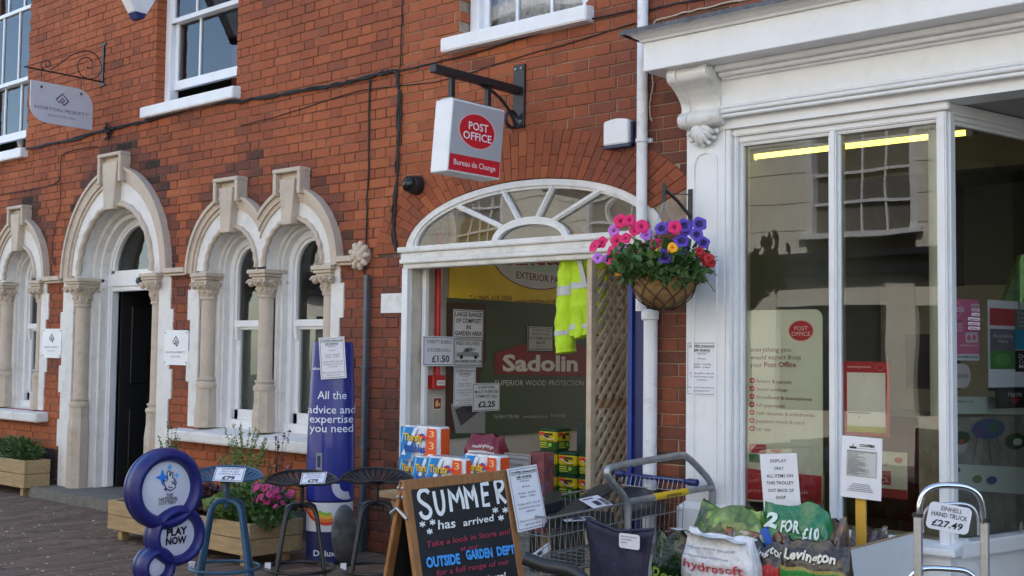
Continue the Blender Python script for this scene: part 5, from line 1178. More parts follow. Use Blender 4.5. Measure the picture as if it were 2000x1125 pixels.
cs_ = sheet('price_card', 'grey card for original multi purpose compost behind the kitchen rolls', 'card', fr, w_, h_, [('o', .008, .004, (90, 85, 85)), ('t', 'LEVINGTONS ORIGINAL', .06, .94, .3, .1, (90, 85, 85)), ('t', 'MULTI PURPOSE', .12, .7, .55, .1, (90, 85, 85))], mat('grey_card', (.30, .28, .28), .6, .05, 9))
fr, w_, h_ = frF(1034, 884, 1062, 945, -.30)
MB(fr).box(-w_/2, w_/2, -h_/2-.3, h_/2, -.10, 0).build('carton', mat('red_and_blue_carton', (.20, .05, .05), .5, .6, 14, dirt=(.05, .16, .25), dscale=12, damt=.9), None, 'small red and blue carton beside the grey price card', 'carton')
# ================================================================== things standing on the pavement
# ---- chalkboard A-frame; its faces run back from the street
AX = -3.92; yl, yr = S(783, 942, AX).y, S(991, 914, AX).y; zt = (S(783, 942, AX).z+S(991, 914, AX).z)/2
W = yr-yl; tilt = .20; Ht = sqrt(zt*zt+tilt*tilt)
ab = thing('chalkboard', (AX, (yl+yr)/2, 0), 'wooden A-frame chalkboard lettered with a summer message', 'chalkboard')
chalk = mat('black_chalkboard', (.012, .013, .016), .6, .4, 4)
def panel(sgn, face):
    up = V((-sgn*tilt, 0, zt)).normalized(); o = V((AX+sgn*.012, (yl+yr)/2, zt))-up*(Ht/2)
    T = frame(o, (0, sgn, 0), up); b_ = .046
    for u0, u1, v0, v1, nm in ((-W/2, -W/2+b_, -Ht/2, Ht/2, 'stile'), (W/2-b_, W/2, -Ht/2, Ht/2, 'stile'), (-W/2+b_, W/2-b_, Ht/2-b_, Ht/2, 'rail'), (-W/2+b_, W/2-b_, -Ht/2+.12, -Ht/2+.12+b_, 'rail')):
        MB(T).box(u0, u1, v0, v1, -.022, 0).build(nm, 'aframe', ab, bevel=.003)
    bd = MB(T).box(-W/2+b_-.004, W/2-b_+.004, -Ht/2+.15, Ht/2-b_+.004, -.016, -.006).build('board', chalk, ab)
    return T, bd
panel(-1, 0); T, bd = panel(1, 1)
w_, h_ = W, Ht; fr = T @ Matrix.Translation((0, 0, -.005)); q = fracer(fr, w_, h_); zc = lambda L: z4(L, 740, 820, .27113)
wh = (238, 238, 236); strokes = [
 [(358, 528), (338, 508), (308, 508), (286, 535), (290, 575), (318, 602), (352, 625), (372, 655), (366, 690), (340, 706), (312, 694), (296, 662)],
 [(392, 515), (402, 575), (414, 635), (432, 672), (452, 674), (465, 645), (464, 580), (450, 505)],
 [(522, 662), (512, 580), (500, 505), (532, 552), (560, 588), (565, 545), (572, 490), (600, 570), (612, 642)],
 [(640, 642), (625, 560), (612, 484), (645, 535), (672, 572), (672, 520), (675, 472), (695, 550), (708, 630)],
 [(788, 458), (735, 466), (744, 540), (752, 617), (798, 610)], [(744, 540), (786, 532)],
 [(858, 606), (845, 525), (832, 450), (862, 436), (886, 452), (888, 485), (868, 512), (846, 520), (880, 560), (914, 598)]]
it = []
for s_ in strokes: it.append(LQ(q, [tuple(p[:2]) for p in spline([V((x, y, 0)) for x, y in zc(s_)], 4)] if len(s_) > 6 and s_ is not strokes[2] and s_ is not strokes[3] else zc(s_), .020, wh))
for x, y in ((310, 752), (382, 738), (360, 805), (832, 652), (902, 651), (871, 707)):
    for an in (0, 60, 120): dx, dy = 22*cos(rad(an+20)), 22*sin(rad(an+20)); it.append(LQ(q, zc([(x-dx, y-dy), (x+dx, y+dy)]), .007, wh))
def TZ(s, x0, x1, y0, y1, ch, col, bold=.0, sh=.1):
    (a, b), (c, d) = zc([(x0, y0)])[0], zc([(x1, y1)])[0]; return TX(q, s, a, c, b, ch*.271, col, bold, sh, d)
it += [TZ('has', 418, 545, 790, 775, 66, wh, .015), TZ('arrived', 600, 822, 768, 728, 50, wh, .015), TZ('Take a look in Store and', 335, 938, 920, 822, 42, (165, 50, 75), .012), TZ('at our', 580, 712, 945, 925, 32, (165, 50, 75), .012),
       TZ('OUTSIDE', 335, 578, 1066, 1034, 72, (70, 160, 235), .045, 0), TZ('GARDEN', 620, 812, 1008, 988, 66, (70, 160, 235), .045, 0), TZ('DEPT', 842, 972, 980, 962, 62, (70, 160, 235), .045, 0), TZ('for a full range of our', 405, 930, 1125, 1038, 40, (165, 50, 75), .012), TZ('furniture!', 670, 905, 1185, 1140, 45, wh, .02)]
printing(bd, fr, w_, h_, it, lift=.0012)
for sgn in (-1, 1):
    for dz in (.035, .075): MB().lathe([(.009, 0), (.008, .005), (0, .008)], (AX+sgn*(.012+.2*dz*.25), yl-.0005, zt-dz), 8, Matrix.Rotation(pi/2, 3, 'X')).build('screw', 'steel', ab)
pA = [S(x, y, AX) for x, y in zc([(98, 690), (130, 608), (205, 700)])]
MB().tube([(AX-.055, yl-.006, pA[0].z), (AX-.01, yl-.012, pA[1].z-.02), (AX+.05, yl-.006, pA[2].z)], .009, 6).build('hinge_stay', 'steel', ab)
pl_o = fr.to_translation()+fr.to_3x3() @ V((0, 0, .03)); pl_n = fr.to_3x3() @ V((0, 0, 1))
def onp(px, py): d = ray(px, py); return CAM+d*((pl_o-CAM).dot(pl_n)/d.dot(pl_n))
tlc, trc, blc = onp(991.6, 916), onp(1049, 906.8), onp(1011, 1040)
f2 = frame((trc+blc)/2, trc-tlc, tlc-blc); sheet('notice', 'white job vacancy sheet fixed to the side of the chalkboard', 'notice', f2, (trc-tlc).length, (tlc-blc).length, JOB, 'card', .003)

# ---- tractor-seat stools
def stool(px, py, z, m, label, rz):
    c = D(px, py, z); t = thing('bar_stool', (c.x, c.y, 0), label, 'stool', 'tractor seat bar stools'); sz = c.z-.02; T = Matrix.Translation((c.x, c.y, 0)) @ Matrix.Rotation(rz, 4, 'Z')
    nu, nv = 45, 12; mb = MB(T); vs = []; fs = []
    def sf(u, v_):                            # u sweeps from the left tip round the back to the right tip, v from the middle to the rim
        ph = pi*u; r_ = .10+.90*v_; x = -cos(ph)*r_*.212; y = -.085+sin(ph)**.8*r_*.265-.035*abs(cos(ph))**3*r_
        return (x, y, sz+.070*r_**2.1*(.42+.58*sin(ph))+.020*math.exp(-(x*16)**2)*(1-min(1, sin(ph)*r_*1.6)))
    for i in range(nu+1):
        for j in range(nv+1): vs.append(sf(i/nu, j/nv))
    for i in range(nu):
        for j in range(nv):
            if not (i % 3 == 1 and 4 <= j <= 10 and 3 < i < nu-3): fs.append((i*(nv+1)+j, (i+1)*(nv+1)+j, (i+1)*(nv+1)+j+1, i*(nv+1)+j+1))
    fs.append(tuple(i*(nv+1) for i in range(nu+1))[::-1])
    o = mb.add(vs, fs).build('seat', m, t, smooth='all'); md = o.modifiers.new('thickness', 'SOLIDIFY'); md.thickness = .006; md.offset = -1
    rim = [sf(i/nu, 1) for i in range(nu+1)]+[sf(1, j/nv) for j in range(nv-1, -1, -1)]+[sf(0, j/nv) for j in range(0, nv)]
    MB(T).tube(rim, .006, 6, closed=True).build('seat_rim', m, t, smooth=True)
    MB(T).tube([(0, 0, sz-.16), (0, 0, sz+.005)], .013, 10).build('screw_stem', m, t)
    MB(T).lathe([(.03, sz-.012), (.045, sz-.004), (.045, sz)], (0, 0, 0), 14).build('hub', m, t)
    for an in (pi/4, 3*pi/4):
        d = V((cos(an), sin(an), 0)); zt_ = sz-.12
        pts = [d*-.235, d*-.125+V((0, 0, zt_-.055)), d*-.105+V((0, 0, zt_-.018)), d*-.07+V((0, 0, zt_)), d*.07+V((0, 0, zt_)), d*.105+V((0, 0, zt_-.018)), d*.125+V((0, 0, zt_-.055)), d*.235]
        MB(T).tube(pts, .0135, 10).build('leg', m, t, smooth=True)
    rz_ = .19; rr = .235-(.11)*(rz_/(sz-.175))+.008
    MB(T).tube([(rr*cos(a), rr*sin(a), rz_) for a in [2*pi*i/36 for i in range(36)]], .010, 8, closed=True).build('foot_ring', m, t, smooth=True)
    MB(T).box(-rr-.004, -rr+.03, -.03, .0, rz_-.0, rz_+.035).build('swing_tag', 'paper', t)
    return c
blue = mat('teal_blue_enamel', (.030, .095, .17), .38, .2, 14); blk2 = mat('black_enamel', (.012, .012, .013), .4, .3, 14)
SZ = 7.0
c1 = stool(444, 932, SZ, blue, 'teal blue metal bar stool with slotted tractor seat, in front of the planter', rad(50))
c2 = stool(590, 940, SZ, blk2, 'black metal bar stool with a price card on its tractor seat', rad(52))
c3 = stool(737, 936, SZ, blk2, 'black metal bar stool next to the chalkboard, without a price card', rad(48))
PR = [('o', .005, .003, bk_), ('t', 'FALLEN FRUITS', .22, .80, .20, .10, bk_), ('t', 'TRACTOR SEAT', .2, .8, .37, .10, bk_), ('t', 'IN BLACK & BLUE', .14, .88, .54, .10, bk_), ('t', '£79', .30, .72, .88, .24, bk_, .03)]
for (a, b, c, lb) in (((424, 912), (482, 914), (413, 939), 'white price card reading £79 on the blue stool'), ((596, 924), (644, 922), (580, 945), 'white price card reading £79 on the black stool')):
    zc_ = SZ-.13; tlp, trp = D(*a, zc_), D(*b, zc_); blp = D(*c, zc_-.09); fr = frame((trp+blp)/2, trp-tlp, tlp-blp)
    sheet('price_card', lb, 'card', fr, (trp-tlp).length, (tlp-blp).length, PR, 'card')
# ---- lottery pavement sign
lz = 6.5; LC = [(320, 954, .226, .147, 'big'), (341, 1045, .170, .107, 'mid'), (301, 1106, .112, .050, 'small')]
nb = D(310, 1040, lz); ls = thing('lottery_sign', (nb.x, nb.y, 0), 'blue pavement sign of three stacked rings with white discs', 'sign')
lb_ = mat('royal_blue_plastic', (.011, .013, .13), .38, .12, 6, .1, 60); dw = mat('white_disc_face', (.62, .62, .70), .4, .03, 6)
xd = V((.04, .999, 0)); fr0 = frame(D(320, 954, lz), xd, (0, 0, 1)); q0 = None
o0 = fr0.to_translation(); n0 = fr0.to_3x3() @ V((0, 0, 1))
def onl(px, py): d = ray(px, py); return CAM+d*((o0-CAM).dot(n0)/d.dot(n0))
for px, py, ro, ri, k in LC:
    f = frame(onl(px, py), xd, (0, 0, 1)); a = (ro-ri)/2; rm = (ro+ri)/2; mb = MB(f)
    mb.lathe([(rm+a*1.0*cos(t), .075*sin(t)) for t in [2*pi*i/14 for i in range(15)]], (0, 0, 0), 44)
    ring = mb.build('ring', lb_, ls, smooth='all')
    dsc = MB(f).lathe([(ri+.012, -.02), (ri+.012, .02), (ri*.6, .034), (0, .038)], (0, 0, 0), 40).build('disc', dw, ring, smooth=True)
    fp_ = f @ Matrix.Translation((0, 0, .040)); qq = fracer(fp_, 2*ri, 2*ri); zl = lambda L: z4(L, 220, 820, .271)
    if k == 'big':
        navy_ = (25, 22, 60); cy = (60, 170, 235); b2 = (35, 125, 225)
        def star(cx, cy_, r1, rx): return [(cx, cy_-r1), (cx+rx*.28, cy_-r1*.25), (cx+rx, cy_), (cx+rx*.28, cy_+r1*.25), (cx, cy_+r1), (cx-rx*.28, cy_+r1*.25), (cx-rx, cy_), (cx-rx*.28, cy_-r1*.25)]
        itl = [PQ(qq, zl(star(360, 415, 62, 55)), b2), PQ(qq, zl(star(414, 340, 26, 22)), cy), PQ(qq, zl(star(463, 400, 26, 20)), cy), PQ(qq, zl(star(380, 500, 20, 18)), (45, 40, 130)),
               PQ(qq, zl([(362, 432), (385, 442), (398, 425), (392, 385), (398, 370), (410, 372), (412, 395), (424, 372), (434, 376), (428, 420), (450, 430), (458, 455), (450, 490), (420, 508), (390, 500), (375, 465)]), (205, 205, 215)),
               LQ(qq, zl([(362, 432), (385, 445), (396, 430), (390, 388), (398, 369), (411, 372), (412, 408)]), .0065, navy_), LQ(qq, zl([(412, 408), (424, 374), (435, 378), (430, 418)]), .0065, navy_), LQ(qq, zl([(362, 432), (372, 465), (388, 498), (418, 510), (448, 490), (457, 450), (445, 425), (430, 420)]), .0065, navy_),
               LQ(qq, zl([(425, 440), (430, 462), (440, 464), (440, 436)]), .006, navy_), LQ(qq, zl([(440, 440), (446, 466), (455, 460)]), .006, navy_), LQ(qq, zl([(400, 478), (412, 490), (430, 485)]), .006, navy_),
               TX(qq, 'THE', 220+384*.271, 220+436*.271, 820+556*.271, 6.6, navy_, .015, .2, 820+550*.271), TX(qq, 'NATIONAL', 220+330*.271, 220+468*.271, 820+586*.271, 6.6, navy_, .015, .2, 820+574*.271), TX(qq, 'LOTTERY', 220+332*.271, 220+460*.271, 820+613*.271, 6.6, navy_, .015, .2, 820+603*.271)]
        printing(dsc, fp_, 2*ri, 2*ri, itl, lift=.0008)
    if k == 'mid':
        zl2 = lambda x, y: (220+x*.271, 820+y*.271)
        a, b = zl2(388, 842), zl2(537, 818); c, d = zl2(382, 902), zl2(532, 884)
        printing(dsc, fp_, 2*ri, 2*ri, [TX(qq, 'PLAY', a[0], b[0], a[1], 14, (18, 16, 40), .05, 0, b[1]), TX(qq, 'NOW', c[0], d[0], c[1], 13.5, (18, 16, 40), .05, 0, d[1])], lift=.0008)
bs = onl(308, 1150); MB(frame((bs.x, bs.y, 0), xd, (0, 0, 1))).lathe([(0, 0)], (0, 0, 0), 8) if False else None
MB(Matrix.Translation((bs.x, bs.y, 0))).lathe([(.30, 0), (.30, .03), (.20, .07), (.07, .09), (.06, bs.z+.06)], (0, 0, 0), 28, sx=1, sy=.8).build('base', lb_, ls, smooth=True)
# ---- planters
def planter(name, x0, x1, y0, y1, z0, z1, label, nb_=2):
    t = thing(name, ((x0+x1)/2, (y0+y1)/2, 0), label, 'planter', 'timber planters along the wall'); h_ = (z1-z0)/nb_
    for k in range(nb_):
        a, b = z0+k*h_+.002, z0+(k+1)*h_-.002
        MB().box(x0, x1, y0, y0+.028, a, b).build('board', 'timber', t, bevel=.004); MB().box(x0, x1, y1-.028, y1, a, b).build('board', 'timber', t, bevel=.004)
        MB().box(x0+.002, x0+.03, y0+.028, y1-.028, a, b).build('end_board', 'timber', t, bevel=.004); MB().box(x1-.03, x1-.002, y0+.028, y1-.028, a, b).build('end_board', 'timber', t, bevel=.004)
    for x in (x0+.09, x1-.15):
        for y in (y0+.04, y1-.1): MB().box(x, x+.06, y, y+.06, 0, z0+.05).build('foot', 'timber', t)
    MB().box(x0+.03, x1-.03, y0+.028, y1-.028, z0+.03, z1-.035).build('soil', 'soil', t); return t
pc = planter('planter', -8.46, -6.63, -1.06, -.60, .075, .30, 'long pale timber planter of flowers in front of the twin arched windows')
planter('planter', -13.0, P(48, 900, -.33).x, -.33, -.06, .08, .355, 'timber planter with lavender at the far left edge')
def clump(name, label, c, mats, fn, parts=()):
    t = thing(name, c, label, 'plant', 'plants growing in the planters'); return t
def plant(label, c, rx, ry, rz, n, size, m, shape=.45, up=.3, stems=0, sh=.5, name='plant', fl=None, spikes=0):
    t = thing(name, (c[0], c[1], c[2]), label, 'plant', 'plants growing in the planters'); c = V(c)
    mb = MB(); leaves(mb, (c.x, c.y, c.z+rz), rx, ry, rz, n, size, shape, .25, up); mb.build('leaves', m, t, kind='stuff')
    if stems:
        sb = MB(); tips = []
        for _ in range(stems):
            an = random.uniform(0, 2*pi); r_ = random.uniform(.1, 1); e = c+V((rx*1.3*r_*cos(an), ry*1.1*r_*sin(an), sh*random.uniform(.55, 1))); mid = c+V((rx*.5*r_*cos(an), ry*.5*r_*sin(an), (e.z-c.z)*.55))
            sb.tube(spline([c+V((rx*.3*cos(an), ry*.3*sin(an), 0)), mid, e], 5), .0018, 4); tips.append((mid, e))
            for k in range(spikes):
                p = mid.lerp(e, random.uniform(.1, 1)); d = V((random.gauss(0, 1), random.gauss(0, 1), random.gauss(.3, .6))).normalized()*.018; s_ = d.orthogonal()*.35
                sb.add([p, p+d*.6+s_, p+d, p+d*.6-s_], [(0, 1, 2, 3)])
        sb.build('stems', m, t, kind='stuff')
        if fl:
            for mid, e in tips:
                d = V((random.gauss(.1, .5), random.gauss(-.8, .4), random.gauss(.6, .3))).normalized()
                inst('flower', fl, t, Matrix.Translation(e) @ d.to_track_quat('Z', 'Y').to_matrix().to_4x4() @ Matrix.Scale(random.uniform(.55, .85), 4))
    return t
magenta = petunia('magenta_daisy', srgb(175, 45, 110), srgb(120, 30, 60), .030, 9); mauve = petunia('mauve_bloom', srgb(165, 110, 175), srgb(120, 70, 140), .026, 7)
zs_ = .26
plant('bright green bedding plant at the left end of the long planter', (-8.25, -.86, zs_), .12, .12, .10, 160, .045, M['leaf2'], stems=12, sh=.22, spikes=8)
plant('wispy tall stems rising in front of the doorway column', (-8.0, -.80, zs_), .2, .1, .08, 160, .04, M['leaf'], stems=22, sh=.66, spikes=18)
plant('dark purple leaved plant in the middle of the long planter', (-7.45, -.82, zs_), .19, .13, .10, 260, .065, M['leaf3'], .55)
plant('tall wispy pale green stems under the twin window sill', (-7.2, -.70, zs_), .30, .1, .14, 380, .04, M['leaf2'], stems=46, sh=.68, spikes=20)
plant('large leaved green geranium behind the blue stool', (-7.0, -.92, zs_), .19, .13, .10, 260, .07, M['leaf2'], .6, stems=5, sh=.30, fl=mauve)
plant('grassy green tufts spilling over the planter corner', (-6.80, -.88, zs_-.02), .20, .19, .15, 520, .085, M['leaf'], .09, .5, stems=16, sh=.34, spikes=6)
plant('magenta flowers at the right end of the long planter', (-6.60, -.90, zs_+.02), .13, .12, .08, 170, .05, M['leaf'], stems=60, sh=.27, fl=magenta)
plant('mauve flowers just above the magenta ones', (-6.85, -.66, zs_+.03), .13, .1, .10, 160, .05, M['leaf'], stems=11, sh=.36, fl=mauve)
plant('lavender and grassy greenery in the far left planter', (-11.75, -.2, .33), .42, .1, .10, 900, .075, M['leaf'], .10, .6, stems=30, sh=.24, spikes=10)
plant('brown dried flower stems beside the paint display', (-6.95, -.60, zs_), .14, .08, .05, 60, .03, mat('dried_stems', (.10, .05, .035), .8, .3, 20), stems=9, sh=.66, spikes=18)
# ---- blue paint display totem
dx, dy = P(648, 800, -.52).x, -.52; zt = P(650, 668, -.52).z; face = (V((CAM.x, CAM.y, 0))-V((dx, dy, 0))).normalized(); fa = math.atan2(face.y, face.x)
dp = thing('paint_display', (dx, dy, 0), 'tall blue curved cardboard paint display standing against the brick wall', 'display stand')
RX, RY = .168, .12; Rz = Matrix.Rotation(fa+pi/2, 4, 'Z'); TD = Matrix.Translation((dx, dy, 0)) @ Rz       # local -y looks at the street corner
dblue = mat('glossy_blue_card', (.016, .026, .22), .28, .1, 3, coat=.3); zm = P(645, 975, -.52).z
def wsc(z): return 1-.16*max(0, (z-.75)/.8)**1.3-(.05 if z < zm else 0)
def tot(z0, z1, m, name, ex=0.):
    mb = MB(TD); n = 36; k = 8
    mb.grid(lambda u, v_: ((RX+ex)*wsc(z0+(z1-z0)*v_)*cos(2*pi*u), (RY+ex)*wsc(z0+(z1-z0)*v_)*sin(2*pi*u), z0+(z1-z0)*v_), n, k, True)
    for z in (z0, z1): mb.add([((RX+ex)*wsc(z)*cos(2*pi*i/n), (RY+ex)*wsc(z)*sin(2*pi*i/n), z) for i in range(n)], [tuple(range(n)) if z == z1 else tuple(range(n))[::-1]])
    return mb.build(name, m, dp, smooth=True)
up_ = tot(zm, zt, dblue, 'upper_wrap'); lo_ = tot(.02, zm-.004, mat('navy_card', (.012, .018, .10), .35, .1, 3), 'lower_wrap')
tot(zm-.21, zm-.012, mat('white_card', (.68, .68, .70), .35, .05, 4), 'white_band', .002)
def wrapped(s, xc, z0, width, capz, m, parent, bold=0, sh=0, ex=.003):
    vs, fs = text_mesh(s, bold, sh); lo = min(p.x for p in vs); hi = max(p.x for p in vs); mb = MB(TD); out = []
    for p in vs:
        x = xc+((p.x-lo)/(hi-lo)-.5)*width; z = z0+p.y/CAPH*capz; a = (RX+ex)*wsc(z); x = max(-a*.999, min(a*.999, x)); out.append((x, -(RY+ex)*wsc(z)*sqrt(1-(x/a)**2), z))
    mb.add(out, fs); mb.build('lettering', m, parent)
def wshape(pts, m, parent, ex=.0022):
    mb = MB(TD); out = []
    for x, z in pts: a = (RX+ex)*wsc(z); x = max(-a*.995, min(a*.995, x)); out.append((x, -(RY+ex)*wsc(z)*sqrt(1-(x/a)**2), z))
    n = len(out)//2; mb.add(out, [(i, i+1, n+i+1, n+i) for i in range(n-1)]); mb.build('printed_shape', m, parent)
wt = ink(225, 228, 240); zz_ = lambda py: P(648, py, -.52).z
for s, w2, py in (('All the', .20, 778), ('advice and', .33, 806), ('expertise', .30, 824), ('you need', .30, 842)): wrapped(s, 0, zz_(py), w2, .055, wt, up_, .004)
arcp = lambda cx, cz, r0, r1, a0, a1, n=16: [(cx+r0*cos(a0+(a1-a0)*i/n), cz+r0*sin(a0+(a1-a0)*i/n)) for i in range(n+1)]+[(cx+r1*cos(a0+(a1-a0)*i/n), cz+r1*sin(a0+(a1-a0)*i/n)) for i in range(n+1)]
wshape(arcp(.11, zz_(945), .10, .045, pi*.95, pi*1.6), ink(190, 190, 200), up_)
wshape([(-.10, zz_(882)), (-.06, zz_(882)), (-.10, zz_(918)), (-.06, zz_(918))], ink(130, 135, 150), up_); wshape([(-.092, zz_(888)), (-.07, zz_(888)), (-.092, zz_(910)), (-.07, zz_(910))], ink(40, 45, 70), up_, .003)
wshape([(-.165, zz_(690)), (-.09, zz_(690)), (-.165, zz_(738)), (-.09, zz_(738))], ink(25, 28, 40), up_); wrapped('ulux', -.11, zz_(722), .05, .02, wt, up_, .01)
for k, col in enumerate(((205, 60, 30), (230, 120, 30), (225, 180, 40), (140, 185, 50))): wshape(arcp(-.02, zm-.01, .155-.022*k, .135-.022*k, pi*1.02+.25*k, pi*1.62), ink(*col), lo_, .0045+.0008*k)
wrapped('Dulux', -.03, zz_(1082), .15, .04, wt, lo_, .012); wrapped('colour', -.03, zz_(1098), .10, .022, wt, lo_)
cA, cB, cC = D(622, 660, 8.15), D(672, 657, 8.15), D(627, 741, 8.15)
fr = frame((cB+cC)/2, cB-cA, cA-cC); sheet('notice', 'white job vacancy sheet taped to the top of the blue paint display', 'notice', fr, (cB-cA).length, (cA-cC).length, JOB, 'card')
c = D(672, 1045, 7.45); mb = MB(frame(c, RT, V((.12, .1, 1)))); mb.lathe([(0, .03), (.5, .028), (.85, .012), (1, -.02), (.9, -.03), (0, -.02)], (0, 0, 0), 28, sx=.085, sy=.19)
for i in range(len(mb.v)): pass
mb.build('grey_pan', mat('scuffed_grey_plastic', (.06, .06, .066), .5, .6, 9, dirt=(.22, .22, .23), dscale=7, damt=.6), None, 'scuffed grey oval plastic pan propped against the paint display', 'pan', smooth=True)
# ---- galvanised hoop barrier beside the pilaster
HX_ = -3.60; hp = thing('hoop_barrier', (HX_, -.5, 0), 'galvanised tubular hoop rail with a yellow sleeve beside the pilaster', 'barrier')
h1, h2, h3, h4 = S(1226, 1035, HX_), S(1190, 914, HX_), S(1335, 890, HX_), S(1390, 975, HX_)
MB().tube(spline([V((HX_, h1.y, 0)), V((HX_, h1.y, .45)), h1, S(1222, 978, HX_), S(1192, 938, HX_), S(1186, 920, HX_), S(1200, 911, HX_), S(1262, 900, HX_), S(1325, 890, HX_), S(1342, 893, HX_), S(1368, 918, HX_), S(1388, 945, HX_), S(1391, 985, HX_), V((HX_, S(1391, 985, HX_).y, .2)), V((HX_, S(1391, 985, HX_).y, 0))], 5), .019, 12).build('hoop', 'steel', hp, smooth=True)
a, b = S(1226, 980, HX_), S(1388, 952, HX_); MB().tube([a, b], .017, 12).build('cross_bar', 'steel', hp, smooth=True)
a, b = S(1277, 971, HX_), S(1340, 960, HX_); MB().tube([a, b], .0195, 12).build('yellow_sleeve', ink(225, 180, 20), hp, smooth=True)
fr = frame((a+b)/2+V((.0205, 0, .0)), b-a, (0, 0, 1)); printing(hp, fr, (b-a).length, .04, [('t', 'DAVISONS', .3, .75, .68, .35, (60, 45, 20), .02)])
p = S(1397, 975, HX_); MB().box(HX_-.02, HX_+.03, p.y-.01, -.07, p.z-.02, p.z+.015).build('wall_bracket', 'steel', hp)
# ---- shopping trolley with black trays
tx0, tx1, ty0, ty1 = -4.20, -3.735, -1.38, -.18; zr0, zr1 = .665, .70; zb_ = .38
tr_ = thing('shopping_trolley', ((tx0+tx1)/2, -.8, 0), 'wire shopping trolley with a blue handle full of black trays', 'shopping trolley')
wm = mat('trolley_wire', (.32, .33, .32), .4, .2, 20, metal=.7)
def zr(y): return zr0+(zr1-zr0)*(y-ty0)/(ty1-ty0)
def side(x, xb, name):
    mb = MB(); n = 26
    for i in range(n+1):
        y = ty0+(ty1-ty0)*i/n; mb.tube([(x, y, zr(y)), (xb, y+.02, zb_)], .0024, 4)
    for t in (.33, .66): mb.tube([(x+(xb-x)*t, ty0, zr(ty0)+(zb_-zr(ty0))*t), (x+(xb-x)*t, ty1, zr(ty1)+(zb_-zr(ty1))*t)], .003, 4)
    mb.build(name, wm, tr_); 
side(tx1, tx1-.03, 'wire_side'); side(tx0, tx0+.03, 'wire_side')
mb = MB()
for i in range(11):
    x = tx0+(tx1-tx0)*i/10; mb.tube([(x, ty0, zr0), (x*.94+.06*(tx0+tx1)/2, ty0+.02, zb_)], .0024, 4)
for t in (.33, .66): mb.tube([(tx0, ty0, zr0+(zb_-zr0)*t), (tx1, ty0, zr0+(zb_-zr0)*t)], .003, 4)
mb.build('wire_nose', wm, tr_)
mb = MB()
for i in range(11): x = tx0+.03+(tx1-tx0-.06)*i/10; mb.tube([(x, ty0+.02, zb_), (x, ty1+.02, zb_)], .0024, 4)
for i in range(14): y = ty0+.02+(ty1-ty0)*i/13; mb.tube([(tx0+.03, y, zb_), (tx1-.03, y, zb_)], .0024, 4)
mb.build('wire_floor', wm, tr_)
MB().tube([(tx0, ty1, zr1), (tx0, ty0, zr0), (tx1, ty0, zr0), (tx1, ty1, zr1)], .006, 8, closed=True).build('rim', wm, tr_)
for x in (tx0+.04, tx1-.04):
    MB().tube([(x, ty0+.05, .13), (x, ty0+.03, zb_), (x, ty1, zb_), (x, ty1+.05, .13), (x, ty0+.05, .13)], .011, 8).build('chassis', wm, tr_)
    for y in (ty0+.08, ty1+.03): MB().lathe([(.0, -.013), (.055, -.013), (.06, 0), (.055, .013), (0, .013)], (x, y, .061), 16, Matrix.Rotation(pi/2, 3, 'Y')).build('castor', 'black_plastic', tr_)
ha, hb_ = V((-4.235, -.15, .762)), V((-3.665, -.15, .752)); MB().tube([ha, hb_], .014, 10).build('handle', ink(22, 28, 95), tr_, smooth=True)
MB().tube([hb_+V((-.06, 0, 0)), hb_+V((.0, 0, 0))], .021, 10).build('handle_grip', 'navy', tr_, smooth=True); MB().tube([ha, ha+V((.06, 0, 0))], .021, 10).build('handle_grip', 'navy', tr_, smooth=True)
mb = MB()
for i in range(14): x = tx0+.02+(tx1-tx0-.04)*i/13; mb.tube([(x, ty1, zr1), (x, ty1+.02, zr1+.06)], .0024, 4)
mb.tube([(tx0+.02, ty1+.02, zr1+.06), (tx1-.02, ty1+.02, zr1+.06)], .004, 5); mb.build('back_gate', wm, tr_)
def tray(px, label, th=.02, m='black_plastic'):
    pts = [S(x, y, X) for x, y, X in px]; n = (pts[1]-pts[0]).cross(pts[2]-pts[0]).normalized()
    if n.z < 0: n = -n
    vs = pts+[p-n*th for p in pts]; mb = MB().hexa(vs[4:]+vs[:4]); o = mb.build('black_tray', m, None, label, 'tray', 'black trays in the trolley', bevel=.006); return o, pts, n
gp_ = mat('dark_grey_rubber', (.030, .031, .034), .45, .3, 14)
o, pt_, n = tray([(1070, 1012, -3.78), (1140, 996, -3.78), (1215, 938, -4.05), (1160, 950, -4.15)], 'big black tray tipped up in the trolley with a white label', .03, gp_)
o2, p2, n2 = tray([(1066, 1020, -3.80), (1200, 1030, -3.80), (1200, 1000, -4.12), (1075, 990, -4.15)], 'flat black tray lying in the front of the trolley', .03, gp_)
tray([(1220, 1000, -3.8), (1300, 985, -3.8), (1290, 945, -4.1), (1210, 952, -4.1)], 'round edged black tray at the back of the trolley', .05)
tray([(1063, 985, -4.0), (1098, 975, -4.0), (1098, 955, -4.14), (1063, 962, -4.14)], 'small black box standing in the nose of the trolley', .13)
for (a, b, c, X, lb) in (((1153, 978), (1188, 970), (1141, 991), -3.83, 'creased white label stuck on the tipped black tray'), ((1092, 1011), (1152, 1008), (1106, 1018), -3.81, 'white label on the flat tray in the trolley')):
    A0, B0, C0 = S(*a, X), S(*b, X), S(*c, X-.0); C0 = S(*c, X+.04); fr = frame((B0+C0)/2, B0-A0, A0-C0)
    sheet('tray_label', lb, 'label', fr, (B0-A0).length, (A0-C0).length, [('r', .05, .1, .6, .2, (90, 90, 100)), ('r', .3, .4, .6, .8, (60, 60, 70)), ('r', .7, .3, .95, .9, (120, 110, 115))], 'card')
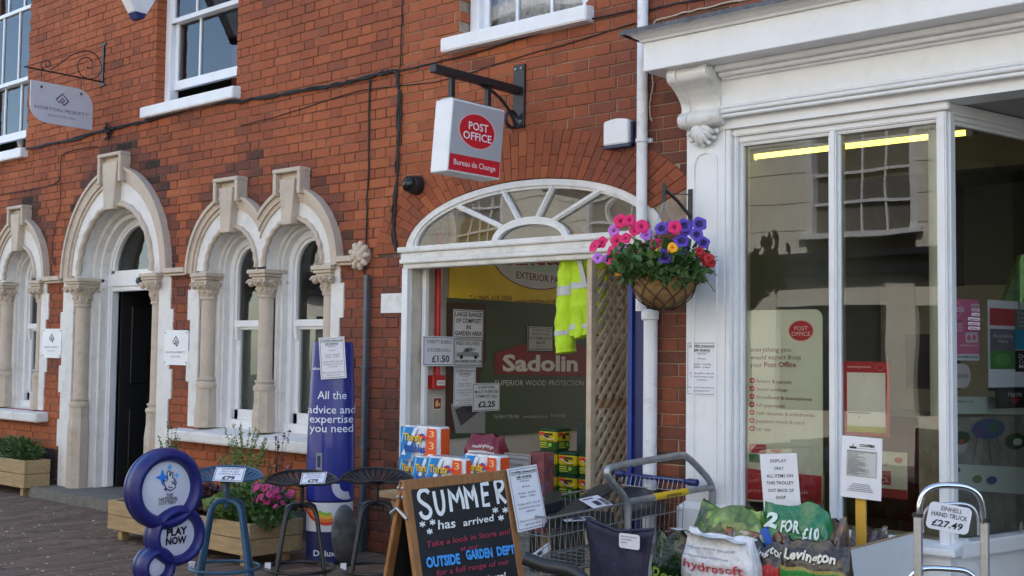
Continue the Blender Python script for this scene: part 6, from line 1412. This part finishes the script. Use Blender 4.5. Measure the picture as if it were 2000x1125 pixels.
fr, w_, h_ = frS(1050, 1072, 1094, 1096, -3.728); sheet('tray_label', 'white label low in the trolley behind the wires', 'label', frame(fr.to_translation()+V((-.06, 0, 0)), (0, .94, .34), (0, -.34, .94)), w_, h_*.7, [('r', .4, .3, .6, .7, (60, 60, 70)), ('r', .1, .2, .9, .3, (110, 110, 115))], 'card')
# ---- folded camping chair in navy cloth
nv = mat('navy_nylon', (.018, .016, .045), .6, .2, 10, .4, 40); cy_ = -1.32
A0, B0 = P(1147, 1022, cy_), P(1277, 1044, cy_); cw = (B0-A0).length; ch = thing('camping_chair', ((A0.x+B0.x)/2, cy_, 0), 'folded navy cloth camping chair leaning on the trolley', 'chair')
mb = MB(); w_ = B0.x-A0.x
def cl(u, v_):
    x = A0.x+.0+w_*u; top = A0.z+(B0.z-A0.z)*u-.035*sin(pi*u); z = top*(1-v_); nar = 1-.28*sin(pi*min(1, v_*1.2))**1.2*.6
    return ((A0.x+w_/2)+(u-.5)*w_*nar, cy_-.03*sin(pi*u)*sin(pi*v_)+.012*mnoise.noise(V((u*5, v_*6, 2))), z+.02)
mb.grid(cl, 22, 24); o = mb.build('cloth', nv, ch, smooth='all'); o.modifiers.new('thickness', 'SOLIDIFY').thickness = .012
for u in (.04, .96): MB().tube([cl(u, v_/10) for v_ in range(11)], .012, 8).build('frame_pole', 'black_plastic', ch, smooth=True)
MB().tube([V(cl(0, 0))+V((0, -.004, .004)), V(cl(.5, 0))+V((0, -.004, .004)), V(cl(1, 0))+V((0, -.004, .004))], .009, 6).build('top_hem', nv, ch, smooth=True)
fr, w2, h2 = frF(1209, 1043, 1249, 1072, cy_-.05); sheet('swing_tag', 'white tag hanging on the navy camping chair', 'tag', fr, w2, h2, [('t', 'EURO HIKE FOLDING', .1, .85, .25, .1, (70, 70, 90)), ('t', 'CAMP CHAIR', .1, .6, .45, .1, (70, 70, 90)), ('t', '£9.99', .1, .4, .66, .1, (70, 70, 90))], 'card', rnd=.012)
ck = D(1065, 1105, 5.1); MB().tube(spline([ck+V((-.08, -.05, .03)), ck, ck+V((.10, .06, -.02)), ck+V((.16, .1, -.12)), V((ck.x+.18, ck.y+.1, 0))], 5), .03, 10).build('chair_arm', 'black_plastic', ch, smooth=True)
# ---- display trolley of sample bags
PY0, PY1 = -1.02, -.16; dt = thing('display_trolley', (-2.9, -.6, 0), 'low white board trolley holding the sample bags', 'trolley')
zt_ = .605; xp = -2.425
pn = MB().box(xp, xp+.018, PY0+.15, PY1+.04, .14, zt_).build('side_panel', 'mel', dt); MB().box(xp-.001, xp+.019, PY0+.149, PY1+.041, zt_, zt_+.004).box(xp-.001, xp+.019, PY0+.146, PY0+.15, .14, zt_).build('panel_edge', 'chip', dt)
MB().box(-3.42, xp, PY0, PY1+.02, .12, .16).build('deck', 'mel', dt); MB().box(-3.42, xp, PY1+.02, PY1+.04, .14, zt_-.06).build('back_panel', 'mel', dt)
for x in (-3.36, -2.5):
    for y in (PY0+.08, PY1-.06): MB().lathe([(0, -.015), (.055, -.015), (.058, 0), (.055, .015), (0, .015)], (x, y, .06), 14, Matrix.Rotation(pi/2, 3, 'Y')).build('castor', 'black_plastic', dt)
def film(name, col, **k): return mat(name, col, .2, .18, 18, .9, 30, coat=.5, **k)
def stand(label, px0, px1, pyt, Y, m, items, d_=.13, rz=0., seed=0, z0=.16, name='sack_of_stock', flop=.0):
    a, b = P(px0, pyt+40, Y), P(px1, pyt+40, Y); h_ = P((px0+px1)/2, pyt, Y).z-z0; w_ = b.x-a.x
    t, T = bag(name, label, ((a.x+b.x)/2, Y+d_/2, z0), w_, d_, h_, m, rz, flop, seed, 'bag', 'sample bags on the display trolley')
    if items: bagprint(t, T, w_, d_, h_, items)
    return t, T, w_, h_
stand('dark green peat compost bag beside the camping chair', 1268, 1345, 1043, -1.0, film('dark_green_film', (.012, .035, .012)), [('t', 'Peat free', .14, 1.6, .42, .14, (165, 195, 60), .01), ('t', 'ALL', .30, .62, .66, .13, (165, 195, 60), .01)], seed=1, z0=.0, d_=.10)
hyt = stand('white bag of water softener salt with red lettering', 1322, 1470, 1046, -1.08, film('white_film', (.68, .68, .70)), [('t', 'THE PLANNED TABLETS FOR YOUR SOFTENER', .08, .78, .16, .018, (60, 60, 70)), ('t', 'For softened water without salt', .02, .7, .235, .018, (60, 60, 70)), ('t', 'hydrosoft', .12, .88, .36, .085, (190, 45, 55), .012), ('t', 'tablets', .35, .86, .55, .085, (70, 70, 80), .012)], seed=2, d_=.14)
a = P(1325, 1046, -1.0); b = P(1465, 1066, -1.0); mb = MB()
mb.grid(lambda u, v_: (a.x+(b.x-a.x)*u, -1.09+.16*v_+.01*sin(u*9), hyt[3]+.16-.02+.012*mnoise.noise(V((u*6, v_*3, 4)))+.03*(1-v_)*(1-u)), 18, 6)
o = mb.build('folded_top', mat('white_film', (.7, .7, .7)), hyt[0], smooth='all')
stand('red and brown compost bag between the salt bag and the green bag', 1452, 1540, 1062, -.98, film('dark_brown_film', (.035, .022, .014)), [('r', .0, .22, 1, 1, (175, 50, 50)), ('t', 'ington', .25, .88, .12, .075, (220, 218, 205), .02), ('t', 'In In', .28, .95, .42, .10, (215, 170, 165), .01, .2)], seed=5)
stand('brown and green bag of wood chips', 1514, 1652, 1062, -1.02, mat('dark_brown_film', (.035, .022, .014)), [('r', .0, .26, 1, 1, (35, 130, 45)), ('r', .0, .235, 1, .265, (150, 140, 70)), ('t', 'Levington', .10, .86, .17, .085, (225, 220, 200), .035), ('t', 'mini chippings', .02, 1.15, .40, .10, (205, 220, 205), .012)], seed=6)
stand('pale green salad coloured grow bag behind the salt bag', 1342, 1480, 990, -.72, vor_film('salad_film', [(.24, .36, .05), (.32, .44, .08), (.12, .22, .03), (.19, .31, .04), (.36, .46, .12), (.05, .10, .02)], 18), [], seed=8, d_=.16)
g2 = stand('bright green compost bag marked two for', 1474, 1618, 990, -.66, film('emerald_film', (.012, .17, .05)), [('t', '2', .08, .28, .19, .115, (225, 235, 225), .05), ('t', 'FOR', .33, .62, .21, .085, (225, 235, 225), .04), ('t', '£10', .66, .90, .25, .085, (225, 235, 225), .04, 0)], seed=9, d_=.15)
stand('brown bag with an orange patch at the right of the trolley', 1592, 1640, 1015, -.62, film('brown_orange_film', (.10, .065, .045), dirt=(.5, .19, .02), dscale=6, damt=1.), [], seed=11, d_=.16)
stand('mottled brown bark bag in the back corner of the trolley', 1650, 1722, 1032, -.34, vor_film('bark_film', [(.14, .08, .05), (.06, .035, .025), (.22, .15, .11), (.35, .31, .28), (.10, .06, .04)], 34), [], seed=12, d_=.15)
stand('low red and green fruit printed bag behind the salt bag', 1400, 1530, 1042, -.86, vor_film('fruit_film', [(.35, .04, .03), (.10, .18, .03), (.45, .12, .05), (.5, .4, .33), (.20, .05, .03), (.15, .25, .05)], 26), [], seed=14, d_=.12)
e = P(1500, 1055, -.86); MB(frame(e, V((.5, -.2, -.75)), V((.7, 0, .5)))).box(-.06, .06, -.02, .02, -.006, .006).build('trowel', ink(40, 90, 180), None, 'small blue and white plastic strip among the bags', 'strip')
# ---- notices among the bags
a, b, c = P(1486, 887, -.46), P(1558, 885, -.46), P(1490, 999, -.46); fr = frame((b+c)/2, b-a, a-c)
dn = sheet('notice', 'white display only notice standing over the bags', 'notice', fr, (b-a).length, (a-c).length, [('t', s, x0, x1, y, .055, (45, 45, 60), .008) for s, x0, x1, y in (('DISPLAY', .28, .72, .15), ('ONLY', .37, .63, .28), ('ALL ITEMS ON', .15, .86, .41), ('THIS TROLLEY', .13, .87, .53), ('OUT BACK OF', .16, .86, .66), ('SHOP', .36, .63, .78))], 'paper')
cc_ = fr.to_translation(); MB().box(cc_.x-.012, cc_.x+.012, cc_.y+.006, cc_.y+.02, .16, cc_.z).build('stick', 'trellis', dn)
wz = -.40; pw = P(1680, 1030, wz); po = thing('notice_post', (pw.x, pw.y, .16), 'yellow wooden stake holding a printed price list', 'post')
MB().box(pw.x-.025, pw.x+.025, pw.y, pw.y+.02, .16, P(1680, 900, wz).z).build('stake', ink(215, 165, 60), po, bevel=.002)
a, b, c = P(1645, 850, wz-.03), P(1724, 857, wz-.03), P(1641, 969, wz-.03); fr = frame((b+c)/2, b-a, a-c)
itp = [('r', .28, .12, .30, .19, bk_), ('r', .20, .165, .38, .20, bk_), ('t', 'COOPERS', .45, .82, .16, .045, bk_, .04), ('r', .40, .185, .86, .19, bk_), ('r', .14, .225, .88, .645, (150, 150, 148)), ('r', .15, .255, .87, .635, (196, 196, 192))]
for k in range(20): itp.append(('r', .17, .265+k*.018, .17+random.uniform(.2, .55), .272+k*.018, (110, 110, 110)))
for k in range(5): itp.append(('r', .3-.03*k, .76+k*.028, .72+.03*k, .768+k*.028, (100, 100, 100)))
sheet('price_list', 'curling white printed price list on the yellow stake', 'notice', fr, (b-a).length, (a-c).length, itp, 'paper')
# ---- hand truck
hz = 4.6; ht = thing('hand_truck', (D(1855, 1125, hz).x, D(1855, 1125, hz).y, 0), 'chrome folding hand truck standing before the entrance', 'hand truck')
L0, R0 = D(1796, 1010, hz), D(1918, 1018, hz); hd_ = (R0-L0); hd_.z = 0; hd_.normalize()
tp = lambda px, py: D(px, py, hz)
MB().tube(spline([tp(1796, 1015), tp(1797, 985), tp(1806, 962), tp(1826, 950), tp(1855, 948), tp(1888, 952), tp(1910, 966), tp(1919, 992), tp(1920, 1022)], 6), .0125, 12).build('handle', 'chrome', ht, smooth=True)
for (x, y) in ((1793, 1004), (1923, 1014)):
    p = tp(x, y); MB().box(p.x-.015, p.x+.015, p.y-.012, p.y+.012, .12, p.z).build('rail', 'alu', ht, bevel=.003); MB().box(p.x-.018, p.x+.018, p.y-.015, p.y+.015, p.z-.012, p.z+.004).build('rail_cap', 'black_plastic', ht)
MB().tube(spline([tp(1802, 1040), tp(1803, 1010), tp(1815, 990), tp(1850, 984), tp(1890, 986), tp(1908, 1005), tp(1911, 1045)], 6), .006, 8).build('inner_loop', 'alu', ht, smooth=True)
MB().tube(spline([tp(1775, 1135), tp(1785, 1118), tp(1810, 1110), tp(1850, 1111), tp(1885, 1115), tp(1905, 1130)], 6), .011, 10).build('lower_loop', 'chrome', ht, smooth=True)
a, b = tp(1793, 1004), tp(1923, 1014); MB().box(min(a.x, b.x)-.05, max(a.x, b.x)+.05, a.y-.18, b.y+.02, .015, .03).build('toe_plate', 'alu', ht)
for p in (a, b): MB().lathe([(0, -.02), (.075, -.02), (.085, 0), (.075, .02), (0, .02)], (p.x+(-.04 if p is a else .04), p.y+.06, .086), 18, Matrix.Rotation(pi/2, 3, 'Y')).build('wheel', 'black_plastic', ht)
MB().tube([(a.x, a.y, .15), (b.x, b.y, .15)], .012, 8).build('axle_bar', 'alu', ht)
a, b, c = D(1816, 978, hz-.03), D(1899, 994, hz-.03), D(1808, 1030, hz-.03); fr = frame((b+c)/2, b-a, a-c)
sheet('price_tag', 'white price tag hanging on the hand truck handle', 'tag', fr, (b-a).length, (a-c).length, [('t', 'EINHELL', .28, .78, .26, .16, (50, 50, 55), .008), ('t', 'HAND TRUCK', .08, .92, .50, .17, (50, 50, 55), .008), ('t', '£27.49', .12, .85, .86, .24, (30, 30, 35), .02, .1)], 'card', rnd=.02)
# ================================================================== in the shop window
# lit tube under the ceiling
Y = .75; a, b = P(1478, 302, Y), P(1885, 264, Y); zt = (a.z+b.z)/2
ft_ = thing('strip_light', ((a.x+b.x)/2, Y, zt), 'lit yellowish fluorescent tube under the shop window ceiling', 'light')
MB().tube([(a.x, Y, zt), (b.x, Y, zt)], .016, 12).build('tube', mat('lit_tube', (.9, .85, .5), .4, 0, 1, emit=(1, .86, .13, 1.1)), ft_, smooth=True)
MB().box(a.x-.05, b.x+.05, Y-.03, Y+.03, zt+.013, zt+.06).build('batten', 'white', ft_)
for x in (a.x-.03, b.x+.03): MB().box(x-.02, x+.02, Y-.02, Y+.02, zt-.025, zt+.031).build('end_cap', 'white', ft_)
for x in (a.x+.2, b.x-.2): MB().box(x-.006, x+.006, Y-.006, Y+.006, zt+.06, 2.99).build('drop_rod', 'steel', ft_)
def wsheet(label, box_, items, Y=.035, cat='poster', name='poster', m='paper', **k):
    fr, w_, h_ = frF(*box_, Y); return sheet(name, label, cat, fr, w_, h_, items, m, **k), fr, w_, h_
fr, w_, h_ = frF(1450, 605, 1607, 985, .04); q = fracer(fr, w_, h_); g_ = (120, 75, 72); rd_ = (190, 30, 45)
pale = mat('pale_green_poster', (.72, .77, .68), .4, .05, 3)
it = [PQ(q, [(1460, 915), (1605, 930), (1605, 985), (1460, 975)], rd_), EQ(q, 1564.5, 646, 25, 20.5, (225, 190, 185)), EQ(q, 1564.5, 646, 23.5, 19.5, rd_), TX(q, 'POST', 1552, 1578, 645, 8, (230, 205, 200), .01), TX(q, 'OFFICE', 1546, 1583, 656, 8, (230, 205, 200), .01),
      TX(q, 'everything you', 1466, 1545, 687, 9, g_), TX(q, 'would expect from', 1466, 1564, 702, 9, g_), TX(q, 'your', 1466, 1489, 717, 9, g_), TX(q, 'Post Office', 1493, 1555, 717, 10, (150, 40, 50), .012), TX(q, 'postoffice.co.uk', 1463, 1580, 960, 7, (230, 200, 195), 0, 0, 965)]
for k, (s, x1) in enumerate((('letters & parcels', 1547), ('travel services', 1538), ('broadband & homephone', 1586), ('bill payments', 1534), ('cash deposits & withdrawals', 1592), ('passport check & send', 1572), ('car tax', 1507))):
    y = 747+k*15.6; it += [EQ(q, 1470, y-4, 5, 5.5, rd_), EQ(q, 1470, y-4, 2.6, 1.8, (225, 195, 190)), TX(q, s, 1479, x1, y, 7, g_, 0, 0, y+(x1-1479)*.045)]
it += [PQ(q, [(1465, 866), (1497, 868), (1497, 886), (1465, 883)], rd_), TX(q, 'PARCELFORCE', 1470, 1495, 876, 3, (235, 215, 210)), PQ(q, [(1465, 886), (1500, 889), (1500, 905), (1465, 902)], (25, 120, 60)), PQ(q, [(1508, 878), (1526, 879), (1526, 884), (1508, 883)], (200, 90, 40))]
sheet('poster', 'tall pale green services poster with a red oval behind the left pane', 'poster', fr, w_, h_, it, pale, .006, rnd=.05)
fr, w_, h_ = frF(1552, 925, 1610, 1012, .06); sheet('poster', 'white opening times poster low behind the left pane', 'poster', fr, w_, h_, [('o', .004, .003, (70, 70, 80)), ('t', 'Coopers', -.02, .72, .16, .09, bk_, .04), ('t', 'OPENING TIMES', -.05, .84, .27, .06, (50, 50, 60), .02)]+[('t', 'MON: 8.30am - 5.30pm', .08, .86, .38+k*.072, .035, (60, 60, 70), .01) for k in range(7)]+[('e', .35, .95, .12, .05, (60, 60, 70))], 'paper')
o, fr, w_, h_ = wsheet('red framed opening hours poster with an empty white panel', (1648, 706, 1738, 852), [('r', .075, .15, .91, .95, (236, 240, 236)), ('r', .075, .87, .91, .95, (190, 195, 60)), ('t', 'opening hours', .08, .60, .085, .028, (235, 200, 195), .02), ('e', .80, .072, .10, .045, (225, 150, 150)), ('e', .80, .072, .09, .04, (185, 30, 45)), ('r', .10, .68, .6, .70, (150, 155, 160)), ('r', .33, .74, .36, .75, (120, 120, 125))], m=ink(185, 30, 45))
wsheet('pale poster with a red wheelchair access square behind the price list', (1690, 882, 1772, 972), [('r', 0, .80, 1, 1, (165, 25, 40)), ('e', .80, .17, .10, .065, (175, 30, 45)), ('r', .30, .42, .62, .72, (170, 25, 40)), ('t', 'here to help', .02, .55, .32, .05, (130, 140, 130)), ('e', .40, .475, .025, .022, (220, 200, 195)), ('l', [(.40, .50), (.42, .58), (.51, .58), (.54, .66), (.58, .655)], .006, (220, 200, 195)), ('l', [(.39, .54), (.36, .60), (.37, .66), (.43, .68), (.49, .65), (.50, .61)], .005, (220, 200, 195))], m=pale)
# on the splayed side pane
SPI = SPL @ Matrix.Translation((0, 0, -.016))
def spsheet(label, box_, items, m='paper', cat='poster', name='poster', **k):
    o = SPI.to_translation(); n = SPI.to_3x3() @ V((0, 0, 1)); inv = SPI.inverted()
    def on(px, py): d = ray(px, py); return inv @ (CAM+d*((o-CAM).dot(n)/d.dot(n)))
    x0, y0, x1, y1 = box_; ym, xm = (y0+y1)/2, (x0+x1)/2; l, r2, t, b = on(x0, ym), on(x1, ym), on(xm, y0), on(xm, y1)
    fr = SPI @ Matrix.Translation(((l.x+r2.x)/2, (t.y+b.y)/2, 0)); return sheet(name, label, cat, fr, r2.x-l.x, t.y-b.y, items, m, **k)
pk = (215, 110, 150); pw_ = (240, 215, 225)
itp = [('r', .0, .0, 1, .895, pk), ('e', .26, .18, .20, .13, pw_), ('e', .26, .18, .185, .12, pk), ('r', .04, .14, .52, .21, pw_), ('t', 'MY WAVENEY', .07, .49, .195, .04, pk, .02), ('t', 'BUY LOCAL SPEND LOCAL', .04, .95, .96, .035, bk_, .02), ('t', 'MY WAVENEY', .06, .48, .375, .03, (70, 40, 55), .02), ('t', 'SHOWCASES', .06, .47, .43, .035, pw_, .03), ('t', 'GREAT LOCAL', .06, .47, .48, .035, pw_, .03), ('t', 'BUSINESSES', .06, .45, .53, .035, pw_, .03), ('p', [(.55, .55), (.92, .53), (.94, .70), (.57, .71)][::-1], (215, 205, 205)), ('e', .66, .63, .06, .05, pk), ('e', .82, .62, .06, .05, pk), ('t', 'DISCOVER WHATS ON', .38, .92, .77, .03, pw_, .02)]
for k, (s, x0) in enumerate((('BECCLES', .74), ('BUNGAY', .74), ('OULTON', .74), ('HALESWORTH', .62), ('LOWESTOFT', .62), ('SOUTHWOLD', .62))): itp += [('r', x0, .07+k*.075, .99, .12+k*.075, pw_), ('t', s, x0+.04, .96, .11+k*.075, .025, (70, 40, 55), .03)]
spsheet('pink local shopping poster on the side pane', (1849, 584, 1912, 704), itp)
spsheet('round pale town badge sticker under the pink poster', (1852, 710, 1896, 758), [('r', .0, .38, 1, .62, (196, 180, 176)), ('t', 'MY WAVENEY', .12, .88, .56, .10, (110, 80, 85), .02)], m=mat('badge_sticker', (.62, .54, .53), .5, .05, 9), rnd=.06, cat='sticker', name='sticker')
spsheet('colour mixing poster with red, blue and green photo squares', (1930, 590, 2080, 756), [('r', .02, .09, .33, .29, (190, 50, 65)), ('r', .33, .09, .70, .33, (130, 130, 125)), ('r', .02, .33, .33, .58, (105, 100, 120)), ('r', .33, .33, .7, .56, (60, 160, 190)), ('r', .02, .58, .33, .79, (70, 140, 60)), ('r', .33, .57, .7, .82, (40, 25, 30)), ('e', .17, .68, .10, .07, (100, 170, 80)), ('e', .50, .46, .05, .07, (200, 215, 225)), ('t', 'Available', .05, .30, .43, .045, (225, 222, 228)), ('t', 'Here', .12, .24, .49, .045, (225, 222, 228)), ('t', 'For the', .37, .58, .15, .04, (220, 220, 220)), ('t', 'perfect', .37, .58, .20, .04, (220, 220, 220)), ('t', 'colour', .37, .56, .25, .04, (220, 220, 220)), ('t', 'match', .37, .56, .30, .04, (220, 220, 220)), ('t', 'Dulux', .37, .56, .66, .045, (230, 225, 225), .01), ('t', 'Colour', .37, .58, .72, .045, (230, 225, 225), .01), ('t', 'Mixing', .37, .58, .78, .045, (230, 225, 225), .01)])
spsheet('black brush maker sticker with white script', (1945, 758, 2025, 797), [('t', 'Harris', .28, .62, .42, .26, (225, 222, 222), .01, .15), ('r', .28, .55, .62, .60, (170, 35, 45)), ('e', .45, .62, .07, .18, (170, 60, 65)), ('p', [(.05, .10), (.22, .10), (.30, .95), (.10, .95)][::-1], (70, 70, 75))], m=mat('black_sticker', (.014, .014, .016), .4, .1, 9), cat='sticker', name='sticker')
# garden table carton inside the window
o_ = frame((-2.262+.216*.1, .10, 0), (sin(rad(12.5)), cos(rad(12.5)), 0), (0, 0, 1)); fr0 = SPL @ Matrix.Translation((.55, .86, -.075)); cw_, chh = 1.0, .62
carton = MB(fr0).box(-cw_/2, cw_/2, -chh/2, chh/2, -.12, 0).build('carton', mat('carton_print_ground', (.28, .26, .21), .6, .5, 5, dirt=(.50, .46, .40), dscale=4, damt=.8), None, 'big printed carton of a mosaic garden table behind the side pane', 'carton')
def onc(px, py): return fracer(fr0, cw_, chh)(px, py)
qc = fracer(fr0, cw_, chh)
printing(carton, fr0, cw_, chh, [PQ(qc, [(1848, 775), (2040, 775), (2040, 810), (1848, 808)], (205, 214, 203)), PQ(qc, [(1850, 905), (2040, 915), (2040, 968), (1850, 955)], (212, 217, 208)), EQ(qc, 1930, 838, 32, 20, (55, 85, 140)), EQ(qc, 1915, 842, 14, 9, (90, 70, 130)), EQ(qc, 1940, 834, 10, 10, (70, 120, 80)), EQ(qc, 1876, 870, 12, 14, (190, 190, 180)), EQ(qc, 1876, 855, 18, 13, (50, 75, 40)), EQ(qc, 1877, 862, 5, 5, (190, 60, 50)), EQ(qc, 1982, 862, 20, 16, (50, 80, 45)), EQ(qc, 1986, 863, 9, 7, (215, 215, 215)), LQ(qc, [(1908, 850), (1900, 892)], .006, (40, 40, 45)), LQ(qc, [(1928, 856), (1934, 905)], .006, (40, 40, 45)), LQ(qc, [(1945, 852), (1952, 880)], .006, (40, 40, 45)),
    EQ(qc, 1864, 918, 10, 6, (60, 90, 140)), EQ(qc, 1907, 936, 9, 8, (150, 140, 90)), EQ(qc, 1935, 938, 10, 8, (70, 95, 140)), PQ(qc, [(1965, 928), (1983, 929), (1983, 946), (1965, 944)], (215, 215, 212)), TX(qc, 'HUMMINGBIRD GLASS TABLE', 1858, 1898, 786, 3.5, (70, 75, 75), .02)], lift=.0015)
for k in range(2):
    c = SPL @ V((.62+k*.03, .58-.06*k, .03)); MB().tube([c+V((.0, .02*cos(t), .035*sin(t)+(.035 if i > 10 else 0))) for i, t in enumerate([pi*.2+i*.32 for i in range(17)])], .004, 6).build('hook', 'steel', None, 'S shaped steel hook on the side pane, %s' % ('nearer the corner post' if k == 0 else 'lower one of the pair'), 'hook', 'steel hooks at the side pane')
# counter and stock seen dimly inside
pcn = thing('post_counter', (-3.1, 2.6, 0), 'dim red and cream service counter inside the shop', 'counter')
MB().box(-3.8, -1.2, 2.4, 3.0, .02, 1.05).build('front', ink(120, 25, 30), pcn); MB().box(-3.8, -1.2, 2.35, 3.05, 1.05, 1.09).build('top', 'room', pcn); MB().box(-3.8, -1.2, 2.6, 2.64, 1.09, 2.0).build('screen', mat('counter_screen', (.40, .38, .30), .5, .1, 4), pcn)
for k in range(4): MB().box(-3.6+k*.6, -3.2+k*.6, 2.585, 2.599, 1.25, 1.65).build('window_panel', 'dark', pcn)
sh = thing('shelf_unit', (-1.6, 3.6, 0), 'dim shelves of stock at the back of the shop', 'shelves')
for z in (.4, .9, 1.4, 1.9): MB().box(-2.0, 2.6, 3.5, 4.2, z, z+.03).build('shelf', 'room', sh)
cols = [(150, 40, 40), (40, 90, 150), (200, 190, 170), (60, 120, 60), (210, 170, 50), (80, 80, 90)]
for z in (.43, .93, 1.43):
    x = -1.95
    while x < 2.4: w2 = random.uniform(.1, .25); MB().box(x, x+w2, 3.55, 3.8, z, z+random.uniform(.15, .4)).build('stock', ink(*random.choice(cols)), sh); x += w2+random.uniform(.02, .1)
g = D(1986, 560, 6.4); MB(frame(g, V((.3, .25, 1)), V((1, .8, -.4)))).box(-.17, .17, -.045, .045, -.03, .03).build('green_carton', mat('green_carton_print', (.10, .22, .05), .5, .5, 14, dirt=(.5, .5, .3), dscale=10, damt=.8), None, 'tilted green printed carton deep behind the side pane', 'carton')
